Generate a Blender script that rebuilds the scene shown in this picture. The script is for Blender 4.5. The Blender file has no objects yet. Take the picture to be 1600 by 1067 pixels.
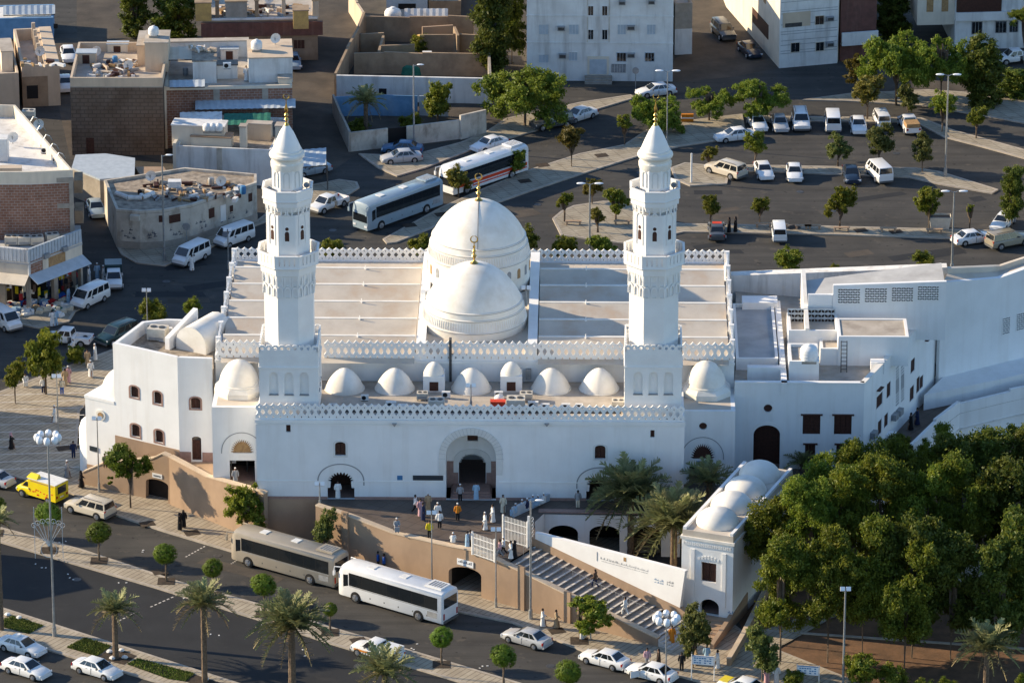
import bpy, math, random
import numpy as np
from mathutils import Vector, Matrix, noise
from mathutils.geometry import tessellate_polygon
R = math.radians
S = bpy.context.scene
rng = random.Random(7)

# ---------------------------------------------------------------- camera, sky, sun
FPX, TILT, CAMH, CAMY = 8400.0, R(21.4), 202.0, -515.0
cd = bpy.data.cameras.new('camera'); cam = bpy.data.objects.new('camera', cd)
S.collection.objects.link(cam); S.camera = cam
cd.sensor_width = 36.0; cd.lens = 36.0 * FPX / 1600.0
cd.clip_start = 1.0; cd.clip_end = 6000.0
cam.location = (0, CAMY, CAMH); cam.rotation_euler = (R(90) - TILT, 0, 0)

SUN_EL, SUN_AZ = R(21), R(-76)          # azimuth clockwise from +Y
sun_dir = Vector((math.sin(SUN_AZ) * math.cos(SUN_EL), math.cos(SUN_AZ) * math.cos(SUN_EL), math.sin(SUN_EL)))
W = bpy.data.worlds.new('World'); S.world = W; W.use_nodes = True
nt = W.node_tree; bg = nt.nodes['Background']
sky = nt.nodes.new('ShaderNodeTexSky'); sky.sky_type = 'NISHITA'; sky.sun_disc = False
sky.sun_elevation = SUN_EL; sky.sun_rotation = SUN_AZ % (2 * math.pi)
sky.altitude = 0; sky.air_density = 1.0; sky.dust_density = 0.2; sky.ozone_density = 3.4
nt.links.new(sky.outputs[0], bg.inputs[0]); bg.inputs[1].default_value = 0.14
ld = bpy.data.lights.new('sun', 'SUN'); ld.energy = 5.0; ld.angle = R(0.5); ld.color = (1.0, 0.82, 0.57)
sun = bpy.data.objects.new('sun', ld); S.collection.objects.link(sun)
sun.rotation_euler = sun_dir.to_track_quat('Z', 'Y').to_euler(); sun.location = (-200, 100, 150)
S.view_settings.view_transform = 'Standard'; S.view_settings.look = 'None'
S.view_settings.exposure = 0.76; S.view_settings.gamma = 1.0
try: S.view_settings.use_curve_mapping = False
except Exception: pass
S.render.engine = 'CYCLES'; S.cycles.max_bounces = 5; S.cycles.diffuse_bounces = 3
S.cycles.glossy_bounces = 2; S.cycles.transmission_bounces = 2; S.cycles.transparent_max_bounces = 4
S.cycles.use_denoising = True

# ---------------------------------------------------------------- measuring helpers
cT, sT = math.cos(TILT), math.sin(TILT)
def ray(px, py):
    u, v = px - 800.0, py - 533.5
    return Vector((u, FPX * cT - v * sT, -FPX * sT - v * cT))
def P(px, py, z=0.0):
    d = ray(px, py); t = (z - CAMH) / d.z
    return Vector((d.x * t, CAMY + d.y * t, z))
def ZAT(y, py):                      # height at world depth y that shows at picture row py
    v = py - 533.5; dy = y - CAMY
    return CAMH - dy * (FPX * sT + v * cT) / (FPX * cT - v * sT)
def PXM(px, py, z=0.0):              # picture units per metre there
    p = P(px, py, z); d = p - Vector((0, CAMY, CAMH))
    return FPX / (d.y * cT - d.z * sT)
class Frame:
    def __init__(s, o, yaw):
        s.o = Vector(o); s.yaw = yaw; s.c = math.cos(yaw); s.s = math.sin(yaw)
    def w(s, x, y, z=0.0): return Vector((s.o.x + x * s.c - y * s.s, s.o.y + x * s.s + y * s.c, s.o.z + z))
    def loc(s, p):
        d = Vector(p) - s.o
        return Vector((d.x * s.c + d.y * s.s, -d.x * s.s + d.y * s.c, d.z))
    def atz(s, px, py, z): return s.loc(P(px, py, z + s.o.z))
    def aty(s, px, py, y):           # hit the local plane y = const
        d = ray(px, py); a = Vector((0, CAMY, CAMH)) - s.o
        ay = -a.x * s.s + a.y * s.c; dy = -d.x * s.s + d.y * s.c
        t = (y - ay) / dy; p = Vector((0, CAMY, CAMH)) + d * t
        return s.loc(p)

# ---------------------------------------------------------------- mesh helpers
class MB:
    def __init__(s): s.v = []; s.f = []; s.m = []; s.mi = 0
    def add(s, vs, fs):
        b = len(s.v); s.v += [tuple(p) for p in vs]
        for f in fs: s.f.append([b + i for i in f]); s.m.append(s.mi)
        return s
    def box(s, x0, x1, y0, y1, z0, z1):
        return s.add([(x0,y0,z0),(x1,y0,z0),(x1,y1,z0),(x0,y1,z0),(x0,y0,z1),(x1,y0,z1),(x1,y1,z1),(x0,y1,z1)],
                     [(3,2,1,0),(4,5,6,7),(0,1,5,4),(1,2,6,5),(2,3,7,6),(3,0,4,7)])
    def prism(s, poly, z0, z1, top=True, bottom=False):
        a = sum(poly[i][0]*poly[(i+1)%len(poly)][1]-poly[(i+1)%len(poly)][0]*poly[i][1] for i in range(len(poly)))
        if a < 0: poly = poly[::-1]
        n = len(poly); zf = (lambda p: z1) if not callable(z1) else z1
        vs = [(p[0], p[1], z0) for p in poly] + [(p[0], p[1], zf(p)) for p in poly]
        fs = [(i, (i+1)%n, n+(i+1)%n, n+i) for i in range(n)]
        if top: fs.append(tuple(range(n, 2*n)))
        if bottom: fs.append(tuple(range(n-1, -1, -1)))
        return s.add(vs, fs)
    def plate(s, outer, holes, y0, y1):
        polys = [outer] + list(holes); pts = [p for q in polys for p in q]; n = len(pts)
        tr = tessellate_polygon([[Vector((p[0], p[1], 0)) for p in q] for q in polys])
        vs = [(p[0], y0, p[1]) for p in pts] + [(p[0], y1, p[1]) for p in pts]
        fs = []
        for t in tr:
            a, b, c = [pts[i] for i in t]
            cr = (b[0]-a[0])*(c[1]-a[1])-(b[1]-a[1])*(c[0]-a[0])
            t = t if cr > 0 else t[::-1]
            fs.append(tuple(t)); fs.append(tuple(n+i for i in t[::-1]))
        k = 0
        for qi, q in enumerate(polys):
            m = len(q)
            ar = sum(q[i][0]*q[(i+1)%m][1]-q[(i+1)%m][0]*q[i][1] for i in range(m))
            for i in range(m):
                a, b = k+i, k+(i+1)%m
                f = (b, a, n+a, n+b)
                if (ar > 0) != (qi == 0): f = f[::-1]
                fs.append(f)
            k += m
        return s.add(vs, fs)
    def wall(s, pts, t, z0, z1, closed=False):
        """Mitred wall of thickness t along a run of ground points (thickness to the left)."""
        n = len(pts); out = []
        for i in range(n):
            p = Vector(pts[i][:2])
            a = Vector(pts[i-1][:2]) if (i or closed) else None
            b = Vector(pts[(i+1) % n][:2]) if (i < n-1 or closed) else None
            d1 = (p-a).normalized() if a is not None else (b-p).normalized()
            d2 = (b-p).normalized() if b is not None else d1
            n1, n2 = Vector((-d1.y, d1.x)), Vector((-d2.y, d2.x)); m = n1+n2
            m = m / max(0.3, m.dot(n1)); out.append((p, p+m*t))
        zf = z1 if callable(z1) else (lambda i: z1)
        zb = z0 if callable(z0) else (lambda i: z0)
        for i in range(n if closed else n-1):
            j = (i+1) % n; (a, a2), (b, b2) = out[i], out[j]
            s.add([(a.x,a.y,zb(i)),(b.x,b.y,zb(j)),(b2.x,b2.y,zb(j)),(a2.x,a2.y,zb(i)),
                   (a.x,a.y,zf(i)),(b.x,b.y,zf(j)),(b2.x,b2.y,zf(j)),(a2.x,a2.y,zf(i))],
                  [(4,5,6,7),(0,1,5,4),(2,3,7,6)] + ([] if (i and not closed) or closed else [(3,0,4,7)])
                  + ([] if i < n-2 or closed else [(1,2,6,5)]))
        return s
    def tube(s, p0, p1, r0, r1=None, n=8, cap=True):
        p0, p1 = Vector(p0), Vector(p1); r1 = r0 if r1 is None else r1
        d = (p1-p0).normalized(); a = d.orthogonal().normalized(); b = d.cross(a)
        vs = [p0+(a*math.cos(2*math.pi*i/n)+b*math.sin(2*math.pi*i/n))*r0 for i in range(n)] + \
             [p1+(a*math.cos(2*math.pi*i/n)+b*math.sin(2*math.pi*i/n))*r1 for i in range(n)]
        fs = [(i, (i+1)%n, n+(i+1)%n, n+i) for i in range(n)]
        if cap: fs += [tuple(range(n-1,-1,-1)), tuple(range(n,2*n))]
        return s.add(vs, fs)
    def path(s, pts, rad, n=6):
        for i in range(len(pts)-1):
            r0 = rad if not isinstance(rad, (list, tuple)) else rad[i]; r1 = rad if not isinstance(rad, (list, tuple)) else rad[i+1]
            s.tube(pts[i], pts[i+1], r0, r1, n)
        return s
    def lathe(s, prof, n=24, c=(0,0,0), rot=0.0, flute=0.0, nf=0, sx=1.0, sy=1.0):
        vs = []; fs = []
        for r, z in prof:
            for i in range(n):
                a = rot+2*math.pi*i/n; rr = r*(1-flute*abs(math.sin(a*nf/2))) if nf else r
                vs.append((c[0]+rr*math.cos(a)*sx, c[1]+rr*math.sin(a)*sy, c[2]+z))
        for k in range(len(prof)-1):
            for i in range(n): fs.append((k*n+i, k*n+(i+1)%n, (k+1)*n+(i+1)%n, (k+1)*n+i))
        fs.append(tuple(range(n-1,-1,-1))); fs.append(tuple(range((len(prof)-1)*n, len(prof)*n)))
        return s.add(vs, fs)
    def loft(s, rings, cap=True):
        n = len(rings[0]); vs = [p for r in rings for p in r]; fs = []
        for k in range(len(rings)-1):
            for i in range(n): fs.append((k*n+i, k*n+(i+1)%n, (k+1)*n+(i+1)%n, (k+1)*n+i))
        if cap: fs += [tuple(range(n-1,-1,-1)), tuple(range((len(rings)-1)*n, len(rings)*n))]
        return s.add(vs, fs)
    def sphere(s, c, r, n=10, k=6, sz=1.0):
        pr = [(max(.001, r*math.sin(math.pi*i/k)), -r*sz*math.cos(math.pi*i/k)) for i in range(k+1)]
        return s.lathe(pr, n, c)
    def mesh(s, name, mats, smooth=None):
        me = bpy.data.meshes.new(name); me.from_pydata(s.v, [], s.f)
        for m in (mats if isinstance(mats, (list, tuple)) else [mats]): me.materials.append(m)
        if any(s.m): me.polygons.foreach_set('material_index', s.m)
        me.update()
        if smooth is not None:
            me.polygons.foreach_set('use_smooth', [True]*len(me.polygons)); me.set_sharp_from_angle(angle=R(smooth))
        return me
    def build(s, name, mats, parent=None, smooth=None, loc=(0,0,0), rz=0.0):
        return inst(name, s.mesh(name, mats, smooth), parent, loc, rz)
def inst(name, me, parent=None, loc=(0,0,0), rz=0.0, sc=None, rot=None):
    o = bpy.data.objects.new(name, me); S.collection.objects.link(o)
    o.location = loc; o.rotation_euler = rot if rot else (0, 0, rz)
    if sc is not None: o.scale = sc if isinstance(sc, (tuple, list)) else (sc, sc, sc)
    if parent: o.parent = parent
    return o
def tag(o, label=None, cat=None, group=None, kind=None):
    if label: o['label'] = label
    if cat: o['category'] = cat
    if group: o['group'] = group
    if kind: o['kind'] = kind
    return o
def thing(name, label, cat, loc=(0,0,0), rz=0.0, group=None):
    o = bpy.data.objects.new(name, None); S.collection.objects.link(o)
    o.location = loc; o.rotation_euler = (0, 0, rz); o.empty_display_size = .5
    return tag(o, label, cat, group)
def copy_tree(o, parent=None):
    c = o.copy(); S.collection.objects.link(c); c.parent = parent
    for ch in KIDS.get(o.name, []): copy_tree_child(ch, c)
    return c
def copy_tree_child(o, parent):
    c = o.copy(); S.collection.objects.link(c); c.parent = parent
    for ch in KIDS.get(o.name, []): copy_tree_child(ch, c)
KIDS = {}
def register(o):                     # remember a prototype's children (obj.children is slow in a big scene)
    for ob in o.children_recursive: KIDS.setdefault(ob.parent.name, []).append(ob)
    return o
def setmat(o, m, idx=0):
    o.material_slots[idx].link = 'OBJECT'; o.material_slots[idx].material = m

# ---------------------------------------------------------------- materials
MATS = {}
def mat(name, col, col2=None, scale=1.5, rough=0.8, bump=0.0, bscale=12.0, metal=0.0, detail=5.0, lo=.35, hi=.65, spec=0.3,
        stain=None, stain_amt=0.5, stain_scale=(0.6,0.6,0.15), coat=0.0, obj=False, extra=None):
    m = bpy.data.materials.new(name); m.use_nodes = True; n = m.node_tree; b = n.nodes['Principled BSDF']; L = n.links
    b.inputs['Roughness'].default_value = rough; b.inputs['Metallic'].default_value = metal
    b.inputs['Specular IOR Level'].default_value = spec
    if coat: b.inputs['Coat Weight'].default_value = coat; b.inputs['Coat Roughness'].default_value = .08
    geo = n.nodes.new('ShaderNodeNewGeometry'); pos = geo.outputs['Position']
    if obj: pos = n.nodes.new('ShaderNodeTexCoord').outputs['Object']
    c = None
    def noi(sc, det=detail, vec=None):
        t = n.nodes.new('ShaderNodeTexNoise'); t.inputs['Scale'].default_value = sc; t.inputs['Detail'].default_value = det
        t.inputs['Roughness'].default_value = .6
        L.new(vec if vec is not None else pos, t.inputs['Vector']); return t.outputs['Fac']
    def ramp(f, a, b_, c0, c1):
        r = n.nodes.new('ShaderNodeValToRGB'); r.color_ramp.elements[0].position = a; r.color_ramp.elements[1].position = b_
        r.color_ramp.elements[0].color = (*c0, 1); r.color_ramp.elements[1].color = (*c1, 1); L.new(f, r.inputs[0]); return r.outputs[0]
    def mix(f, a, b_, mode='MIX'):
        x = n.nodes.new('ShaderNodeMix'); x.data_type = 'RGBA'; x.blend_type = mode
        if isinstance(f, float): x.inputs[0].default_value = f
        else: L.new(f, x.inputs[0])
        for i, q in ((6, a), (7, b_)):
            if isinstance(q, tuple): x.inputs[i].default_value = (*q, 1)
            else: L.new(q, x.inputs[i])
        return x.outputs[2]
    if col2 is not None: c = ramp(noi(scale), lo, hi, col, col2)
    if stain is not None:
        mp = n.nodes.new('ShaderNodeMapping'); mp.inputs['Scale'].default_value = stain_scale; L.new(pos, mp.inputs['Vector'])
        f = ramp(noi(1.0, 6.0, mp.outputs[0]), .5, .72, (0,0,0), (stain_amt,)*3)
        c = mix(f, c if c is not None else col, stain)
    if extra: c = extra(n, L, pos, c if c is not None else col, noi, ramp, mix, b)
    if c is not None: L.new(c, b.inputs['Base Color']) if not isinstance(c, tuple) else None
    if c is None or isinstance(c, tuple): b.inputs['Base Color'].default_value = (*(c or col), 1)
    if bump:
        bp = n.nodes.new('ShaderNodeBump'); bp.inputs['Strength'].default_value = bump; bp.inputs['Distance'].default_value = .05
        L.new(noi(bscale, 4.0), bp.inputs['Height']); L.new(bp.outputs[0], b.inputs['Normal'])
    MATS[name] = m; return m
def brick_extra(ang, bw, bh, mortar, msize, c1, c2, amt=1.0, vertical=False):
    def fn(n, L, pos, c, noi, ramp, mix, b):
        mp = n.nodes.new('ShaderNodeMapping'); mp.inputs['Rotation'].default_value = (R(90) if vertical else 0, 0, 0 if vertical else -ang)
        L.new(pos, mp.inputs['Vector'])
        t = n.nodes.new('ShaderNodeTexBrick'); t.inputs['Scale'].default_value = 1.0
        t.inputs['Brick Width'].default_value = bw; t.inputs['Row Height'].default_value = bh; t.inputs['Mortar Size'].default_value = msize
        t.inputs['Mortar Smooth'].default_value = .1; t.offset = .5 if vertical else 0.0
        t.inputs['Color1'].default_value = (*c1,1); t.inputs['Color2'].default_value = (*c2,1); t.inputs['Mortar'].default_value = (*mortar,1)
        L.new(mp.outputs[0], t.inputs['Vector'])
        return mix(amt, t.outputs['Color'], c, 'MULTIPLY')
    return fn
def asph(n, L, pos, c, noi, ramp, mix, b):
    mp = n.nodes.new('ShaderNodeMapping'); mp.inputs['Rotation'].default_value = (0,0,R(35)); mp.inputs['Scale'].default_value = (.05,.8,1); L.new(pos, mp.inputs['Vector'])
    c = mix(ramp(noi(1.0, 3.0, mp.outputs[0]), .42, .66, (0,0,0), (.45,)*3), c, (.020,.019,.018))          # tyre-dark streaks
    c = mix(ramp(noi(.55, 6.0), .6, .68, (0,0,0), (.5,)*3), c, (.115,.098,.076))                              # dusty patches
    c = mix(ramp(noi(1.3, 2.0), .66, .70, (0,0,0), (.7,)*3), c, (.014,.013,.013))                           # oil spots
    return c
WHITE = (.80,.78,.73)
mat('plaster', (.83,.825,.81), (.77,.765,.75), .35, .85, .12, 9.0, stain=(.55,.50,.43), stain_amt=.20, stain_scale=(1.3,1.3,.10))
mat('plaster_clean', (.84,.83,.80), (.78,.76,.73), .5, .8, .08, 8.0)
mat('plaster_dome', (.82,.785,.72), (.73,.69,.61), .6, .75, .10, 6.0, stain=(.52,.44,.34), stain_amt=.38, stain_scale=(.5,.5,.5))
mat('plaster_roof', (.60,.53,.44), (.49,.43,.355), .35, .9, .2, 5.0, stain=(.55,.36,.22), stain_amt=.45, stain_scale=(.35,.35,.35))
mat('plaster_grooved', (.70,.69,.66), (.63,.62,.59), .8, .85, .25, 14.0)
mat('line_grey', (.30,.30,.30), rough=.8)
mat('roof_screed', (.50,.44,.37), (.38,.33,.27), .6, .95, .3, 3.0, stain=(.20,.16,.13), stain_amt=.6, stain_scale=(.4,.4,.4))
mat('roof_grey', (.46,.46,.45), (.36,.36,.36), .4, .95, .2, 3.0, stain=(.22,.21,.20), stain_amt=.5, stain_scale=(.3,.3,.3))
mat('rubble_roof', (.42,.35,.27), (.22,.18,.14), 1.6, .95, .8, 2.5, stain=(.08,.07,.06), stain_amt=.8, stain_scale=(.9,.9,.9))
mat('terracotta_render', (.41,.285,.19), (.34,.235,.155), .3, .9, .15, 8.0, stain=(.22,.155,.11), stain_amt=.55, stain_scale=(.3,.3,.12))
mat('terrace_stone', (.14,.11,.09), (.11,.088,.074), .5, .6, 0, extra=brick_extra(R(-35), 1.2, 1.2, (.55,)*3, .035, (1,1,1), (.88,.86,.85)))
mat('pink_granite', (.36,.23,.19), (.28,.18,.15), 3.0, .5)
mat('step_dark', (.26,.225,.195), (.19,.165,.145), 4.0, .7, .2, 20.0)
mat('step_nosing', (.62,.58,.52), (.48,.44,.40), 3.0, .7)
mat('asphalt', (.070,.065,.058), (.046,.044,.041), .18, .92, .35, 9.0, extra=asph)
mat('asphalt_dark', (.026,.027,.029), (.019,.020,.022), .3, .88, .3, 9.0, extra=lambda n,L,pos,c,noi,ramp,mix,b: mix(ramp(noi(.4,5.0),.6,.75,(0,0,0),(.5,)*3), c, (.05,.046,.042)))
mat('dirt', (.10,.082,.064), (.055,.047,.039), .3, .98, .6, 3.0, stain=(.07,.055,.045), stain_amt=.5, stain_scale=(.5,.5,.5))
mat('red_soil', (.20,.11,.06), (.11,.065,.038), .5, .98, .6, 3.0, stain=(.06,.045,.03), stain_amt=.6, stain_scale=(.6,.6,.6))
mat('dark_soil', (.07,.05,.035), (.035,.027,.02), 2.0, .98, .8, 6.0)
mat('paving', (1,1,1), (.78,.76,.74), .5, .9, .15, 6.0, stain=(.45,.40,.36), stain_amt=.45, stain_scale=(.6,.6,.6),
    extra=brick_extra(R(55), 2.6, .55, (.25,.21,.16), .05, (.45,.39,.295), (.40,.34,.255)))
mat('paving_grey', (1,1,1), (.80,.78,.76), .4, .9, .15, 6.0, stain=(.40,.36,.33), stain_amt=.5, stain_scale=(.6,.6,.6),
    extra=brick_extra(R(24), 1.5, .6, (.22,.19,.145), .04, (.41,.36,.275), (.36,.315,.24)))
mat('kerb', (.44,.38,.31), (.32,.28,.23), 1.0, .9)
mat('white_line', (.62,.58,.52), (.40,.36,.32), 2.5, .85)
mat('grass', (.15,.18,.035), (.08,.10,.022), 1.5, .9)
mat('trunk', (.16,.12,.085), (.09,.065,.045), 4.0, .95, .6, 10.0)
mat('trunk_pale', (.42,.38,.32), (.26,.23,.19), 3.0, .95, .3, 10.0)
mat('palm_trunk', (.20,.14,.09), (.09,.065,.045), 6.0, .95, .8, 8.0)
mat('gold', (.62,.40,.12), (.40,.25,.07), 3.0, .3, metal=1.0)
mat('steel', (.42,.43,.43), (.30,.31,.31), 4.0, .45, metal=.6)
mat('steel_dark', (.10,.10,.10), (.06,.06,.06), 4.0, .5, metal=.4)
mat('lamp_white', (.80,.82,.84), rough=.35, spec=.5)
mat('white_metal', (.78,.77,.74), (.66,.65,.62), 3.0, .5)
mat('grey_metal', (.34,.35,.36), (.24,.25,.26), 2.0, .55, metal=.3)
mat('beige_metal', (.62,.57,.48), (.50,.45,.37), 2.0, .6)
mat('red_metal', (.65,.06,.02), rough=.5)
mat('black', (.012,.012,.013), rough=.6)
mat('rubber', (.018,.018,.018), rough=.85)
mat('glass_dark', (.012,.015,.018), rough=.06, spec=.8)
mat('glass_blue', (.020,.035,.045), rough=.08, spec=.8)
mat('interior', (.030,.022,.018), (.018,.014,.012), 1.0, .9)  # near-black, the shade inside openings is put into this colour
mat('wood_brown', (.075,.028,.018), (.045,.018,.012), 5.0, .6, .3, 20.0)
mat('wood_tan', (.42,.26,.12), (.28,.17,.08), 4.0, .8)
mat('ochre_panel', (.55,.36,.12), (.42,.27,.10), 2.0, .7)
mat('sheet_blue', (.46,.51,.55), (.38,.43,.47), 1.5, .6)
mat('blue_wall', (.16,.32,.52), (.11,.24,.40), 1.0, .8, stain=(.4,.4,.38), stain_amt=.3)
mat('green_net', (.03,.17,.12), (.02,.12,.08), 2.0, .8)
mat('sign_white', (.75,.76,.76), rough=.6)
mat('sign_blue', (.05,.18,.36), rough=.5)
mat('sign_dark', (.03,.04,.05), rough=.4)
mat('ink', (.05,.06,.09), rough=.7)
mat('brick', (.75,.7,.68), (1,1,1), .8, .9, .3, 8.0, stain=(.5,.45,.42), stain_amt=.4, extra=brick_extra(0, .6, .3, (.34,.28,.24), .035, (.30,.15,.10), (.25,.125,.085), vertical=True))
mat('block_brown', (.8,.75,.7), (1,1,1), .5, .95, .5, 5.0, stain=(.5,.42,.36), stain_amt=.6, stain_scale=(.4,.4,.25),
    extra=brick_extra(0, .9, .45, (.105,.08,.062), .05, (.175,.13,.10), (.15,.112,.085), vertical=True))
mat('adobe', (.36,.26,.17), (.26,.185,.12), .7, .95, .3, 5.0, stain=(.14,.10,.075), stain_amt=.5, stain_scale=(.5,.5,.2))
mat('beige_wall', (.60,.48,.35), (.52,.41,.30), .5, .9, .15, 5.0, stain=(.33,.26,.20), stain_amt=.45, stain_scale=(.8,.8,.12))
mat('cream_wall', (.70,.62,.50), (.62,.55,.44), .5, .9, .15, 5.0, stain=(.40,.34,.28), stain_amt=.45, stain_scale=(.8,.8,.12))
mat('old_white', (.74,.73,.70), (.63,.61,.58), .5, .9, .2, 5.0, stain=(.28,.25,.22), stain_amt=.55, stain_scale=(1.0,1.0,.12))
mat('grimy_white', (.58,.53,.45), (.46,.41,.34), .7, .95, .3, 5.0, stain=(.17,.13,.10), stain_amt=.75, stain_scale=(.8,.8,.4))
mat('maroon_panel', (.16,.07,.055), (.11,.05,.04), 1.5, .7, stain=(.22,.13,.10), stain_amt=.5, stain_scale=(2.0,2.0,.1))
mat('concrete', (.36,.32,.27), (.27,.24,.20), 1.2, .95, .3, 6.0)
mat('skin', (.20,.11,.07), rough=.6)
mat('hair', (.015,.012,.010), rough=.8)
CL = {}
for nm, c in dict(white=(.78,.78,.76), cream=(.66,.60,.47), grey=(.30,.31,.33), black=(.012,.012,.014), pink=(.55,.33,.36), pale_blue=(.33,.50,.66), blue=(.03,.12,.42),
                  navy=(.02,.03,.08), orange=(.62,.22,.02), yellow=(.70,.55,.02), red=(.42,.03,.03), tan=(.42,.31,.19), brown=(.10,.06,.04), olive=(.22,.23,.14)).items():
    CL[nm] = mat('cloth_'+nm, c, tuple(x*.8 for x in c), 6.0, .9)
PAINT = {}
for nm, c in dict(white=(.78,.78,.77), silver=(.42,.43,.44), beige=(.56,.50,.40), tan=(.38,.33,.26), navy=(.012,.025,.05), green=(.012,.038,.045), blue=(.04,.12,.24), steel_blue=(.28,.36,.42),
                  black=(.02,.022,.024), yellow=(.80,.62,.01), gold=(.30,.26,.19), dark_grey=(.07,.075,.08)).items():
    PAINT[nm] = mat('paint_'+nm, c, tuple(x*.92 for x in c), .8, .35, coat=.5, spec=.4)
mat('head_lamp', (.70,.72,.74), rough=.1, spec=.8); mat('tail_lamp', (.35,.02,.015), rough=.2, spec=.6)
mat('rim', (.50,.50,.51), rough=.35, metal=.8); mat('bumper', (.10,.10,.10), rough=.7)
def leaf_mat(name, c1, c2, tr=.35):
    m = bpy.data.materials.new(name); m.use_nodes = True; n = m.node_tree; L = n.links; b = n.nodes['Principled BSDF']; out = n.nodes['Material Output']
    g = n.nodes.new('ShaderNodeNewGeometry'); oi = n.nodes.new('ShaderNodeObjectInfo')
    t = n.nodes.new('ShaderNodeTexNoise'); t.inputs['Scale'].default_value = 1.1; t.inputs['Detail'].default_value = 3; L.new(g.outputs['Position'], t.inputs['Vector'])
    r = n.nodes.new('ShaderNodeValToRGB'); r.color_ramp.elements[0].position = .33; r.color_ramp.elements[1].position = .67
    r.color_ramp.elements[0].color = (*c1, 1); r.color_ramp.elements[1].color = (*c2, 1); L.new(t.outputs['Fac'], r.inputs[0])
    h = n.nodes.new('ShaderNodeHueSaturation'); L.new(r.outputs[0], h.inputs['Color'])
    mr = n.nodes.new('ShaderNodeMapRange'); mr.inputs['To Min'].default_value = .75; mr.inputs['To Max'].default_value = 1.25
    L.new(oi.outputs['Random'], mr.inputs[0]); L.new(mr.outputs[0], h.inputs['Value'])
    mr2 = n.nodes.new('ShaderNodeMapRange'); mr2.inputs['To Min'].default_value = .485; mr2.inputs['To Max'].default_value = .515
    L.new(oi.outputs['Random'], mr2.inputs[0]); L.new(mr2.outputs[0], h.inputs['Hue'])
    L.new(h.outputs[0], b.inputs['Base Color']); b.inputs['Roughness'].default_value = .55; b.inputs['Specular IOR Level'].default_value = .25
    tl = n.nodes.new('ShaderNodeBsdfTranslucent'); L.new(h.outputs[0], tl.inputs['Color'])
    mx = n.nodes.new('ShaderNodeMixShader'); mx.inputs[0].default_value = tr+.05
    L.new(b.outputs[0], mx.inputs[1]); L.new(tl.outputs[0], mx.inputs[2]); L.new(mx.outputs[0], out.inputs[0])
    MATS[name] = m; return m
leaf_mat('leaf_bright', (.10,.17,.015), (.19,.26,.03))
leaf_mat('leaf_mid', (.095,.135,.014), (.23,.235,.028))
leaf_mat('leaf_grove', (.074,.115,.013), (.215,.235,.026), .35)
leaf_mat('leaf_dark', (.07,.105,.016), (.15,.17,.026))
leaf_mat('leaf_acacia', (.12,.18,.02), (.22,.27,.035))
leaf_mat('leaf_olive', (.10,.12,.03), (.17,.18,.05))
leaf_mat('leaf_autumn', (.12,.11,.02), (.20,.17,.03))
leaf_mat('palm_leaf', (.16,.18,.07), (.34,.33,.15), .2)
leaf_mat('palm_dry', (.20,.15,.08), (.30,.23,.12), .1)
G = MATS
# ================================================================= SETTING: ground, roads, pavements
def pp(l, z=0.0): return [tuple(P(a, b, z)[:2]) for a, b in l]
def ccw(q):
    a = sum(q[i][0]*q[(i+1)%len(q)][1]-q[(i+1)%len(q)][0]*q[i][1] for i in range(len(q)))
    return q if a > 0 else q[::-1]
def sheet(name, q, z, m):
    tr = tessellate_polygon([[Vector((p[0], p[1], 0)) for p in q]])
    b = MB(); b.add([(p[0], p[1], z) for p in q], [t if ((q[t[1]][0]-q[t[0]][0])*(q[t[2]][1]-q[t[0]][1])-(q[t[1]][1]-q[t[0]][1])*(q[t[2]][0]-q[t[0]][0])) > 0 else t[::-1] for t in tr])
    return tag(b.build(name, m), kind='structure')
def slab(name, pix, h=.14, m='paving', z0=-.05, kerb=True):
    q = ccw(pp(pix, h)); tr = tessellate_polygon([[Vector((p[0], p[1], 0)) for p in q]])
    b = MB(); b.add([(p[0], p[1], h) for p in q], [t if ((q[t[1]][0]-q[t[0]][0])*(q[t[2]][1]-q[t[0]][1])-(q[t[1]][1]-q[t[0]][1])*(q[t[2]][0]-q[t[0]][0])) > 0 else t[::-1] for t in tr])
    o = tag(b.build(name, G[m]), kind='structure')
    if kerb: MB().wall(q, .28, z0, h+.012, True).build('kerb', G['kerb'], o)
    return o
MB().add([(-3000,-900,0),(3000,-900,0),(3000,4500,0),(-3000,4500,0)], [(0,1,2,3)])
gb = MB(); gb.add([(-1500,-700,0),(1500,-700,0),(1500,2500,0),(-1500,2500,0)], [(0,1,2,3)]); tag(gb.build('ground', G['asphalt']), kind='structure')
sheet('main_carriageway', pp([(-260,765),(0,846),(91,873),(242,917),(400,966),(521,1006),(677,1052),(900,1120),(700,1175),(455,1092),(323,1050),(160,998),(0,947),(-260,868)]), .004, G['asphalt_dark'])
# dirt lots between the houses
for nm, q in [('dirt_lot', [(0,60),(120,60),(120,0),(200,-30),(560,-30),(560,240),(470,300),(205,240),(110,250),(90,160)]),
              ('dirt_lot', [(560,-30),(830,-30),(830,150),(760,215),(545,240),(515,150)]),
              ('dirt_lot', [(1050,-30),(1230,-30),(1225,105),(1150,120),(1000,135),(830,140),(1000,118),(1080,80)]),
              ('dirt_lot', [(1330,100),(1460,100),(1600,110),(1700,60),(1700,200),(1480,175),(1340,150)])]:
    DZ = globals().get('DZ', .006)+.004; sheet(nm, pp(q), DZ, G['dirt'])
sheet('park_soil', pp([(1150,830),(1260,700),(1350,650),(1760,560),(1800,1000),(1700,1110),(1215,1110),(1150,960)]), .008, G['red_soil'])
for q in ([(1170,985),(1600,1015),(1700,1030),(1700,1044),(1600,1029),(1180,997)],):
    MB().wall(pp(q[:3]), .3, 0, .12).build('garden_edging', G['kerb']); tag(bpy.data.objects['garden_edging'], kind='structure')
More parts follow.
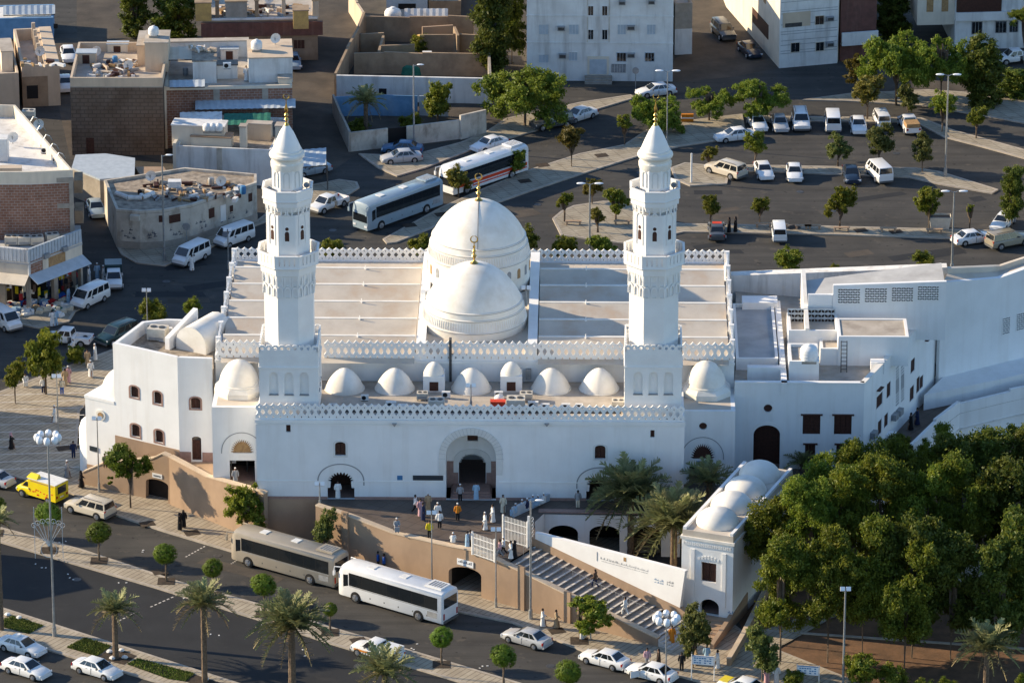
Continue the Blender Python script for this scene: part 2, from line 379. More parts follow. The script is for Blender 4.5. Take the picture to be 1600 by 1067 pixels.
# pavements
slab('median_pavement', [(-260,757),(13,826),(130,858),(282,908),(400,941),(529,982),(623,1009),(800,1062),(1000,1122),(900,1120),(677,1052),(521,1006),(400,966),(242,917),(91,873),(0,846),(-260,765)][:9]+[(940,1132),(677,1052),(521,1006),(400,966),(242,917),(91,873),(0,846),(-260,775)])
slab('palm_median_pavement', [(-260,868),(0,947),(160,998),(323,1050),(455,1092),(560,1126),(500,1150),(380,1104),(253,1067),(73,1014),(0,992),(-260,912)])
slab('front_pavement', [(-300,662),(0,737),(111,770),(186,806),(258,830),(369,863),(545,905),(715,955),(800,972),(859,995),(913,1017),(1050,1052),(1200,1095),(1400,1120),(1330,1060),(1180,1000),(1148,975),(1065,955),(1000,1000),(800,905),(500,840),(330,800),(200,745),(120,700),(125,640),(200,560),(215,545),(190,540),(40,596),(0,611),(-300,640)])
slab('footpath', [(1148,1000),(1260,960),(1420,900),(1600,860),(1700,840),(1700,862),(1600,885),(1420,930),(1300,965),(1215,1012)], .10, 'paving', kerb=False)
slab('bus_pavement', [(598,373),(688,324),(760,292),(830,264),(871,251),(905,240),(975,226),(1010,203),(1060,190),(1160,178),(1164,200),(1157,214),(1060,229),(1000,243),(914,270),(830,298),(740,330),(620,378),(604,380)], m='paving_grey')
slab('house_pavement', [(560,240),(640,243),(720,222),(760,205),(790,185),(905,160),(985,148),(995,152),(925,173),(850,200),(739,233),(665,262),(620,275),(590,262)], m='paving_grey')
slab('house_pavement', [(470,292),(530,280),(558,284),(562,293),(545,304),(480,322),(400,352),(330,386),(275,408),(258,415),(212,410),(190,398),(183,386),(256,388),(330,368),(400,345)], m='paving_grey')
slab('shop_pavement', [(-60,478),(45,492),(130,462),(168,448),(172,455),(150,468),(118,486),(108,502),(60,512),(0,500),(-60,492)], m='paving_grey')
slab('parking_strip', [(1180,181),(1440,184),(1490,203),(1610,236),(1610,250),(1530,228),(1475,214),(1430,191),(1180,189)], m='paving_grey')
slab('parking_strip', [(1253,156),(1326,146),(1450,140),(1600,150),(1640,200),(1560,185),(1440,165),(1326,158)], m='paving_grey')
slab('parking_strip', [(1048,262),(1070,254),(1100,257),(1200,258),(1430,262),(1470,268),(1560,296),(1550,302),(1470,288),(1420,277),(1200,268),(1140,268),(1136,287),(1078,290),(1055,280)], m='paving_grey')
slab('parking_strip', [(863,341),(876,330),(896,321),(942,314),(1000,316),(1010,330),(990,341),(1068,349),(1300,353),(1640,362),(1640,378),(1300,366),(1068,362),(987,381),(942,376),(876,367)], m='paving_grey')
# white joints across the left plaza
jl = MB()
for i in range(11):
    y = 612+i*11.6; a = P(-10, y+6, .1); b = P(132-(i>6)*8, y+2-.02*i, .1); a.z = b.z = .146
    d = (b-a).normalized(); n_ = Vector((-d.y, d.x, 0))*.09
    jl.add([a-n_, b-n_, b+n_, a+n_], [(0,1,2,3)])
tag(jl.build('plaza_joints', G['white_line']), kind='structure')
# dashed cross marks on the roads
for (ax, ay, bx, by) in [(290,870,322,852),(352,886,372,874),(235,948,280,928),(175,975,215,955)]:
    b = MB()
    for k in range(7):
        t0, t1 = k/7, (k+.55)/7; p, q = P(ax, ay), P(bx, by); p1 = p.lerp(q, t0); p2 = p.lerp(q, t1)
        d = (q-p).normalized(); n_ = Vector((-d.y, d.x, 0))*.08
        b.add([(v.x, v.y, .009) for v in (p1-n_, p2-n_, p2+n_, p1+n_)], [(0,1,2,3)])
    tag(b.build('road_marking', G['white_line']), kind='structure')
# grass beds and soil beds in the palm median
def bed(name, q, m, z, lab=None):
    o = sheet(name, pp(q, z), z, G[m]); return o
def grass(q, n, seed, m='grass', h=.14):
    r = random.Random(seed); pts = pp(q, .15); tri = tessellate_polygon([[Vector((p[0], p[1], 0)) for p in pts]]); b = MB()
    for _ in range(n):
        t = tri[r.randrange(len(tri))]; u, v = r.random(), r.random()
        if u+v > 1: u, v = 1-u, 1-v
        x = pts[t[0]][0]*(1-u-v)+pts[t[1]][0]*u+pts[t[2]][0]*v; y = pts[t[0]][1]*(1-u-v)+pts[t[1]][1]*u+pts[t[2]][1]*v
        a = r.random()*6.28; w = .05; hh = h*(.5+r.random()); dx, dy = r.uniform(-.08,.08), r.uniform(-.08,.08)
        b.add([(x-w*math.cos(a), y-w*math.sin(a), .15), (x+w*math.cos(a), y+w*math.sin(a), .15), (x+dx, y+dy, .15+hh)], [(0,1,2)])
    return tag(b.build('grass', G[m]), 'short green grass', None, None, 'stuff')
for q in ([(2,969),(20,962),(68,977),(45,990),(0,978)], [(104,1011),(132,996),(174,1009),(152,1025)], [(198,1037),(216,1028),(304,1052),(290,1064),(262,1060)], [(-60,950),(-30,945),(0,956),(-14,966)]):
    bed('flower_bed', q, 'dark_soil', .157); grass(q, 2600, int(q[0][0])); grass(q, 900, int(q[0][0])+1, 'leaf_bright', .10)
for q in ([(150,1027),(178,1010),(214,1024),(194,1038)], [(290,1064),(304,1053),(345,1066),(330,1080)]):
    bed('soil_bed', q, 'dark_soil', .157)

# ================================================================= MOSQUE
TZ = 4.3                                           # height of the terrace in front of the mosque
_a, _b = P(402, 779, TZ), P(1068, 783, TZ)
M = Frame((_a.x, _a.y, 0), math.atan2(_b.y-_a.y, _b.x-_a.x))
def fx(px, py, y=0.0):
    p = M.aty(px, py, y); return (p.x, p.z)
X1 = fx(1068, 783)[0]; ZT = fx(735, 657)[1]        # right end of the facade, height of the low roof
YU = 9.8; ZU = ZT+2.1; YR = 36.8                   # upper wall, main roof, rear
WY = 4.0                                           # setback of the two wings
WL = fx(331, 640, WY)[0]; WR = fx(1149, 640, WY)[0]
mosque = thing('mosque', 'large white mosque with two tall minarets, two big domes and a pierced parapet', 'mosque', (M.o.x, M.o.y, 0), M.yaw)
def arch(x0, x1, zb, zs, zt, n=10, p=.9):
    xc, hw = (x0+x1)/2, (x1-x0)/2
    pts = [(x0, zb), (x1, zb)]
    for i in range(n*2+1):
        a = math.pi*i/(2*n); sx = math.cos(a); pts.append((xc+hw*sx, zs+(zt-zs)*abs(math.sin(a))**p))
    return pts
def horse(o, i): return o[1:]+[o[0], i[0]]+i[1:][::-1]
def rect(x0, x1, z0, z1): return [(x0, z0), (x1, z0), (x1, z1), (x0, z1)]
def scallop(parent, x0, x1, zb, zs, zt, y, n=11, depth=.22, m='plaster_clean', name='scalloped_arch'):
    xc, hw = (x0+x1)/2, (x1-x0)/2; out = arch(x0-.02, x1+.02, zb, zs, zt+.02, 12); inn = [(x0+depth, zb), (x1-depth, zb)]
    k = n*6
    for i in range(k+1):
        a = math.pi*i/k; d = depth*(1-abs(math.sin(a*n)))**.9 if name != 'sun_arch' else depth*abs(((a*n/math.pi) % 1)*2-1)
        inn.append((xc+(hw-.05-d)*math.cos(a), zs+(zt-zs-.05-d)*abs(math.sin(a))**.9))
    b = MB(); b.plate(horse(out, [inn[0], inn[1]]+inn[2:]), [], y, y+.25); return b.build(name, G[m], parent)
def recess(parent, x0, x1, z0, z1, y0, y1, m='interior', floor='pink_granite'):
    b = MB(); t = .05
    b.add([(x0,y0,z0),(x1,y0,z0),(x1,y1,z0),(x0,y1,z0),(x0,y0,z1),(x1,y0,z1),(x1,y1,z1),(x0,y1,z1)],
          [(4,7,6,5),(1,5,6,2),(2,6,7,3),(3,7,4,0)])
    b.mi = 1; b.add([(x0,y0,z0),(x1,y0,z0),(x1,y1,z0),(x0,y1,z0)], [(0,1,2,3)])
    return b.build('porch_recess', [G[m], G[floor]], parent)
def window(parent, outline, y, panes=2, frame='wood_brown', pane='wood_brown', surround=None, depth=.30):
    """Shuttered window set in its opening: frame, leaves as sub-parts, optional raised surround."""
    xs = [p[0] for p in outline]; zs = [p[1] for p in outline]; x0, x1, z0, z1 = min(xs), max(xs), min(zs), max(zs); xc, zc = (x0+x1)/2, (z0+z1)/2
    ins = [(xc+(p[0]-xc)*.84, zc+(p[1]-zc)*.9) for p in outline]
    w = MB(); w.plate(outline, [ins], y+depth-.08, y+depth); o = w.build('window', G[frame], parent)
    for k in range(panes):
        a, b_ = xc+(x0-xc)*.84, xc+(x1-xc)*.84; u = a+(b_-a)*k/panes+.015; v = a+(b_-a)*(k+1)/panes-.015
        q = [(min(max(p[0], u), v), p[1]) for p in ins]
        r = []
        for p in q:
            if not r or abs(p[0]-r[-1][0])+abs(p[1]-r[-1][1]) > 1e-4: r.append(p)
        mb = MB(); mb.box(u, v, y+depth-.05, y+depth-.01, zc+(z0-zc)*.9, zc+(z1-zc)*.9-.12*(len(outline) > 4)*(z1-z0))
        for j in range(4): mb.box(u+.02, v-.02, y+depth-.065, y+depth-.05, z0+(z1-z0)*(.12+.17*j), z0+(z1-z0)*(.16+.17*j))
        mb.build('shutter', G[pane], o)
    if surround:
        ous = [(xc+(p[0]-xc)*1.38, zc+(p[1]-zc)*1.24) for p in outline]
        MB().plate(ous, [outline], y-.035, y+.02).build('window_surround', G[surround], parent)
    return o
# --- front wall with its openings
hl = arch(*[fx(512, 783)[0], fx(554, 783)[0]], TZ+.001, fx(0, 750)[1], fx(0, 734)[1])
hr = arch(fx(916, 783)[0], fx(959, 783)[0], TZ+.001, fx(0, 753)[1], fx(0, 737)[1])
hp = arch(fx(697, 783)[0], fx(775, 783)[0], TZ+.001, fx(0, 712)[1], fx(0, 675)[1], 16, .82)
wl = arch(fx(523.5, 700)[0], fx(540, 700)[0], fx(0, 708.5)[1], fx(0, 692)[1], fx(0, 687)[1], 5)
wr = arch(fx(929.5, 700)[0], fx(946, 700)[0], fx(0, 711.5)[1], fx(0, 695)[1], fx(0, 690)[1], 5)
sl = rect(fx(447.5, 700)[0], fx(454.5, 700)[0], fx(0, 672.5)[1], fx(0, 661)[1])
sr = rect(fx(1016, 700)[0], fx(1022.5, 700)[0], fx(0, 677.5)[1], fx(0, 666)[1])
b = MB(); b.plate(rect(0, X1, TZ-.3, ZT), [[(p[0], p[1] if p[1] > TZ+.05 else TZ-.02) for p in h] for h in (hl, hp, hr)]+[wl, wr, sl, sr], 0, .45); b.build('front_wall', G['plaster'], mosque)
for xa, xb in ((0, .45), (X1-.45, X1)): MB().box(xa, xb, .452, YU, TZ, ZT).build('side_wall', G['plaster'], mosque)
MB().box(.001, X1-.001, .01, YU-.001, ZT-.3, ZT-.002).build('low_roof', G['roof_screed'], mosque)
b = MB(); b.box(-.08, X1+.08, -.10, 0, ZT-.30, ZT); b.box(-.05, X1+.05, -.05, -.001, ZT-.52, ZT-.44); b.build('cornice', G['plaster_clean'], mosque)
zl = fx(0, 748.5)[1]
for a, c in ((0, hl[0][0]-.3), (hl[1][0]+.3, hp[0][0]-.25), (hp[1][0]+.25, hr[0][0]-.3), (hr[1][0]+.3, X1)): MB().box(a, c, -.045, 0, zl-.04, zl+.06).build('ledge', G['plaster_clean'], mosque)
for a, c in ((0, hl[0][0]), (hl[1][0], hp[0][0]), (hp[1][0], hr[0][0]), (hr[1][0], X1)): MB().box(a, c, -.05, 0, TZ, TZ+.28).build('skirting', G['pink_granite'], mosque)
for h in (hl, hr):
    x0, x1 = h[0][0], h[1][0]; zs, zt = h[2][1], max(p[1] for p in h)
    scallop(mosque, x0, x1, zs-.6, zs, zt, .06, 11, .26)
    MB().plate(horse(arch(x0-.95, x1+.95, zs-.3, zs+.05, zt+.85, 12), arch(x0-.84, x1+.84, zs-.3, zs+.05, zt+.75, 12)), [], -.03, .0).build('arch_moulding', G['line_grey'], mosque)
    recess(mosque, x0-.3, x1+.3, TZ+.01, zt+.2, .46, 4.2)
    MB().box(x0+.25, x1-.25, 3.4, 3.5, TZ, zt-.5).build('door', G['wood_brown'], mosque)
for w in (wl, wr): window(mosque, w, 0, 2, surround='plaster_grooved')
for w in (sl, sr): window(mosque, w, 0, 1)
# central portal
x0, x1 = hp[0][0], hp[1][0]; zs, zt = hp[2][1], max(p[1] for p in hp)
zq = fx(0, 737)[1]
MB().plate(horse(arch(fx(685.5, 700)[0], fx(785, 700)[0], zq, fx(0, 712)[1], fx(0, 664)[1], 18, .85), arch(x0-.02, x1+.02, zq, zs, zt+.02, 18, .82)), [], -.09, 0).build('portal_surround', G['plaster_grooved'], mosque)
b = MB()
for i in range(25):
    a = math.pi*i/24; xc = (x0+x1)/2; hw = (x1-x0)/2; c1 = (xc+(hw+.05)*math.cos(a), zs+(zt-zs+.05)*abs(math.sin(a))**.82); c2 = (xc+(hw+.7)*math.cos(a), zs+(zt-zs+.68)*abs(math.sin(a))**.85)
    b.tube((c1[0], -.09, c1[1]), (c2[0], -.09, c2[1]), .012, n=4)
tag(b.build('voussoir_joints', G['line_grey'], mosque), kind='stuff')
px0, px1 = fx(717, 740, 3.0)[0], fx(759, 740, 3.0)[0]; pzt = fx(0, 704, 3.0)[1]; pzs = fx(0, 718, 3.0)[1]
b = MB(); b.plate(rect(x0-.4, x1+.4, TZ, ZT-.4), [arch(px0, px1, TZ+.02, pzs, pzt, 10), rect(fx(728, 0, 3.)[0], fx(745, 0, 3.)[0], fx(0, 684.5, 3.)[1], fx(0, 676, 3.)[1])], 3.0, 3.3); b.build('portal_back_wall', G['plaster'], mosque)
for xa, xb in ((x0-.4, x0-.01), (x1+.01, x1+.4)): MB().box(xa, xb, .452, 3.0, TZ, ZT-.4).build('portal_cheek', G['plaster'], mosque)
for xa, xb in ((x0, px0-.05), (px1+.05, x1)): MB().box(xa, xb, 2.95, 2.999, TZ, TZ+2.7).build('stone_dado', G['pink_granite'], mosque)
scallop(mosque, px0, px1, pzs, pzs, pzt, 3.06, 11, .2, 'plaster_grooved')
MB().plate(horse(arch(px0-.5, px1+.5, pzs-1.0, pzs, pzt+.5, 10), arch(px0, px1, pzs-1.0, pzs, pzt, 10)), [], 2.93, 3.0).build('inner_arch_band', G['plaster_grooved'], mosque)
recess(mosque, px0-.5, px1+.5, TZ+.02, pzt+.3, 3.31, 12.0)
MB().box(fx(728, 0, 3.)[0], fx(745, 0, 3.)[0], 3.2, 3.3, fx(0, 684.5, 3.)[1], fx(0, 676, 3.)[1]).build('window', G['wood_brown'], mosque)
for i in range(3): MB().box(x0+.4+i*.1, x1-.4-i*.1, .2+i*.35, 3.0, TZ+.15*i, TZ+.15*(i+1)).build('door_step', G['pink_granite'], mosque)
MB().box(*[fx(620.5, 742)[0], fx(629, 742)[0]], -.03, 0, fx(0, 746)[1], fx(0, 739)[1]).build('plaque', G['sign_blue'], mosque)
MB().box(*[fx(645, 742)[0], fx(692.5, 742)[0]], -.05, 0, fx(0, 746)[1], fx(0, 738.5)[1]).build('inscription_board', G['sign_dark'], mosque)
for px in (616.5, 854.5):
    x, z = fx(px, 662); MB().add([(x-.22,-.02,z+.12),(x+.22,-.02,z+.12),(x,-.02,z-.28),(x-.22,-.35,z+.12),(x+.22,-.35,z+.12),(x,-.3,z-.2)], [(0,2,1),(3,4,5),(0,1,4,3),(1,2,5,4),(2,0,3,5)]).build('rain_spout', G['line_grey'], mosque)
# --- upper wall, main roof and bays
b = MB(); b.box(WL, WR, YU, YU+.45, TZ, ZU); b.box(WL, WL+.45, YU+.451, YR, 0, ZU); b.box(WR-.45, WR, YU+.451, YR, 0, ZU); b.box(WL+.451, WR-.451, YR-.45, YR, 0, ZU); b.build('upper_wall', G['plaster'], mosque)
b = MB(); b.box(WL-.06, WR+.06, YU-.10, YU-.001, ZU-.28, ZU-.02); b.build('cornice', G['plaster_clean'], mosque)
MB().box(WL+.02, WR-.02, YU+.02, YR-.02, ZU-.25, ZU-.004).build('main_roof', G['plaster_roof'], mosque)
cxl, cxr = M.atz(663, 480, ZU+.6).x, M.atz(834, 480, ZU+.6).x       # the raised strip that carries the domes
ridge_rows = [418.5, 444, 470.5, 497, 524, 551]
rys = [M.atz(700, r, ZU+1.2).y for r in ridge_rows]; rys[0] = min(rys[0], YR-.3)
for (xa, xb) in ((WL+.55, cxl-.55), (cxr+.55, WR-.55)):
    for k in range(5):
        yb, yf = rys[k], rys[k+1]; n = 8; vs = []; fs = []
        for i in range(n+1):
            t = i/n; y = yb-.35-(yb-.35-yf)*t; z = ZU+.06+1.15*(1-t)**1.35
            vs += [(xa, y, z), (xb, y, z)]
        for i in range(n): fs.append((2*i+2, 2*i+3, 2*i+1, 2*i))
        bay = MB(); bay.add(vs, fs); o = bay.build('roof_bay', G['plaster_roof'], mosque, 40)
        MB().box(xa, xb, yb-.36, yb, ZU-.002, ZU+1.25).build('ridge_beam', G['plaster_dome'], o)
        for q in range(2):
            xx = xa+(xb-xa)*(.25+.45*q); c = MB(); c.box(xx-.12, xx+.12, yb-.45, yb-.37, ZU+.8, ZU+1.27); c.tube((xx, yb-.5, ZU+1.1), (xx, yb-.5, ZU+1.6), .05, n=5); c.build('roof_spout', G['plaster_clean'], o)
for x in (cxl, cxr): MB().box(x-.45, x+.45, YU+.5, YR-.5, ZU, ZU+1.15).build('spine_wall', G['plaster_clean'], mosque)
MB().box(cxl+.46, cxr-.46, YU+.5, YR-.5, ZU, ZU+.5).build('dome_platform', G['plaster_roof'], mosque)
# --- pierced parapets: one merlon per part
def merlon_mesh(p, h, t=.17):
    hw = p/2; lens = [(hw-.30*p*math.sin(math.pi*i/5), h*(.26+.40*i/5)) for i in range(6)]
    out = [(-hw, 0), (hw, 0)] + lens + [(hw, h*.82), (hw*.55, h*.88), (0, h), (-hw*.55, h*.88), (-hw, h*.82)] + [(-x, z) for x, z in lens[::-1]]
    dia = lambda cz, a, bb: [(0, cz-bb), (a, cz), (0, cz+bb), (-a, cz)]
    m = MB(); m.plate(out, [dia(h*.75, p*.15, h*.075), dia(h*.15, p*.15, h*.07)], -t/2, t/2)
    return m.mesh('parapet_merlon', G['plaster_clean'])
mer = merlon_mesh(.652, fx(0, 628)[1]-ZT)
def run(me, p0, p1, z, w=.652, parent=mosque, name='parapet_merlon'):
    p0, p1 = Vector(p0), Vector(p1); L = (p1-p0).length; n = max(1, round(L/w)); s = L/n/w; a = math.atan2((p1-p0).y, (p1-p0).x)
    for i in range(n):
        q = p0.lerp(p1, (i+.5)/n); inst(name, me, parent, (q.x, q.y, z), a, (s, 1, 1))
run(mer, (0, .12), (X1, .12), ZT+.005)
mu = merlon_mesh(.68, 2.0)
ml0, ml1 = fx(405, 600, .8)[0], fx(497.5, 600, .8)[0]; mr0, mr1 = fx(976, 600, .8)[0], fx(1068, 600, .8)[0]-.15
run(mu, (WL+.1, YU+.1), (ml0-.05, YU+.1), ZU+.005, .68); run(mu, (ml1+.1, YU+.1), (mr0-.1, YU+.1), ZU+.005, .68); run(mu, (mr1+.1, YU+.1), (WR-.1, YU+.1), ZU+.005, .68)
mk = merlon_mesh(.68, 1.35)
run(mk, (WL+.1, YR-.12), (WR-.1, YR-.12), ZU+.005, .70)
for x in (WL+.14, WR-.14):
    run(mk, (x, YU+.5), (x, YR-.5), ZU+.005, .98)
    b = MB(); b.box(x-.2, x+.2, YU+.3, YR-.3, ZU-.001, ZU+.30)
    for k in range(7): b.box(x-.24, x+.24, YU+2+k*4, YU+2.4+k*4, ZU, ZU+1.45)
    b.build('side_parapet_base', G['plaster_clean'], mosque)
# --- wings on both sides
for side in (0, 1):
    xa, xb = (WL, -.002) if side == 0 else (X1+.002, WR)
    pxa, pxb = (358, 398) if side == 0 else (1077, 1119); top = 634 if side == 0 else 636
    zt_w = fx(0, top, WY)[1]; dz = fx(0, 683 if side == 0 else 686, WY)[1]; x0, x1 = fx(pxa, 700, WY)[0], fx(pxb, 700, WY)[0]; zsp = fx(0, 706 if side == 0 else 711, WY)[1]
    zdoor = fx(0, 717 if side == 0 else 722, WY)[1]
    half = arch(x0, x1, zsp, zsp+.02, dz, 12)
    door = rect(x0+.02, x1-.02, TZ-.02, zdoor)
    holes = [half, door]
    if side: cxx, czz = fx(1098.5, 666, WY); holes.append([(cxx+.38*math.cos(2*math.pi*i/14), czz+.38*math.sin(2*math.pi*i/14)) for i in range(14)])
    b = MB(); b.plate(rect(xa, xb, TZ-.3, zt_w), holes, WY, WY+.4); b.build('wing_wall', G['plaster'], mosque)
    if side:
        b = MB(); b.tube((cxx, WY+.3, czz), (cxx, WY+.35, czz), .42, n=14); b.build('round_window', G['wood_brown'], mosque)
    b = MB()
    if side == 0: b.box(xa, xa+.4, WY+.401, YU, TZ, zt_w)
    else: b.box(xb-.4, xb, WY+.401, YU, 0, zt_w)
    b.build('wing_side_wall', G['plaster'], mosque)
    MB().box(xa+.01, xb-.01, WY+.01, YU-.01, zt_w-.3, zt_w-.003).build('wing_roof', G['plaster_roof'], mosque)
    scallop(mosque, x0, x1, zsp-.0, zsp, max(p[1] for p in half), WY+.05, 17, .34, 'plaster_clean', 'sun_arch')
    MB().box(x0, x1, WY+.2, WY+.26, zsp, max(p[1] for p in half)-.1).build('lunette_grille', G['wood_tan' if side == 0 else 'wood_brown'], mosque)
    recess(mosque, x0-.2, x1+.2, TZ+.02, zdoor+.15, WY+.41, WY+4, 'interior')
    MB().plate(horse(arch(x0-.75, x1+.75, zsp, zsp+.05, max(p[1] for p in half)+.65, 12), arch(x0-.68, x1+.68, zsp, zsp+.05, max(p[1] for p in half)+.58, 12)), [], WY-.03, WY).build('arch_moulding', G['line_grey'], mosque)
    if side: MB().box(fx(1088, 715, WY)[0], fx(1107, 715, WY)[0], WY-.05, WY, fx(0, 720, WY)[1], fx(0, 713.5, WY)[1]).build('door_sign', G['sign_blue'], mosque)
    # ribbed dome on an eight-sided base
    c = M.atz(374 if side == 0 else 1103, 611 if side == 0 else 613, zt_w)
    r = 1.88; d = MB()
    d.lathe([(2.5, 0), (2.5, .5), (2.12, .86)], 8, (c.x, c.y, zt_w), math.pi/8)
    o = d.build('dome_base', G['plaster_dome'], mosque)
    d = MB(); pr = [(r*1.06, 0), (r*1.06, .12), (r*1.0, .2)] + [(r*(.85*math.sqrt(max(0, 1-u*u))+.15*(1-u)), .2+2.15*u) for u in [i/10 for i in range(11)]]
    pr[-1] = (.03, 2.4); d.lathe(pr, 32, (c.x, c.y, zt_w+.85), 0, .035, 16); d.build('dome', G['plaster_dome'], mosque, 40)
# --- row of small domes on the low roof
def cdome(px, pb, r, h, kk=.5, nf=12, z=ZT):
    c = M.atz(px, pb, z); pr = [(r*((1-kk)*math.sqrt(max(0, 1-u*u))+kk*(1-u)), h*u) for u in [i/12 for i in range(13)]]
    pr[-1] = (.02, h+.05)
    return c, pr
for px in (538.5, 617, 736.5, 861, 936):
    c, pr = cdome(px, 607, 1.86, 1.98, .36); d = MB(); d.lathe([(1.92, -.01), (1.92, .1)], 32, (c.x, c.y, ZT)); d.lathe(pr, 32, (c.x, c.y, ZT+.08), .1, .02, 8); d.build('small_dome', G['plaster_dome'], mosque, 45)
for px in (678.5, 799):
    c = M.atz(px, 606, ZT); d = MB(); d.box(c.x-1.02, c.x+1.02, c.y-1.0, c.y+1.0, ZT, ZT+1.55); o = d.build('lantern_tower', G['plaster_clean'], mosque)
    d = MB(); d.lathe([(.98, 0), (.98, .15)]+[(.95*(.7*math.sqrt(max(0, 1-u*u))+.3*(1-u)), .15+.95*u) for u in [i/8 for i in range(9)]], 20, (c.x, c.y, ZT+1.55)); d.build('lantern_dome', G['plaster_dome'], o, 45)
    MB().box(c.x-.42, c.x+.42, c.y-1.03, c.y-1.001, ZT+.1, ZT+1.0).build('hatch_door', G['wood_brown'], o)
b = MB(); b.box(X1*.02+7.2, mr0-.3, 1.9, 2.05, ZT+.02, ZT+.16); b.box(X1*.02+7.2, mr0-.3, 2.35, 2.45, ZT+.02, ZT+.22); b.build('roof_pipe', G['steel_dark'], mosque)
x, z = fx(704, 600, YU); MB().box(x-.12, x+.12, YU-.14, YU+.6, ZT, ZU+2.15).build('drain_pipe', G['steel_dark'], mosque)
for px in (811, 826): 
    x, z = fx(px, 590, YU); MB().box(x-.25, x+.25, YU-.45, YU-.01, ZT+.4, ZT+1.4).build('roof_duct', G['grey_metal'], mosque)
# --- two big domes
def finial(parent, c, z, s=1.0, mast=0.0):
    b = MB(); b.lathe([(.42*s, 0), (.30*s, .12*s), (.10*s, .3*s), (.10*s, .5*s), (.26*s, .75*s), (.10*s, 1.0*s), (.09*s, 1.05*s), (.20*s, 1.25*s), (.08*s, 1.45*s), (.07*s, 1.5*s), (.14*s, 1.65*s), (.05*s, 1.85*s), (.04*s, 2.1*s)], 12, (c.x, c.y, z))
    o = b.build('finial', G['gold'], parent, 50)
    b = MB(); n = 22; r = .33*s
    for i in range(n):
        a0, a1 = math.pi*.5+.12+(2*math.pi-.24)*i/n, math.pi*.5+.12+(2*math.pi-.24)*(i+1)/n
        f = lambda i: .035+.045*s*math.sin(math.pi*i/n)
        b.tube((c.x+r*math.cos(a0), c.y, z+2.1*s+r+r*math.sin(a0)), (c.x+r*math.cos(a1), c.y, z+2.1*s+r+r*math.sin(a1)), f(i), f(i+1), 6)
    b.build('crescent', G['gold'], o, 50)
    return o
def big_dome(px, pyc, zb, extra, label):
    """pyc: picture row of the ring's centre. The shell springs at zb."""
    c = M.atz(px, pyc, zb); h = 3.62; R0 = 4.55
    pr = [(R0*(.70*math.sqrt(max(0, 1-u*u))+.30*(1-u)), h*u) for u in [i/18 for i in range(19)]]; pr[-1] = (.03, h+.02)
    d = MB(); d.lathe(pr, 64, (c.x, c.y, zb)); o = tag(d.build('big_dome', G['plaster_dome'], mosque, 50), label)
    b = MB(); b.lathe([(5.003, -3.0-extra), (5.003, -1.95), (5.067, -1.9), (5.067, -1.75), (4.976, -1.7), (4.792, -.78), (4.829, -.75), (4.829, -.6), (4.682, -.55), (4.608, -.08), (4.645, -.05), (4.645, .06), (4.498, .1)], 64, (c.x, c.y, zb)); b.build('drum', G['plaster_dome'], o, 30)
    b = MB()
    for i in range(120):
        a = 2*math.pi*i/120; b.tube((c.x+4.985*math.cos(a), c.y+4.985*math.sin(a), zb-1.62), (c.x+4.820*math.cos(a), c.y+4.820*math.sin(a), zb-.86), .045, n=4)
    tag(b.build('dentil_band', G['plaster_clean'], o), kind='stuff')
    for z, r in ((zb-.03, 4.650), (zb-.68, 4.833), (zb-1.83, 5.072)):
        b = MB(); b.lathe([(r, -.03), (r+.012, 0), (r, .03)], 64, (c.x, c.y, z)); b.build('dark_groove', G['line_grey'], o)
    b = MB(); b.lathe([(5.462, 0), (5.462, zb-2.9-extra-ZU+.0)], 8, (c.x, c.y, ZU), math.pi/8); b.build('octagon_base', G['plaster_roof'], o)
    if extra:
        for i in range(24):
            a = 2*math.pi*(i+.5)/24; q = MB(); q.plate(arch(-.22, .22, 0, .75, 1.0, 4), [], -.03, .05)
            q.build('drum_window', G['wood_tan' if i % 2 else 'grey_metal'], o, loc=(c.x+5.0*math.cos(a), c.y+5.0*math.sin(a), zb-3.4), rz=a+math.pi/2)
    finial(o, Vector((c.x, c.y)), zb+h-.05, 1.0)
    b = MB()
    for i in range(18): b.tube((c.x, c.y-pr[i][0]-.02, zb+pr[i][1]+.02), (c.x, c.y-pr[i+1][0]-.02, zb+pr[i+1][1]+.02), .025, n=4)
    if extra: b.build('lightning_wire', G['steel_dark'], o)
    return c
zD1 = ZU+3.1
c1 = big_dome(741, 465.5, zD1, 0, 'front big dome, the lower one nearer the minarets')
c2 = big_dome(748, 366.5, zD1+2.3, 2.0, 'rear big dome on a windowed drum')
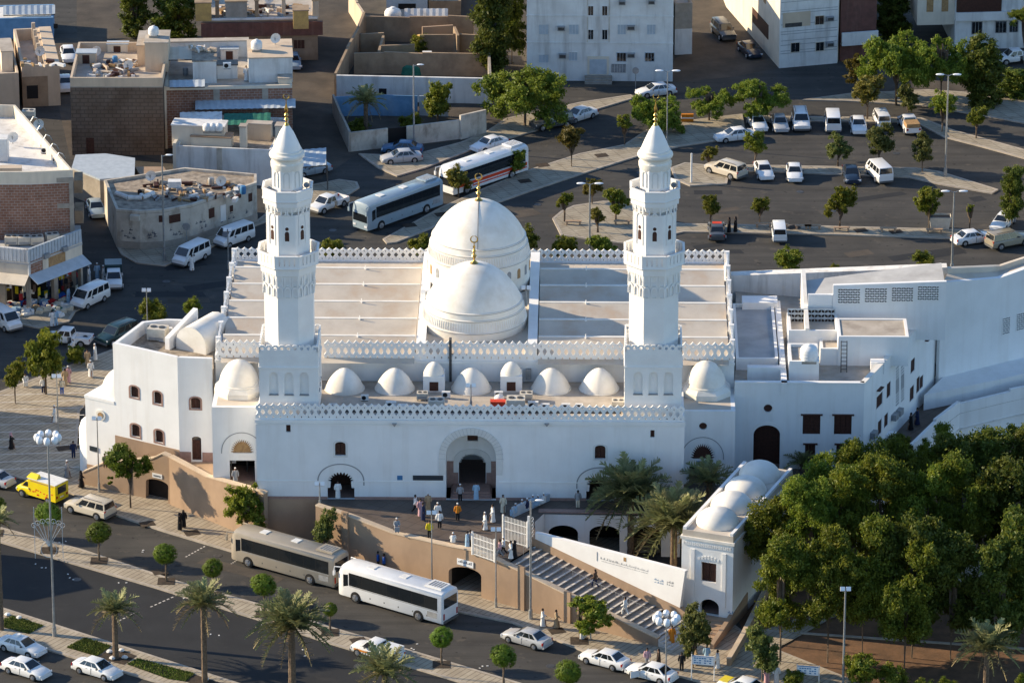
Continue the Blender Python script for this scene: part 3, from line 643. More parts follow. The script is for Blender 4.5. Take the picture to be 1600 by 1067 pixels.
# --- minarets
def octf(mb, r, z0, z1, fn):
    for k in range(8):
        a = math.pi/4*k; st = len(mb.v); fn(mb, r, z0, z1)
        for i in range(st, len(mb.v)):
            x, y, z = mb.v[i]; mb.v[i] = (x*math.cos(a)-y*math.sin(a), x*math.sin(a)+y*math.cos(a), z)
def minaret(pxc, pyb, label, x0, x1):
    c = Vector(((x0+x1)/2, .8+2.95, 0)); wc = M.w(c.x, c.y); zz = lambda py: ZAT(wc.y, py); k = 1/math.cos(math.pi/8)
    hb = (x1-x0)/2; zb1 = M.aty(pxc, 551.5, .8).z
    m = MB()      # shafts
    r1, r2, r3 = 2.28, 1.95, 1.37
    zA, zB, zC = zz(424), zz(326), zz(262)
    m.lathe([(r1*k, zb1-.3), (r1*k, zA)], 8, (c.x, c.y, 0), math.pi/8)
    b1f = zz(410); b2f = zz(308)
    m.lathe([(r2*k, zA), (r2*k, zB)], 8, (c.x, c.y, 0), math.pi/8)
    m.lathe([(r3*k, zB), (r3*k, zz(250))], 8, (c.x, c.y, 0), math.pi/8)
    o = tag(m.build('minaret', G['plaster_clean'], mosque), label)
    # square base with three blind arches a side
    ang = [0, math.pi/2, math.pi, -math.pi/2]
    zo = ZT-.0; m = MB(); m.box(c.x-hb+.25, c.x+hb-.25, c.y-hb+.25, c.y+hb-.25, ZT-.3, zb1-.05); m.build('base_core', G['plaster_clean'], o)
    a0, a1 = M.aty(pxc, 618, .8).z, M.aty(pxc, 583, .8).z
    for kk, a in enumerate(ang):
        q = MB(); w = hb*2; e = hb if kk % 2 == 0 else hb-.26
        q.plate(rect(-e, e, ZT-.3, zb1), [arch((i-1)*1.42-.42, (i-1)*1.42+.42, a0, a1-.45, a1, 6) for i in range(3)], -hb, -hb+.25)
        q.box(-e-.05*(kk%2==0), e+.05*(kk%2==0), -hb-.08, -hb-.001, M.aty(pxc, 577, .8).z, M.aty(pxc, 574.5, .8).z)
        for i in range(9): q.box(-2.1+i*.5, -1.98+i*.5, -hb-.03, -hb-.001, M.aty(pxc, 570, .8).z, M.aty(pxc, 557, .8).z)
        q.build('base_side', G['plaster_clean'], o, loc=(c.x, c.y, 0), rz=a)
        q = MB(); n = 9; pw = 2*hb/n; hh = M.aty(pxc, 541, .8).z-zb1
        for i in range(n):
            xx = -hb+pw*(i+.5); q.plate([(xx-pw/2, 0), (xx+pw/2, 0), (xx+pw/2, hh*.7), (xx+pw*.25, hh), (xx-pw*.25, hh), (xx-pw/2, hh*.7)], [[(xx+pw*.26*math.cos(t*math.pi/4), hh*.5+pw*.26*math.sin(t*math.pi/4)) for t in range(8)]], -hb, -hb+.15)
        q.build('ring_parapet', G['plaster_clean'], o, loc=(c.x, c.y, zb1+.002+.001*kk), rz=a)
        for i in range(3): MB().box((i-1)*1.42-.46, (i-1)*1.42+.46, -hb-.06, -hb+.2, a0-.06, a0+.02).build('niche_sill', G['grey_metal'], o, loc=(c.x, c.y, 0), rz=a)
    # balconies: corbelled neck, floor, eight pierced panels
    def balcony(rb, zf, zt, rin, corb, slits):
        m = MB(); m.lathe([(rin*k, zf-corb), (rin*k+.12, zf-corb*.6), (rin*k+.28, zf-corb*.55), (rin*k+.30, zf-corb*.15), (rb*k, zf-.12), (rb*k+.04, zf-.08), (rb*k+.04, zf)], 8, (c.x, c.y, 0), math.pi/8)
        bo = m.build('balcony', G['plaster_clean'], o)
        hw = rb*math.tan(math.pi/8)
        for i in range(8):
            q = MB(); q.plate(rect(-hw, hw, 0, zt-zf), [rect(-hw+(j+1)*2*hw/(slits+1)-.045, -hw+(j+1)*2*hw/(slits+1)+.045, .25, zt-zf-.18) for j in range(slits)], -rb, -rb+.16)
            q.box(-hw-.02, hw+.02, -rb-.05, -rb-.001, zt-zf-.12, zt-zf)
            q.build('balcony_panel', G['plaster_clean'], o, loc=(c.x, c.y, zf), rz=math.pi/4*i)
        # hanging arches beneath
        m = MB()
        def hang(mb, r, z0, z1):
            for j in (-1, 0, 1) if rb > 2.5 else (-.5, .5):
                st = j*hw*.62; w = hw*.26
                mb.plate(arch(st-w*1.1, st+w*1.1, z0, z0+(z1-z0)*.5, z1, 4), [arch(st-w*.6, st+w*.6, z0+.001, z0+(z1-z0)*.4, z1-.15, 4)], -r-.10, -r)
        octf(m, rin+.02, zf-corb*1.25, zf-corb*.45, hang)
        octf(m, rin+.02, zf-corb*2.0, zf-corb*1.3, hang) if slits else None
        for i in range(len(m.v)): x_, y_, z_ = m.v[i]; m.v[i] = (x_+c.x, y_+c.y, z_)
        tag(m.build('corbel_arches', G['plaster_clean'], o), kind='stuff')
    zf1 = zz(414.5-0)+.0; balcony(2.78, zz(404), zz(385), r1, 1.5, 4)
    balcony(2.28, zz(303), zz(288), r2, 1.1, 0)
    for i in range(8):      # openings in the middle shaft and the lantern
        a = math.pi/4*i
        q = MB(); q.plate(arch(-.2, .2, 0, .7, .95, 4), [], -.015, .12); w_ = q.build('window', G['wood_brown'], o, loc=(c.x+r2*math.sin(a), c.y-r2*math.cos(a), zz(366)), rz=a)
        q = MB(); q.plate([(.17*math.cos(t*math.pi/5), .17*math.sin(t*math.pi/5)) for t in range(10)], [], -.015, .1); q.build('round_vent', G['wood_brown'], o, loc=(c.x+r2*math.sin(a), c.y-r2*math.cos(a), zz(347)), rz=a)
        q = MB(); q.plate(horse(arch(-.44, .44, 0, 2.6, 3.2, 6), arch(-.36, .36, 0, 2.55, 3.08, 6)), [], -.06, .01); q.build('shaft_moulding', G['plaster_clean'], o, loc=(c.x+r2*math.sin(a), c.y-r2*math.cos(a), zz(374)), rz=a)
        q = MB(); q.plate(horse(arch(-.30, .30, 0, 1.2, 1.6, 5), arch(-.2, .2, 0, 1.15, 1.45, 5)), [], -.07, .01); q.build('lantern_niche', G['plaster_grooved'], o, loc=(c.x+r3*math.sin(a), c.y-r3*math.cos(a), zz(287)), rz=a)
        if i in (0, 2, 6):
            xx, yy = c.x+1.8*math.sin(a+.35), c.y-1.8*math.cos(a+.35); q = MB(); q.tube((xx, yy, zz(300)), (xx+.1, yy, zz(292)), .05, n=6); q.tube((xx+.05, yy+.2, zz(292)), (xx+.05, yy-.3, zz(291)), .12, .28, 8); q.build('loudspeaker', G['grey_metal'], o)
    m = MB(); m.lathe([(1.434, zz(262)), (1.522, zz(258)), (1.522, zz(252)), (1.416, zz(250)), (1.416, zz(246)), (1.593, zz(244)), (1.664, zz(241)), (1.611, zz(238)), (1.416, zz(236)), (1.398, zz(233)), (1.292, zz(232.5))], 32, (c.x, c.y, 0)); m.build('cornice_ring', G['plaster_dome'], o, 30)
    m = MB(); m.lathe([(1.301, zz(233)), (1.301, zz(231)), (1.044, zz(221)), (0.637, zz(206)), (0.266, zz(196.5)), (0.195, zz(195))], 32, (c.x, c.y, 0)); m.build('cone_roof', G['plaster_clean'], o, 30)
    m = MB(); z0 = zz(197)
    m.lathe([(.27, 0), (.2, .22), (.09, .35), (.09, .45), (.23, .63), (.1, .83), (.09, .88), (.21, 1.07), (.09, 1.26), (.08, 1.3), (.17, 1.52), (.17, 1.65), (.05, 2.15), (.04, 2.6)], 12, (c.x, c.y, z0)); f = m.build('finial', G['gold'], o, 50)
    m = MB(); n = 18; r = .25
    for i in range(n):
        t0, t1 = math.pi/2+.4+(2*math.pi-.8)*i/n, math.pi/2+.4+(2*math.pi-.8)*(i+1)/n; g_ = lambda i: .02+.05*math.sin(math.pi*i/n)
        m.tube((c.x+r*math.cos(t0), c.y, z0+2.6+r+r*math.sin(t0)), (c.x+r*math.cos(t1), c.y, z0+2.6+r+r*math.sin(t1)), g_(i), g_(i+1), 6)
    m.build('crescent', G['gold'], f, 50)
    return c
minaret(450, 545, 'left minaret', ml0, ml1)
minaret(1021, 545, 'right minaret', mr0, mr1)
# ================================================================= terrace, street walls, stairs
def frame_px(p0, p1, z=0.0):
    a, b = P(*p0, z), P(*p1, z); return Frame((a.x, a.y, 0), math.atan2(b.y-a.y, b.x-a.x))
def seg_wall(name, label, cat, p0, p1, top, m, holes=(), t=.5, zb=-.05, yoff=0.0, z=0.0, coping=None):
    """Wall standing on the ground line p0-p1; top edge and openings given by where they show in that plane."""
    F = frame_px(p0, p1, z); o = thing(name, label, cat, (F.o.x, F.o.y, 0), F.yaw)
    tp = [F.aty(a, b, yoff) for a, b in top]; outer = [(tp[0].x, zb), (tp[-1].x, zb)] + [(p.x, p.z) for p in tp[::-1]]
    hs = []
    for h in holes:
        q = [F.aty(a, b, yoff) for a, b in h]; hs.append([(p.x, max(p.z, zb+.03)) for p in q])
    MB().plate(outer, hs, yoff, yoff+t).build('wall_face', G[m], o)
    if coping:
        for i in range(len(tp)-1):
            a, b = tp[i], tp[i+1]; c = MB()
            c.add([(a.x,yoff-.06,a.z+.002),(b.x,yoff-.06,b.z+.002),(b.x,yoff+t+.06,b.z+.002),(a.x,yoff+t+.06,a.z+.002),(a.x,yoff-.06,a.z+.12),(b.x,yoff-.06,b.z+.12),(b.x,yoff+t+.06,b.z+.12),(a.x,yoff+t+.06,a.z+.12)], [(3,2,1,0),(4,5,6,7),(0,1,5,4),(1,2,6,5),(2,3,7,6),(3,0,4,7)])
            c.build('coping', G[coping], o)
    return F, o
def recess_in(F, o, pts, d, m='interior', yoff=0.0):
    q = [F.aty(a, b, yoff) for a, b in pts]; x0, x1 = min(p.x for p in q), max(p.x for p in q); z1 = max(p.z for p in q)
    return recess(o, x0-.2, x1+.2, .155, z1+.2, yoff+.51, yoff+d, m, 'paving')
def arch_px(x0, yb0, x1, yb1, ys0, ys1, yt, n=7):
    """arched opening in picture units on a receding plane: bottom corners, spring rows, crown row"""
    pts = [(x0, yb0), (x1, yb1)]
    for i in range(n*2+1):
        a = math.pi*i/(2*n); u = (1+math.cos(a))/2; pts.append((x0+(x1-x0)*u, ys0+(ys1-ys0)*u-((ys0+ys1)/2-yt)*math.sin(a)))
    return pts
hA = arch_px(228, 792, 263, 800, 752, 760, 749)
FA_, wA = seg_wall('retaining_wall', 'low terracotta wall with an arched opening, rising from the left plaza to the white corner building', 'wall', (129, 758), (263, 788),
    [(129, 738), (162, 724), (238, 717), (253, 709.5), (264, 714)], 'terracotta_render', [hA], coping='beige_wall')
recess_in(FA_, wA, hA, 1.4); _q = [FA_.aty(a, b, 0) for a, b in hA]; MB().box(min(p.x for p in _q)-.2, max(p.x for p in _q)+.2, .9, .95, 0, max(p.z for p in _q)).build('shade_panel', G['interior'], wA)  # near-black panel added behind the arch to stand in for its shade
q = FA_.aty(246, 745, 0); MB().box(q.x-.55, q.x+.55, -.06, 0, q.z-.1, q.z+.35).build('sign', G['sign_white'], wA)
MB().box(q.x-.4, q.x+.4, -.07, -.06, q.z+.05, q.z+.18).build('lettering', G['ink'], wA)
FB_, wB = seg_wall('retaining_wall', 'terracotta wall below the left side entrance, half in shadow, behind the leafy street tree', 'wall', (263, 789), (412, 850),
    [(264, 714), (322, 745), (405, 768), (412, 772)], 'terracotta_render', coping='beige_wall')
c0, c1_ = FA_.loc(FB_.w(0, 0)), None
hC = arch_px(701, 935, 752, 945, 893, 901, 886)
FC, wC = seg_wall('retaining_wall', 'long sunlit terracotta wall between the coaches and the stairs, with a wide dark underpass opening', 'wall', (493, 864), (1023, 1011),
    [(493, 790), (502, 793), (545, 807), (615, 834), (699, 853), (736, 860), (773, 874), (800, 887), (908, 940.5), (1027, 997.5)], 'terracotta_render', [hC], coping='beige_wall')
recess_in(FC, wC, hC, 7)
for (px, t) in ((540, 800), (816, 885), (888, 925)):
    q = FC.aty(px, t, 0); MB().box(q.x-.35, q.x+.35, -.22, -.001, -.05, q.z+.1).build('pilaster', G['terracotta_render'], wC)
q = FC.aty(727.5, 880, 0); MB().box(q.x-.9, q.x+.9, -.08, -.02, q.z-.25, q.z+.35).build('sign', G['sign_white'], wC)
b = MB()
for i in range(9): b.box(q.x-.75+i*.17, q.x-.64+i*.17, -.085, -.08, q.z+.0, q.z+.12+.08*(i%3))
tag(b.build('lettering', G['ink'], wC), kind='stuff')
# wall straight below the left end of the facade
o = thing('retaining_wall', 'shaded brown wall directly under the left end of the mosque facade', 'wall', (M.o.x, M.o.y, 0), M.yaw)
MB().box(-.4, fx(497, 783)[0], -.02, .5, -.05, TZ-.004).build('wall_face', G['terracotta_render'], o)
w0 = MB(); a_, b_ = M.loc(FC.w(0, .3)), M.loc(FC.w(.02, .3)); xx = fx(497, 783)[0]
w0.add([(a_.x, a_.y, -.05), (a_.x, a_.y, TZ-.004), (xx, 0, TZ-.004), (xx, 0, -.05), (a_.x+.4, a_.y, -.05), (a_.x+.4, a_.y, TZ-.004), (xx+.4, 0, TZ-.004), (xx+.4, 0, -.05)], [(0,1,2,3),(7,6,5,4),(1,5,6,2)]); w0.build('return_wall', G['terracotta_render'], o)
# stairs
xa_, xb_ = 21.6, 37.85
sw = 4.7                     # clear width
stairs = thing('street_stairs', 'broad outdoor stairs with pale nosings descending from the terrace to the pavement', 'stairs', (FC.o.x, FC.o.y, 0), FC.yaw)
NS = 21; dxs = (xb_-xa_)/NS; dz_ = (TZ-.98)/NS
for i in range(NS):
    x0_ = xa_+i*dxs; z_ = TZ-dz_*(i+1)
    st = MB(); st.box(x0_, x0_+dxs-.002, .52, sw, -.05, z_+dz_*.0+.0); s_ = st.build('step', G['step_dark'], stairs)
    MB().box(x0_+dxs-.20, x0_+dxs-.003, .521, sw-.001, z_, z_+.03).build('nosing', G['step_nosing'], s_)
for i in range(5): MB().box(xb_+.003+i*.32, xb_+.32+i*.32, .1, sw, -.05, .82-i*.16).build('step', G['step_nosing'], stairs)
b = MB()
for i in range(0, NS, 1):
    x0_ = xa_+i*dxs; z_ = TZ-dz_*(i+1); b.tube((x0_+.1, sw*.55, z_), (x0_+.1, sw*.55, z_+.9), .018, n=4)
    if i < NS-1: b.tube((x0_+.1, sw*.55, z_+.9), (x0_+.1+dxs, sw*.55, z_-dz_+.9), .022, n=4)
b.build('handrail', G['steel'], stairs)
# white wall with brown foot along the back of the stairs
sb = thing('stair_wall', 'white wall behind the stairs with Arabic lettering and a brown foot', 'wall', (FC.o.x, FC.o.y, 0), FC.yaw)
tp = [FC.aty(a, b, sw+.05) for a, b in ((836, 832), (1066, 891))]; bt = [FC.aty(a, b, sw+.05) for a, b in ((836, 842), (1062, 949))]
MB().plate([(bt[0].x, bt[0].z), (bt[1].x, bt[1].z), (tp[1].x+.3, tp[1].z), (tp[0].x, tp[0].z)], [], sw+.05, sw+.5).build('white_panel', G['plaster_clean'], sb)
MB().plate([(bt[0].x-.3, 0), (bt[1].x+1.5, 0), (bt[1].x+1.5, bt[1].z-.7), (bt[1].x, bt[1].z), (bt[0].x-.3, bt[0].z+.1)], [], sw, sw+.56).build('brown_foot', G['terracotta_render'], sb)
def letters(parent, F, y, pa, pb, h, n, seed, m='ink', name='lettering', gap=.12):
    """small strokes of joined script between two points of the wall"""
    r = random.Random(seed); a, c = F.aty(*pa, y), F.aty(*pb, y); b = MB(); u = 0.0; L = (c-a).length; sl_ = (c.z-a.z)/(c.x-a.x)
    while u < 1:
        w = r.uniform(.5, 1.6)*h/L; x = a.x+(c.x-a.x)*u; x2 = min(c.x, x+w*(c.x-a.x)); z = a.z+(x-a.x)*sl_
        b.add([(x, y-.012, z), (x2, y-.012, z+(x2-x)*sl_), (x2, y-.012, z+(x2-x)*sl_+h*.18), (x, y-.012, z+h*.18)], [(0,1,2,3)])
        for k in range(r.randint(1, 3)):
            xx = r.uniform(x, x2); zz_ = a.z+(xx-a.x)*sl_; hh = h*r.uniform(.4, 1.0); b.add([(xx, y-.013, zz_), (xx+h*.13, y-.013, zz_), (xx+h*.16, y-.013, zz_+hh), (xx+h*.05, y-.013, zz_+hh)], [(0,1,2,3)])
            if r.random() < .5: b.add([(xx+h*.3, y-.013, zz_+h*.5), (xx+h*.42, y-.013, zz_+h*.5), (xx+h*.42, y-.013, zz_+h*.62), (xx+h*.3, y-.013, zz_+h*.62)], [(0,1,2,3)])
        u += w+gap*h/L*r.uniform(.5, 3)
    return tag(b.build(name, G[m], parent), kind='stuff')
letters(sb, FC, sw+.05, (938, 872.5), (1013, 893), .24, 0, 3, 'grey_metal'); letters(sb, FC, sw+.05, (940, 876.5), (1012, 896), .13, 0, 4, 'line_grey')
MB().box(*[FC.aty(974, 870, sw).x, FC.aty(978, 870, sw).x], sw+.03, sw+.049, FC.aty(976, 877, sw).z, FC.aty(976, 871, sw).z).build('emblem', G['wood_tan'], sb)
letters(sb, FC, sw+.05, (1022, 905), (1037, 909), .24, 0, 5, 'sign_blue'); letters(sb, FC, sw+.05, (1022, 909), (1037, 913), .2, 0, 6, 'sign_blue'); letters(sb, FC, sw+.05, (1042, 909), (1052, 912), .22, 0, 7, 'ink'); letters(sb, FC, sw+.05, (1042, 913), (1052, 916), .2, 0, 8, 'ink')
x = FC.aty(932.5, 868, sw).x; MB().box(x-.03, x+.03, sw+.02, sw+.049, FC.aty(932, 876, sw).z, FC.aty(932, 862, sw).z).build('line_mark', G['line_grey'], sb)
# terrace deck
e = [FC.w(FC.aty(px, 800, 0).x, .45) for px in (494,)] 
tq = [tuple(M.w(xx-.0, .02)[:2]), tuple(FC.w(.02, .46)[:2]), tuple(FC.w(xa_, .46)[:2]), tuple(FC.w(xa_, sw)[:2]), tuple(P(836, 815, TZ)[:2]), tuple(P(850, 802, TZ)[:2]),
      tuple(P(1062, 806, TZ)[:2]), tuple(P(1120, 775, TZ)[:2]), tuple(P(1200, 800, TZ)[:2]), tuple(P(1300, 790, TZ)[:2]), tuple(P(1345, 775, TZ)[:2]), tuple(P(1463, 674, TZ)[:2]), tuple(P(1500, 646, TZ)[:2]), tuple(P(1579, 627, TZ)[:2]), tuple(P(1760, 590, TZ)[:2]),
      tuple(P(1760, 500, TZ)[:2]), tuple(P(1443, 630, TZ)[:2]), tuple(M.w(WR+10, 9)[:2]), tuple(M.w(WR, 8.9)[:2]), tuple(M.w(WR-.5, 4.3)[:2]), tuple(M.w(X1-.1, 4.3)[:2]), tuple(M.w(X1-.1, .02)[:2])]
sheet('terrace', ccw(tq), TZ-.002, G['terrace_stone'])
tb = MB()
for a, b_ in ((3, 4), (4, 5)): tb.wall([tq[a], tq[b_]], .4, 0, TZ-.01)
tag(tb.build('terrace_edge', G['plaster']), kind='structure')
# left entrance landing and ramp
lw = [FA_.w(0, .5), FA_.w((P(253, 0, 0)-P(253, 0, 0)).x+FA_.aty(253, 712, 0).x, .5), FB_.w(0, .5), FB_.w(FB_.aty(412, 772, 0).x, .5)]
lz = [.6, 4.1, TZ, TZ]
lq = [(*lw[0][:2], .6), (*lw[1][:2], 4.0), (*lw[2][:2], TZ), (*lw[3][:2], TZ), (*M.w(-.3, .2)[:2], TZ), (*M.w(.1, WY+.5)[:2], TZ), (*P(331, 700, TZ)[:2], TZ), (*P(250, 690, TZ)[:2], TZ), (*P(190, 690, 3.2)[:2], 3.2), (*P(140, 722, .7)[:2], .7)]
tr = tessellate_polygon([[Vector((p[0], p[1], 0)) for p in lq]]); b = MB()
b.add(lq, [t if ((lq[t[1]][0]-lq[t[0]][0])*(lq[t[2]][1]-lq[t[0]][1])-(lq[t[1]][1]-lq[t[0]][1])*(lq[t[2]][0]-lq[t[0]][0])) > 0 else t[::-1] for t in tr])
tag(b.build('entrance_ramp', G['terracotta_render']), kind='structure')
# arcaded wall of the sunken garden
F, o = seg_wall('garden_wall', 'shaded white wall with low dark arches below the terrace, behind the palms', 'wall', (850, 866), (1063, 870), [(850, 803), (1063, 807)], 'plaster',
    [arch_px(857, 870, 903, 870, 832, 833, 820.5), arch_px(921, 870, 968, 870, 832, 833, 821), arch_px(986, 870, 1033, 872, 833, 834, 822)], .45, yoff=0.0)
for a, b_ in ((857, 903), (921, 968), (986, 1033)): recess_in(F, o, [(a, 860), (b_, 820)], 4)
MB().box(F.aty(900, 800, 0).x-3.5, F.aty(1063, 800, 0).x, -.15, .55, TZ, TZ+.12).build('coping', G['pink_granite'], o)
# low barrier on the terrace where worshippers sit
F = frame_px((803, 808), (842, 790), TZ); o = thing('barrier_wall', 'low bluish barrier wall on the terrace beside seated people', 'wall', (F.o.x, F.o.y, TZ), F.yaw)
L_ = F.loc(P(842, 790, TZ)).x; MB().box(0, L_, 0, .3, 0, .95).build('barrier_panel', G['sheet_blue'], o); MB().box(L_+.01, L_+1.6, -.0, .3, 0, .7).build('barrier_end', G['sheet_blue'], o)
# white rail gates at the head of the stairs
def rail_gate(p0, p1, h, label):
    F = frame_px(p0, p1, TZ); o = thing('rail_gate', label, 'gate', (F.o.x, F.o.y, TZ), F.yaw); L = F.loc(P(*p1, TZ)).x; n = int(L/.16)
    for z in (.12, h*.5, h*.8): MB().box(0, L, -.03, .03, z-.03, z+.03).build('rail', G['white_metal'], o)
    b = MB()
    for i in range(n+1): b.box(L*i/n-.022, L*i/n+.022, -.022, .022, .02, h)
    tag(b.build('bars', G['white_metal'], o), kind='stuff')
    for x in (0, L): MB().box(x-.07, x+.07, -.07, .07, 0, h+.1).build('post', G['white_metal'], o)
rail_gate((738, 866), (773, 878), 2.2, 'white barred gate leaf standing open along the wall top, left of the stairs')
rail_gate((786, 844), (824, 855), 2.5, 'white barred gate leaf across the head of the stairs')
F = frame_px((826, 853), (840, 838), TZ); o = thing('scroll_gate', 'white scrolled iron gate piece at the corner of the stair wall', 'gate', (F.o.x, F.o.y, TZ), F.yaw); b = MB()
for k in range(6):
    for i in range(12): b.tube((.9+.32*math.cos(i*.52), 0, .4+.38*k+.2*math.sin(i*.52)), (.9+.32*math.cos(i*.52+.52), 0, .4+.38*k+.2*math.sin(i*.52+.52)), .03, n=4)
b.box(-.1, .1, -.1, .1, 0, 3.0); b.build('scrollwork', G['white_metal'], o)

# ================================================================= gate house with four domes
zr = 8.7
a_, b_ = P(1065.3, 840, 8.1), P(1146, 852.6, 8.1)
GF = Frame((a_.x, a_.y, 0), math.atan2(b_.y-a_.y, b_.x-a_.x)); GW = (b_-a_).length; GL = GF.loc(P(1171.6, 724, 9.0)).y
gh = thing('gate_house', 'narrow white gate house with four low domes in a row and a dark arched door', 'gate house', (GF.o.x, GF.o.y, 0), GF.yaw)
def gx(px, py): p = GF.aty(px, py, 0); return (p.x, p.z)
x0, x1 = gx(1094, 960)[0], gx(1123, 960)[0]; zs_, zt_ = gx(1108, 947)[1], gx(1108, 936)[1]
dr = arch(x0, x1, .9, zs_, zt_, 8, 1.0); wn = rect(gx(1096, 890)[0], gx(1119, 890)[0], gx(1108, 909)[1], gx(1108, 879)[1])
MB().plate(rect(0, GW, 0, 8.1), [dr, wn], 0, .45).build('front_wall', G['plaster_clean'], gh)
for xx0, xx1 in ((0, .4), (GW-.4, GW)): MB().box(xx0, xx1, .452, GL, 0, 8.1).build('side_wall', G['plaster'], gh)
MB().box(.401, GW-.401, GL-.4, GL, 0, 8.1).build('rear_wall', G['plaster'], gh)
MB().box(-.12, GW+.12, -.12, GL+.1, 8.101, 8.35).build('cornice', G['plaster_dome'], gh)
MB().box(.05, GW-.05, .05, GL-.05, 8.352, 8.95).build('parapet_block', G['plaster_roof'], gh)
for x_ in (.08, GW-.38): MB().box(x_, x_+.3, .08, GL-.08, 8.952, 9.2).build('side_parapet', G['plaster'], gh)
window(gh, wn, 0, 2); recess(gh, x0-.2, x1+.2, .95, zt_+.2, .46, 6)
for k in range(4):
    cy = 2.6+(GL-5.0)*k/3; d = MB(); d.lathe([(min(2.2, (GL-5.0)/6)*math.sqrt(max(0,1-u*u*.999)), 1.45*u) for u in [i/10 for i in range(11)]], 32, (GW/2, cy, 8.953)); tag(d.build('low_dome', G['plaster_dome'], gh, 50))
b = MB()
for i in range(22): b.box(.15+i*(GW-.3)/22, .15+i*(GW-.3)/22+.12, -.07, -.001, 7.55, 7.85)
tag(b.build('dentils', G['plaster_clean'], gh), kind='stuff')
b = MB()
for i in range(7): b.box(wn[0][0]-.3+i*.3, wn[0][0]-.15+i*.3, -.08, -.001, wn[2][1]+.2+.12*math.sin(i*.52), wn[2][1]+.45+.2*math.sin(i*.52))
tag(b.build('window_teeth', G['plaster_clean'], gh), kind='stuff')
for xx0 in (wn[0][0]-1.0, wn[1][0]+.6): MB().box(xx0, xx0+.35, -.10, -.001, zt_-.6, 7.2).build('pilaster', G['plaster_clean'], gh)
letters(gh, GF, 0, (1137, 957), (1145, 958.5), .35, 0, 9, 'sign_blue'); letters(gh, GF, 0, (1137, 965), (1145, 966.5), .35, 0, 10, 'sign_blue'); letters(gh, GF, 0, (1137, 970), (1145, 971.5), .3, 0, 11, 'sign_blue')
# brick steps below the door and the wall beside them
gs = thing('brick_steps', 'short flight of terracotta steps from the gate house door down to the pavement', 'stairs', (GF.o.x, GF.o.y, 0), GF.yaw)
for i in range(6): MB().box(x0-.4, GW-.35, -(i+1)*.75, -i*.75-.001, 0, .9-.13*i).build('step', G['terracotta_render'], gs)
ws = thing('ramp_wall', 'low brown wall running down beside the terracotta steps', 'wall', (GF.o.x, GF.o.y, 0), GF.yaw)
ss = MB(); ss.add([(GW-.3,4,0),(GW+.1,4,0),(GW+.1,-5.2,0),(GW-.3,-5.2,0),(GW-.3,4,1.9),(GW+.1,4,1.9),(GW+.1,-5.2,.6),(GW-.3,-5.2,.6)], [(0,4,5,1),(1,5,6,2),(2,6,7,3),(3,7,4,0),(4,7,6,5)])
st = len(ss.v); ss.build('wall_face', G['terracotta_render'], ws)
o = thing('path_wall', 'short low wall with a pale top on the far side of the shaded path by the gate house', 'wall', (0, 0, 0)); w_ = MB(); w_.wall(pp([(1142, 1042), (1166, 1000), (1215, 900)]), .4, 0, .8); w_.build('wall_face', G['terracotta_render'], o); w_ = MB(); w_.wall(pp([(1142, 1042), (1166, 1000), (1215, 900)]), .44, .802, .88); w_.build('coping', G['beige_wall'], o)

# ================================================================= white corner building on the left
zT = ZAT(P(280, 718, TZ).y, 558.5)
cA, cB, cC = P(176, 536, zT), P(277, 558.5, zT), P(331, 560.5, zT)
LA = Frame((cA.x, cA.y, 0), math.atan2(cB.y-cA.y, cB.x-cA.x)); LAw = (cB-cA).length
LB = Frame((cB.x, cB.y, 0), math.atan2(cC.y-cB.y, cC.x-cB.x)); LBw = M.loc(cC).x; LBw = (cC-cB).length
cb = thing('corner_building', 'white two-storey building with brown arched windows and cluttered roof, left of the mosque', 'building', (cA.x, cA.y, 0), LA.yaw)
def loc_of(F, T, x, y): return T.loc(F.w(x, y))
def apx(F, px, py): p = F.aty(px, py, 0); return (p.x, p.z)
wins = [(203.5,603.5,216,621),(240,612,252,631),(205,663,218,682),(242,672,254.5,691)]
outs = []
for (a, t_, b2, bt_) in wins:
    x0, zt_ = apx(LA, a, t_); x1, _z = apx(LA, b2, t_); zb_ = apx(LA, (a+b2)/2, bt_)[1]; zt_ = apx(LA, (a+b2)/2, t_)[1]; outs.append(arch(x0, x1, zb_, zt_-.3, zt_, 5))
MB().plate(rect(0, LAw, 0, zT), outs, 0, .4).build('front_wall', G['plaster'], cb)
for w in outs: window(cb, w, 0, 2, surround='pink_granite', depth=.25)
MB().box(.0, LAw, -.06, -.001, TZ-3, TZ+1.0).build('stone_foot', G['terracotta_render'], cb)
off = LA.loc(LB.w(0, 0)); rb = LB.yaw-LA.yaw
b = MB(); x0, x1 = apx(LB, 298, 630)[0], apx(LB, 313, 630)[0]; w1 = arch(x0, x1, apx(LB, 305, 638.6)[1], apx(LB, 305, 626)[1], apx(LB, 305, 621)[1], 5)
x0, x1 = apx(LB, 300, 700)[0], apx(LB, 314.5, 700)[0]; w2 = arch(x0, x1, TZ+.02, apx(LB, 307, 686)[1], apx(LB, 307, 682)[1], 5)
sub = MB().plate(rect(0.001, LBw, 0, zT), [w1, w2], 0, .4).build('front_wall', G['plaster'], cb, loc=(off.x, off.y, 0), rz=rb)
window(sub, w1, 0, 2, surround='pink_granite', depth=.25); window(sub, w2, 0, 2, depth=.2)
MB().box(0, w2[0][0]-.1, -.06, -.001, TZ-1, TZ+.85).build('stone_foot', G['pink_granite'], sub); MB().box(w2[1][0]+.1, LBw, -.06, -.001, TZ-1, TZ+.85).build('stone_foot', G['pink_granite'], sub)
q5 = [loc_of(LA, LA, 0, 0), LA.loc(P(222, 502, zT)), LA.loc(P(262, 498, zT)), LA.loc(P(331, 500, zT)), LA.loc(cC), LA.loc(cB)]
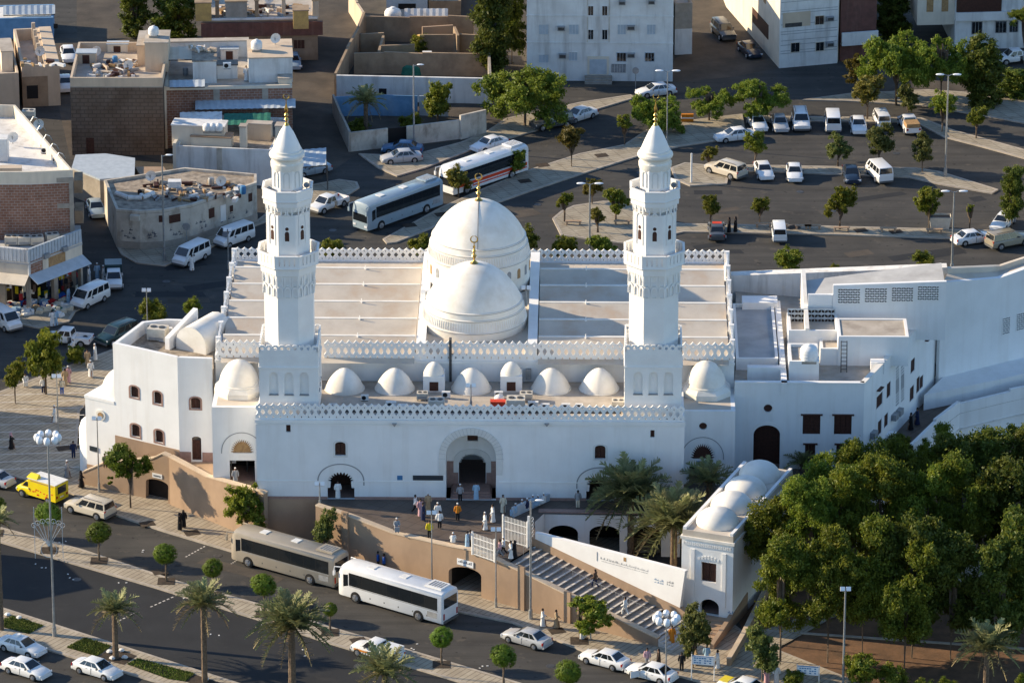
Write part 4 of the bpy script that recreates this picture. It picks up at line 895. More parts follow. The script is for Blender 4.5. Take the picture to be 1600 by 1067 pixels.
b = MB(); b.prism([tuple(p[:2]) for p in [Vector((.02,.41,0)), q5[1], q5[2], q5[3], q5[4]+Vector((-.1,.42,0)), q5[5]+Vector((0,.41,0))]], 0, zT-1.2); b.build('roof_block', G['rubble_roof'], cb)
b = MB(); b.wall([tuple(p[:2]) for p in [q5[3], q5[2], q5[1], q5[0]+Vector((.0,.405,0))]], .35, zT-1.2, zT); b.build('parapet', G['plaster'], cb)
# barrel shaped skylight and duct on that roof
b = MB(); c = LA.loc(P(318, 520, zT)); 
rings = []
for i in range(2):
    yy = c.y-2.2+4.8*i; rings.append([(c.x+1.7*math.cos(math.pi*k/8), yy, zT-1.2+.8+1.7*math.sin(math.pi*k/8)) for k in range(9)]+[(c.x-1.7, yy, zT-1.2), (c.x+1.7, yy, zT-1.2)])
b.loft(rings); b.build('vaulted_skylight', G['plaster_dome'], cb, 40)
b = MB(); c2_ = LA.loc(P(283, 515, zT)); b.add([(c2_.x-.2,c2_.y-2.5,zT-1.2),(c2_.x+.3,c2_.y-2.5,zT-1.2),(c2_.x+.3,c2_.y+2.5,zT-1.2),(c2_.x-.2,c2_.y+2.5,zT-1.2),(c2_.x-.2,c2_.y-2.5,zT),(c2_.x+.3,c2_.y-2.5,zT),(c2_.x+.3,c2_.y+2.5,zT+1.4),(c2_.x-.2,c2_.y+2.5,zT+1.4)], [(3,2,1,0),(4,5,6,7),(0,1,5,4),(1,2,6,5),(2,3,7,6),(3,0,4,7)]); b.build('sloping_wall', G['plaster'], cb)
# lower domed block
lz_ = ZAT(LA.w(-1, 0).y, 624); xl_ = LA.aty(133, 625, 0).x
lb = thing('domed_annex', 'small white domed block with a round window at the left end of the complex', 'building', (cA.x, cA.y, 0), LA.yaw)
MB().box(xl_, -.002, 0, 6.0, 0, lz_-.3).build('wall', G['plaster'], lb)
MB().box(xl_-.06, -.003, -.06, 6.06, lz_-.299, lz_).build('cornice', G['plaster_clean'], lb)
d = MB(); d.lathe([(2.25*math.sqrt(max(0,1-u*u*.999)), 2.35*u) for u in [i/12 for i in range(13)]], 32, (xl_+2.7, 2.9, lz_+.002)); d.build('dome', G['plaster_dome'], lb, 50)
d = MB(); x_, z_ = apx(LA, 158, 648); d.tube((x_, -.12, z_), (x_, -.001, z_), .52, n=16); o = d.build('round_window', G['plaster_dome'], lb); d = MB(); d.tube((x_, -.16, z_), (x_, -.121, z_), .3, n=16); d.build('pane', G['wood_tan'], o)
MB().box(xl_, -.01, -.05, -.001, 0, 1.6).build('stone_foot', G['terracotta_render'], lb)
x_, z_ = apx(LA, 148, 702); MB().box(x_-.55, x_+.4, -.08, -.051, z_-.2, z_+.3).build('sign', G['sign_dark'], lb)
d = MB(); pr = [(1.7, 0), (1.7, 4.6), (1.5, 5.2), (1.0, 5.7), (.05, 5.9)]; d.lathe(pr, 20, (xl_-.3, 2.2, 0)); d.build('round_stair_turret', G['plaster_clean'], lb, 40)

# ================================================================= white courtyard building on the right
RY = M.atz(1250, 599, ZT+.7).y; zR = ZT+.7
RX0 = WR+.003; pc = M.atz(1351, 602, zR); RX1 = pc.x
rbld = thing('courtyard_building', 'rambling white building with flat roofs, courtyards and pierced screens, right of the mosque', 'building', (M.o.x, M.o.y, 0), M.yaw)
def rx(px, py): p = M.aty(px, py, RY); return (p.x, p.z)
a1 = arch(rx(1177, 700)[0], rx(1218.5, 700)[0], TZ-.02, rx(0, 673)[1], rx(0, 657)[1], 10)
wq = [rect(rx(a, 650)[0], rx(b2, 650)[0], rx(0, d2)[1], rx(0, c2_)[1]) for a, c2_, b2, d2 in ((1254.5,641,1282,671),(1303.5,641,1331,671),(1259,686.5,1275,710.5),(1308,686.5,1324,710.5))]
cx_, cz_ = rx(1200, 638); rw = [(cx_+.42*math.cos(2*math.pi*i/14), cz_+.42*math.sin(2*math.pi*i/14)) for i in range(14)]
MB().plate(rect(RX0, RX1, TZ-.5, zR), [a1, rw]+wq, RY, RY+.4).build('front_wall', G['plaster'], rbld)
for w in wq: window(rbld, w, RY, 3, depth=.2); MB().box(w[0][0]-.2, w[1][0]+.2, RY-.25, RY-.001, w[2][1]+.02, w[2][1]+.12).build('window_head', G['wood_brown'], rbld)
b = MB(); b.tube((cx_, RY+.25, cz_), (cx_, RY+.3, cz_), .45, n=14); b.build('round_window', G['wood_brown'], rbld)
b = MB(); b.plate([(cx_+.62*math.cos(2*math.pi*i/18), cz_+.62*math.sin(2*math.pi*i/18)) for i in range(18)], [rw], RY-.04, RY-.001); b.build('window_surround', G['plaster_clean'], rbld)
MB().plate(horse(arch(a1[0][0]-.35, a1[1][0]+.35, TZ, rx(0, 673)[1], rx(0, 657)[1]+.35, 10), [(a1[0][0], TZ), (a1[1][0], TZ)]+a1[2:]), [], RY-.05, RY-.001).build('arch_moulding', G['plaster_clean'], rbld)
recess(rbld, a1[0][0]-.2, a1[1][0]+.2, TZ+.03, rx(0, 655)[1], RY+.41, RY+3)
MB().plate([(p[0], p[1]) for p in a1], [], RY+1.2, RY+1.3).build('door', G['wood_brown'], rbld)
# oblique wall and the tall far wall
e0 = M.w(RX1, RY); e1 = P(1478, 467, zR); e1.z = 0
g0 = P(1448, 628, TZ); 
RO = Frame((e0.x, e0.y, 0), math.atan2(e1.y-e0.y, e1.x-e0.x)); ROw = (Vector((e1.x, e1.y, 0))-Vector((e0.x, e0.y, 0))).length
off = M.loc(RO.w(0, 0)); rr = RO.yaw-M.yaw
def ox(px, py): p = RO.aty(px, py, 0); return (p.x, p.z)
def orect(xa, xb, ya, yb):      # keep openings upright on the slanting wall
    x0_, z1_ = ox(xa, ya); x1_, z0_ = ox(xb, yb); xm = (xa+xb)/2; zt = ox(xm, (ya+yb)/2-(yb-ya-abs(xb-xa)*.75)/2)[1]; zb = ox(xm, (ya+yb)/2+(yb-ya-abs(xb-xa)*.75)/2)[1]
    return rect(x0_, x1_, zb, zt)
oh = [orect(1370,1378.5,613,638), orect(1386,1391,596,622), orect(1423.5,1429,559,583), orect(1422,1427.5,602,627), orect(1432.5,1436.5,588,614), orect(1437.5,1442,586,608),
      orect(1461,1467,560,589), orect(1468,1474,552,580), orect(1372,1377,655,680), orect(1382,1387,645,668)]
wo = MB().plate(rect(0, ROw, TZ-.5, zR), oh, 0, .4).build('side_wall', G['plaster'], rbld, loc=(off.x, off.y, 0), rz=rr)
for w in oh: window(wo, w, 0, 2, depth=.15)
for ya in (575, 595):
    for px in (1402, 1410):
        for k in range(9):
            x_, z_ = ox(px, ya+k*4.6-(px-1402)*.8); MB().box(x_-.45, x_+.45, -.03, -.001, z_, z_+.12).build('louvre', G['grey_metal'], wo)
for (px, py) in ((1373, 608), (1448, 530)): x_, z_ = ox(px, py); MB().box(x_-.6, x_+.6, -.35, -.001, z_, z_+.1).build('window_head', G['wood_brown'], wo)
for (px, py) in ((1395, 650), (1402, 643), (1362, 678)): x_, z_ = ox(px, py); MB().box(x_-.5, x_+.5, -.5, -.001, z_-.3, z_+.3).build('wall_air_conditioner', G['grey_metal'], wo)
b0 = P(1480, 611, TZ); b1 = P(1600, 582, TZ); RB = Frame((b0.x, b0.y, 0), math.atan2(b1.y-b0.y, b1.x-b0.x)); off = M.loc(RB.w(0, 0)); rr2 = RB.yaw-M.yaw
t0 = RB.aty(1480, 439.5, 0); t1 = RB.aty(1562, 434.6, 0); t2 = RB.aty(1600, 421, 0); Lb = t2.x*1.35
scr = []
wall_hi = MB().plate([(-1.1, 0), (Lb, 0), (Lb, t2.z+(t2.z-t1.z)*1.0), (t2.x, t2.z), (t1.x, t1.z), (-1.1, t0.z)], [], 0.002, .5).build('tall_side_wall', G['plaster'], rbld, loc=(off.x, off.y, 0), rz=rr2)
def screen(parent, x0, x1, z0, z1, y, nx, nz, m='plaster_clean', back='interior'):
    dx, dz = (x1-x0)/nx, (z1-z0)/nz; holes = []
    for i in range(nx):
        for j in range(nz):
            cx, cz = x0+dx*(i+.5), z0+dz*(j+.5); sgn = 1 if (i+j) % 2 else -1
            holes.append([(cx-dx*.42, cz-sgn*dz*.10-dz*.27), (cx+dx*.42, cz+sgn*dz*.10-dz*.27), (cx+dx*.42, cz+sgn*dz*.10+dz*.27), (cx-dx*.42, cz-sgn*dz*.10+dz*.27)])
    MB().plate(rect(x0-.05, x1+.05, z0-.05, z1+.05), holes, y-.04, y).build('pierced_screen', G[m], parent)
    MB().box(x0, x1, y-.012, y-.003, z0, z1).build('screen_backing', G[back], parent)  # dark sheet stands in for the shade in the screen holes
x0_, z1_ = RB.aty(1566, 498, 0).x, 0
for (xa, xb, ya, yb) in ((1566, 1578, 495, 523), (1588, 1603, 488, 517)):
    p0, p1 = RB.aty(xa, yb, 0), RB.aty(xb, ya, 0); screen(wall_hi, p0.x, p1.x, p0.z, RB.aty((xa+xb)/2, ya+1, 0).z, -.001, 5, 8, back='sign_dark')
fq = [P(1443, 641, TZ), P(1562, 616, TZ), P(1600, 607, TZ), P(1760, 572, TZ), RB.w(Lb, .4), RB.w(0, .4)]; ft = MB()
ft.prism(ccw([tuple(M.loc(p)[:2]) for p in fq]), 0, lambda p: TZ+1.6+.03*max(0, p[0]-75)); ft.build('raised_foot', G['plaster'], rbld)
# roof deck of the front part and its rooms
zf = zR-1.0
def RP(px, py, z): q = M.atz(px, py, z); return (q.x, q.y)
deck = [(RX0+.02, RY+.41), (RX1-.1, RY+.41)] + [tuple(M.loc(RO.w(ROw-.1, .41))[:2]), tuple(M.loc(RB.w(2, .6))[:2]), tuple(M.loc(RB.w(Lb, .6))[:2]), RP(1700, 425, zf), RP(1150, 440, zf)]
MB().prism(ccw(deck), zf-.5, zf, bottom=True).build('roof_deck', G['roof_screed'], rbld)
MB().box(RX0+.01, RX1, RY-.05, RY+.45, zR+.001, zR+.10).build('coping', G['plaster_clean'], rbld)
MB().box(0, ROw, -.05, .45, zR+.001, zR+.10).build('coping', G['plaster_dome'], wo)
def room(fpx, bpy, zb, zt, m='plaster', roof='roof_screed', par=.3, name='roof_room'):
    """box whose top front edge shows at fpx = (x0, y0, x1, y1); its back top edge at picture row bpy"""
    a = M.atz(fpx[0], fpx[1], zt); c = M.atz(fpx[2], fpx[3], zt); bk = M.atz(fpx[0], bpy, zt); y0 = (a.y+c.y)/2
    o = MB().box(a.x, c.x, y0, bk.y, zb, zt-par).build(name, G[m], rbld)
    if par:
        MB().box(a.x+.01, c.x-.01, y0+.01, bk.y-.01, zt-par, zt-par+.02).build('room_roof', G[roof], o)
        b = MB(); b.wall([(a.x, y0), (c.x, y0), (c.x, bk.y), (a.x, bk.y)], .28, zt-par, zt, True); b.build('room_parapet', G['plaster_clean'], o)
    return o
room((1150, 560, 1216, 560), 474, zf, zf+1.2, roof='roof_grey', par=.35)
room((1168, 574, 1227, 575), 570, zf, zf+1.3, par=0)
room((1233, 564, 1280, 565), 536, zf, zf+2.2, roof='roof_screed')
room((1232, 516, 1311, 517), 488, zf, zf+2.6, roof='plaster_roof', par=.6)
room((1221, 598, 1230, 598), 470, zf, zf+1.1, par=0)
room((1160, 473, 1215, 473), 462, zf, zf+1.6, par=0)
room((1282, 546, 1400, 544), 526, zf, zf+1.7, roof='roof_screed', par=.12)
room((1310, 527, 1420, 525), 497, zf, zf+3.0, roof='roof_screed', par=.1)
room((1361, 566, 1382, 566), 560, zf, zf+1.2, par=0)
# screen wall across the top with four pierced panels
s0 = M.atz(1302, 446, zf+5.6); ys_ = s0.y
def sx_(px, py): p = M.aty(px, py, ys_); return (p.x, p.z)
sxe = sx_(1479, 440)
MB().plate([(s0.x, zf), (sxe[0], zf), (sxe[0], sxe[1]), (s0.x, s0.z)], [], ys_, ys_+.4).build('screen_wall', G['plaster'], rbld)
for (a, b2, t_, bo) in ((1309, 1344, 451, 474), (1351, 1386, 450, 472.5), (1393, 1427, 449, 471), (1433.5, 1467, 447, 469)):
    p0, p1 = sx_(a, bo), sx_(b2, t_); screen(rbld, p0[0], p1[0], p0[1], p1[1], ys_-.002, 9, 6)
for (fp, bk, h_) in (((1262, 462, 1300, 462), 445, 4.4), ((1232, 500, 1300, 500), 485, 1.4)):
    pass
q = M.atz(1257, 470, zf+4.5); MB().add([(q.x,q.y-3,zf),(q.x+.4,q.y-3,zf),(q.x+.4,q.y+9,zf),(q.x,q.y+9,zf),(q.x,q.y-3,zf+2.8),(q.x+.4,q.y-3,zf+2.8),(q.x+.4,q.y+9,zf+4.4),(q.x,q.y+9,zf+4.4)], [(4,5,6,7),(0,1,5,4),(1,2,6,5),(2,3,7,6),(3,0,4,7)]).build('party_wall', G['plaster_dome'], rbld)
MB().box(q.x+.41, s0.x-.01, ys_+.1, ys_+.4, zf, zf+4.6).build('party_wall', G['plaster'], rbld)
p0 = M.atz(1232, 487, zf+3.4); screen(rbld, p0.x, M.atz(1305, 487, zf+3.4).x, zf+1.9, zf+3.3, p0.y+1.0, 14, 3, 'sheet_blue')
# long rear parapet
b = MB(); a = P(1142, 431, zR+.6); c = P(1480, 418, zR+3.5); d = P(1720, 405, zR+5)
for (u, v, zu, zv, nm) in ((a, c, zR+.6, zR+3.5, 'rear_parapet'),):
    A, C = M.loc(u), M.loc(v); b = MB(); b.add([(A.x,A.y,0),(C.x,C.y,0),(C.x,C.y+1.2,0),(A.x,A.y+1.2,0),(A.x,A.y,zu),(C.x,C.y,zv),(C.x,C.y+1.2,zv),(A.x,A.y+1.2,zu)], [(4,5,6,7),(0,1,5,4),(1,2,6,5),(2,3,7,6),(3,0,4,7)]); b.build(nm, G['old_white'], rbld)
q0, q1 = M.atz(1255, 452, zf+3.0), M.atz(1470, 440, zf+5.0)
MB().add([(q0.x, ys_+.45, zf+3.4), (sxe[0], ys_+.45, zf+5.0), (sxe[0], M.loc(c).y, zf+5.0), (q0.x, M.loc(c).y-1, zf+3.4)], [(0,1,2,3)]).build('upper_roof', G['roof_grey'], rbld)
tw = [RB.w(t0.x, .5, t0.z), RB.w(t1.x, .5, t1.z), RB.w(t2.x, .5, t2.z), RB.w(Lb, .5, t2.z+(t2.z-t1.z))]
bk = [P(1480, 427, t0.z), P(1562, 423.5, t1.z), P(1600, 411, t2.z), P(1720, 392, tw[3].z)]
for k in range(3):
    q_ = [M.loc(tw[k]), M.loc(tw[k+1]), M.loc(bk[k+1]), M.loc(bk[k])]; MB().add([(v.x, v.y, v.z-.05) for v in q_], [(0,1,2,3)]).build('upper_roof', G['plaster_roof'], rbld)
    q_ = [M.loc(bk[k]), M.loc(bk[k+1])]; MB().add([(q_[0].x, q_[0].y, 0), (q_[1].x, q_[1].y, 0), (q_[1].x, q_[1].y, q_[1].z+.5), (q_[0].x, q_[0].y, q_[0].z+.5), (q_[0].x, q_[0].y+.5, 0), (q_[1].x, q_[1].y+.5, 0), (q_[1].x, q_[1].y+.5, q_[1].z+.5), (q_[0].x, q_[0].y+.5, q_[0].z+.5)], [(0,1,2,3),(3,2,6,7),(5,4,7,6)]).build('rear_parapet', G['plaster_roof'], rbld)

ld_ = MB(); lx = M.atz(1314, 582, zf).x; ly = M.atz(1314, 582, zf).y
for k in (0, .55): ld_.tube((lx+k, ly, zf), (lx+k, ly+.9, zf+2.9), .05, n=5)
for k in range(8): ld_.tube((lx, ly+.1+k*.11, zf+.3+k*.36), (lx+.55, ly+.1+k*.11, zf+.3+k*.36), .04, n=4)
lo = thing('ladder', 'metal ladder leaning on a white wall in the roof courtyard', 'ladder', (M.o.x, M.o.y, 0), M.yaw); ld_.build('rungs', G['steel_dark'], lo)
# parapet wall of the dark walkway
o = thing('walkway_wall', 'long white parapet wall outside the dark walkway, above the trees', 'wall')
wpx = [(1345, 773), (1463, 659), (1500, 631), (1579, 612), (1640, 600), (1760, 576)]
for i in range(len(wpx)-1):
    b = MB(); b.wall([tuple(P(*wpx[i], TZ+1)[:2]), tuple(P(*wpx[i+1], TZ+1)[:2])], .35, 0, TZ+1.0+(.25 if i % 2 else 0)); b.build('wall_length', G['plaster'], o)
    b = MB(); q0, q1 = P(*wpx[i], TZ+1), P(*wpx[i+1], TZ+1); n_ = Vector((q1.y-q0.y, q0.x-q1.x, 0)).normalized()*.08
    b.wall([tuple((q0+n_)[:2]), tuple((q1+n_)[:2])], .1, 2.6, 2.75); b.build('wall_band', G['old_white'], o)
# white stepped stair wall below the courtyard building
o = thing('stepped_wall', 'small white stepped stair wall at the corner of the courtyard building', 'wall', (e0.x, e0.y, 0), RO.yaw)
for i in range(5): MB().box(-.2+i*1.1, .9+i*1.1, -1.6, -1.2, 0, TZ+1.2+i*.45-.9*(i > 3)).build('stair_block', G['plaster'], o)
# ================================================================= VEGETATION
def crown_mesh(name, blobs, n, leaf, seed, m, spread=.16, out=.6, shell=.55, clumps=26):
    g = np.random.RandomState(seed); B = np.array(blobs, float); w = B[:, 3]*B[:, 4]*B[:, 5]; w = w**.7; w /= w.sum()
    cl = []
    for bi in range(len(B)):
        k = max(4, int(clumps*w[bi]*len(B)**.5)); d = g.normal(size=(k, 3)); d /= np.linalg.norm(d, axis=1)[:, None]
        rr = shell+(1-shell)*g.rand(k, 1)**.6; cl.append(np.hstack([B[bi, :3]+d*B[bi, 3:6]*rr, d, np.full((k, 1), B[bi, 3:6].mean())]))
    cl = np.vstack(cl); ci = g.randint(len(cl), size=n); c = cl[ci]
    p = c[:, :3]+g.normal(size=(n, 3))*(spread*c[:, 6:7])*np.array([1, 1, .75])
    nr = c[:, 3:6]*out+g.normal(size=(n, 3))*(1-out)*1.1; nr /= np.linalg.norm(nr, axis=1)[:, None]+1e-9
    t = np.cross(nr, g.normal(size=(n, 3))); t /= np.linalg.norm(t, axis=1)[:, None]+1e-9; b = np.cross(nr, t)
    L = leaf*(.6+.8*g.rand(n, 1)); Wd = L*.5
    v = np.stack([p-t*L, p-b*Wd+nr*L*.15, p+t*L, p+b*Wd+nr*L*.15], 1).reshape(-1, 3)
    me = bpy.data.meshes.new(name); me.vertices.add(n*4); me.vertices.foreach_set('co', v.astype(np.float32).ravel())
    me.loops.add(n*4); me.loops.foreach_set('vertex_index', np.arange(n*4, dtype=np.int32)); me.polygons.add(n)
    me.polygons.foreach_set('loop_start', np.arange(0, n*4, 4, dtype=np.int32)); me.materials.append(G[m]); me.update(); me.validate()
    return me
def blobs(kind, seed):
    r = random.Random(seed); o = []
    if kind == 'ball': r = random.Random(seed); return [(0, 0, 0, .86, .88, .80)]+[(r.uniform(-.2,.2), r.uniform(-.2,.2), r.uniform(-.12,.14), .76, .74, .70) for _ in range(3)]
    if kind == 'bush':
        for i in range(7): a = i*.9; o.append((.38*math.cos(a), .38*math.sin(a), r.uniform(-.3,.35), .5, .5, .5))
    if kind == 'street':
        for i in range(8): a = i*2.4+r.random(); q = r.uniform(.15,.55); o.append((q*math.cos(a), q*math.sin(a), r.uniform(-.5,.55), r.uniform(.36,.5), r.uniform(.36,.5), r.uniform(.3,.45)))
    if kind == 'tall':
        for i in range(13): z = -1.0+2.3*i/12; q = .42*(1-abs(z)*.45); a = i*2.4+r.random(); o.append((q*math.cos(a), q*math.sin(a), z, .42, .42, .34))
    if kind == 'acacia':
        for i in range(14): a = i*2.4; q = .95*math.sqrt((i+.4)/14); o.append((q*math.cos(a), q*math.sin(a), r.uniform(-.32,.36)-.25*q, r.uniform(.28,.42), r.uniform(.28,.42), r.uniform(.2,.3)))
    if kind == 'grove':
        for i in range(15): a = i*2.4+r.random(); z = r.uniform(-.85,.95); q = .72*math.sqrt(max(.05, 1-z*z*.8))*r.uniform(.5,1); o.append((q*math.cos(a), q*math.sin(a), z*1.0, r.uniform(.24,.40), r.uniform(.24,.40), r.uniform(.22,.34)))
    if kind == 'twolobe': o = [(-.42, 0, .25, .62, .55, .72), (.62, 0, -.15, .42, .42, .52), (-.3, 0, -.45, .4, .4, .3), (-.95, 0, -.85, .16, .16, .16)]
    return o
CR = {}
def crowns(key, kind, nv, n, leaf, m, **k): CR[key] = [crown_mesh('crown', blobs(kind, 11*i+len(key)), n, leaf, 5+i, m, **k) for i in range(nv)]
crowns('ball', 'ball', 3, 15000, .042, 'leaf_bright', spread=.07, out=.85, shell=.90, clumps=260)
crowns('street', 'street', 4, 6975, 0.074, 'leaf_mid', spread=.20, clumps=34)
crowns('streetd', 'street', 3, 6587, 0.072, 'leaf_olive', spread=.20, clumps=34)
crowns('bush', 'bush', 3, 5812, 0.076, 'leaf_mid', spread=.2)
crowns('autumn', 'street', 2, 5037, 0.082, 'leaf_autumn', spread=.2, clumps=34)
crowns('acacia', 'acacia', 3, 21312, 0.035, 'leaf_acacia', spread=.17, out=.45, shell=.3, clumps=60)
crowns('grove', 'grove', 7, 27609, 0.036, 'leaf_grove', spread=.22, out=.45, clumps=80)
crowns('groved', 'grove', 3, 16468, 0.046, 'leaf_dark', spread=.22, out=.45, clumps=80)
crowns('tall', 'tall', 2, 17437, 0.055, 'leaf_dark', spread=.2, clumps=60)
crowns('twolobe', 'twolobe', 1, 12593, 0.060, 'leaf_bright', spread=.14, out=.7, clumps=60)
def trunk_mesh(name, m, seed, limbs=5, fork=.55):
    r = random.Random(seed); b = MB(); pts = [Vector((r.uniform(-.4,.4)*i*.5, r.uniform(-.4,.4)*i*.5, i/5)) for i in range(6)]
    pts[0] = Vector((0,0,-.02)); b.path(pts, [1.0, .72, .62, .5, .35, .12], 7)
    for i in range(limbs):
        a = i*6.28/limbs+r.random(); q = pts[3].lerp(pts[4], r.random()); e = Vector((4.0*math.cos(a), 4.0*math.sin(a), r.uniform(.9, 1.08))); mdl = q.lerp(e, .5)+Vector((.6*math.cos(a), .6*math.sin(a), -.04))
        b.path([q, mdl, e], [.34, .22, .08], 5)
    return b.mesh(name, G[m])
TR = {'dark': [trunk_mesh('trunk', 'trunk', i) for i in range(3)], 'pale': [trunk_mesh('trunk', 'trunk_pale', i+9) for i in range(2)]}
stem = MB(); stem.path([(0,0,-.02), (.1,0,.5), (0,0,1)], [1.1, .9, .8], 8); stem_me = stem.mesh('trunk', G['trunk'])
pit = MB(); pit.box(-.8,.8,-.8,.8,.158,.165); pit_me = pit.mesh('tree_pit', G['dark_soil'])
tcount = {}
def tree(kind, base, cpy, rpx, label, name='street_tree', cat='tree', group=None, tr='dark', tk=.13, lean=0.0, sz=1.0, pit_=False, zb=0.0, depth=1.0):
    p = P(*base, zb); s = PXM(*base, zb); R_ = rpx/s; zc = ZAT(p.y, cpy); tcount[kind] = tcount.get(kind, -1)+1; k = tcount[kind]
    o = thing(name, label, cat, (p.x, p.y, zb), 0, group); h = zc-zb
    rz = 0 if kind == 'twolobe' else rng.random()*6.28
    inst('crown', CR[kind][k % len(CR[kind])], o, (lean*h, 0, h), rz, (R_, R_*depth, R_*sz))
    if kind == 'ball': inst('trunk', stem_me, o, sc=(.11, .11, max(.5, h-R_*.5)))
    else: inst('trunk', TR[tr][k % len(TR[tr])], o, rz=rng.random()*6, sc=(tk, tk, max(.6, h+R_*min(sz,1)*.12)))
    if pit_: inst('tree_pit', pit_me, o)
    return o
# clipped round trees of the median
mg = 'clipped round trees along the paved median'
for base, c, r, lab in [((77,862),803,22,'clipped round tree on the median, behind the tall lamp mast and the white wire ornament'), ((155,878),832,20,'clipped round tree on the median, just right of the wire ornament'),
    ((260,910),865,20,'bright clipped round tree on the median, third from the wire ornament'), ((333,932),887,18,'clipped round tree on the median with its stem hidden behind the palm crown'),
    ((413,962),913,21,'clipped round tree on the median in front of the tan coach'), ((516,990),952,13,'smallest clipped round tree on the median, in front of the white coach door'),
    ((690,1040),995,20,'clipped round tree on the median behind the tail of the white coach'), ((787,1075),1024,22,'clipped round tree on the median below the silver sedan'), ((887,1098),1049,23,'clipped round tree at the bottom edge, in front of the white sedan')]:
    tree('ball', base, c, r, lab, 'round_tree', group=mg, pit_=True, zb=0)
tree('ball', (-8,835), 790, 20, 'clipped round tree cut by the left edge of the picture', 'round_tree', group=mg, pit_=True)
# other street trees in front
tree('twolobe', (204,795), 724, 33, 'bright green tree with two leafy lobes on forked stems before the corner building', tk=.10)
tree('street', (386,852), 795, 34, 'bushy tree on the pavement behind the front of the tan coach', tk=.09, sz=1.25)
tree('streetd', (508,880), 822, 25, 'thin upright tree with sparse leaves at the corner of the terracotta wall', tk=.07, sz=1.4)
tree('street', (905,1003), 962, 36, 'spreading low tree on the pavement in front of the stairs', tk=.08, sz=.8, lean=.35, pit_=True)
tree('streetd', (1083,1045), 985, 33, 'airy tree with feathery leaves in front of the gate house steps', tk=.10, sz=1.35)
tree('streetd', (1190,1072), 1010, 34, 'straggly tree beside the path wall near the gate house', tk=.09, sz=1.3)
tree('bush', (600,1018), 1006, 13, 'small leafy shrub on the median behind the striped taxi pickup', 'median_shrub', 'shrub', tk=.03)
tree('street', (72,618), 550, 36, 'large bushy tree on the left plaza by the street', tk=.13, sz=1.25)
tree('street', (24,632), 582, 21, 'smaller tree at the left edge of the plaza', tk=.09, sz=1.4)
tree('bush', (118,570), 555, 17, 'dark low shrub beside the people on the left plaza', 'plaza_shrub', 'shrub', tk=.03)
tree('bush', (241,520), 486, 24, 'yellow green round tree behind the corner building, by a double lamp', tk=.06)
tree('bush', (300,510), 478, 17, 'small tree behind the white skylight roof', tk=.05)
tree('bush', (518,425), 390, 20, 'low yellow green tree behind the rear parapet, beside the left minaret', tk=.05)
tree('bush', (656,420), 382, 20, 'yellow green tree behind the rear parapet, left of the big dome', tk=.05)
tree('bush', (822,415), 372, 24, 'tree half hidden behind the right side of the rear dome', tk=.05)
tree('street', (880,415), 386, 22, 'green tree behind the rear parapet, right of the domes', tk=.06)
tree('street', (938,415), 388, 24, 'wide low tree behind the rear parapet next to the right minaret', tk=.06, sz=.8)
tree('bush', (1232,440), 406, 25, 'yellow green clipped tree behind the courtyard building roof', tk=.06, sz=.8)
tree('bush', (1443,440), 405, 20, 'small green tree behind the screen wall of the courtyard building', tk=.06, sz=.8)
tree('bush', (1304,435), 418, 10, 'tiny bush top behind the courtyard building roof', tk=.04)
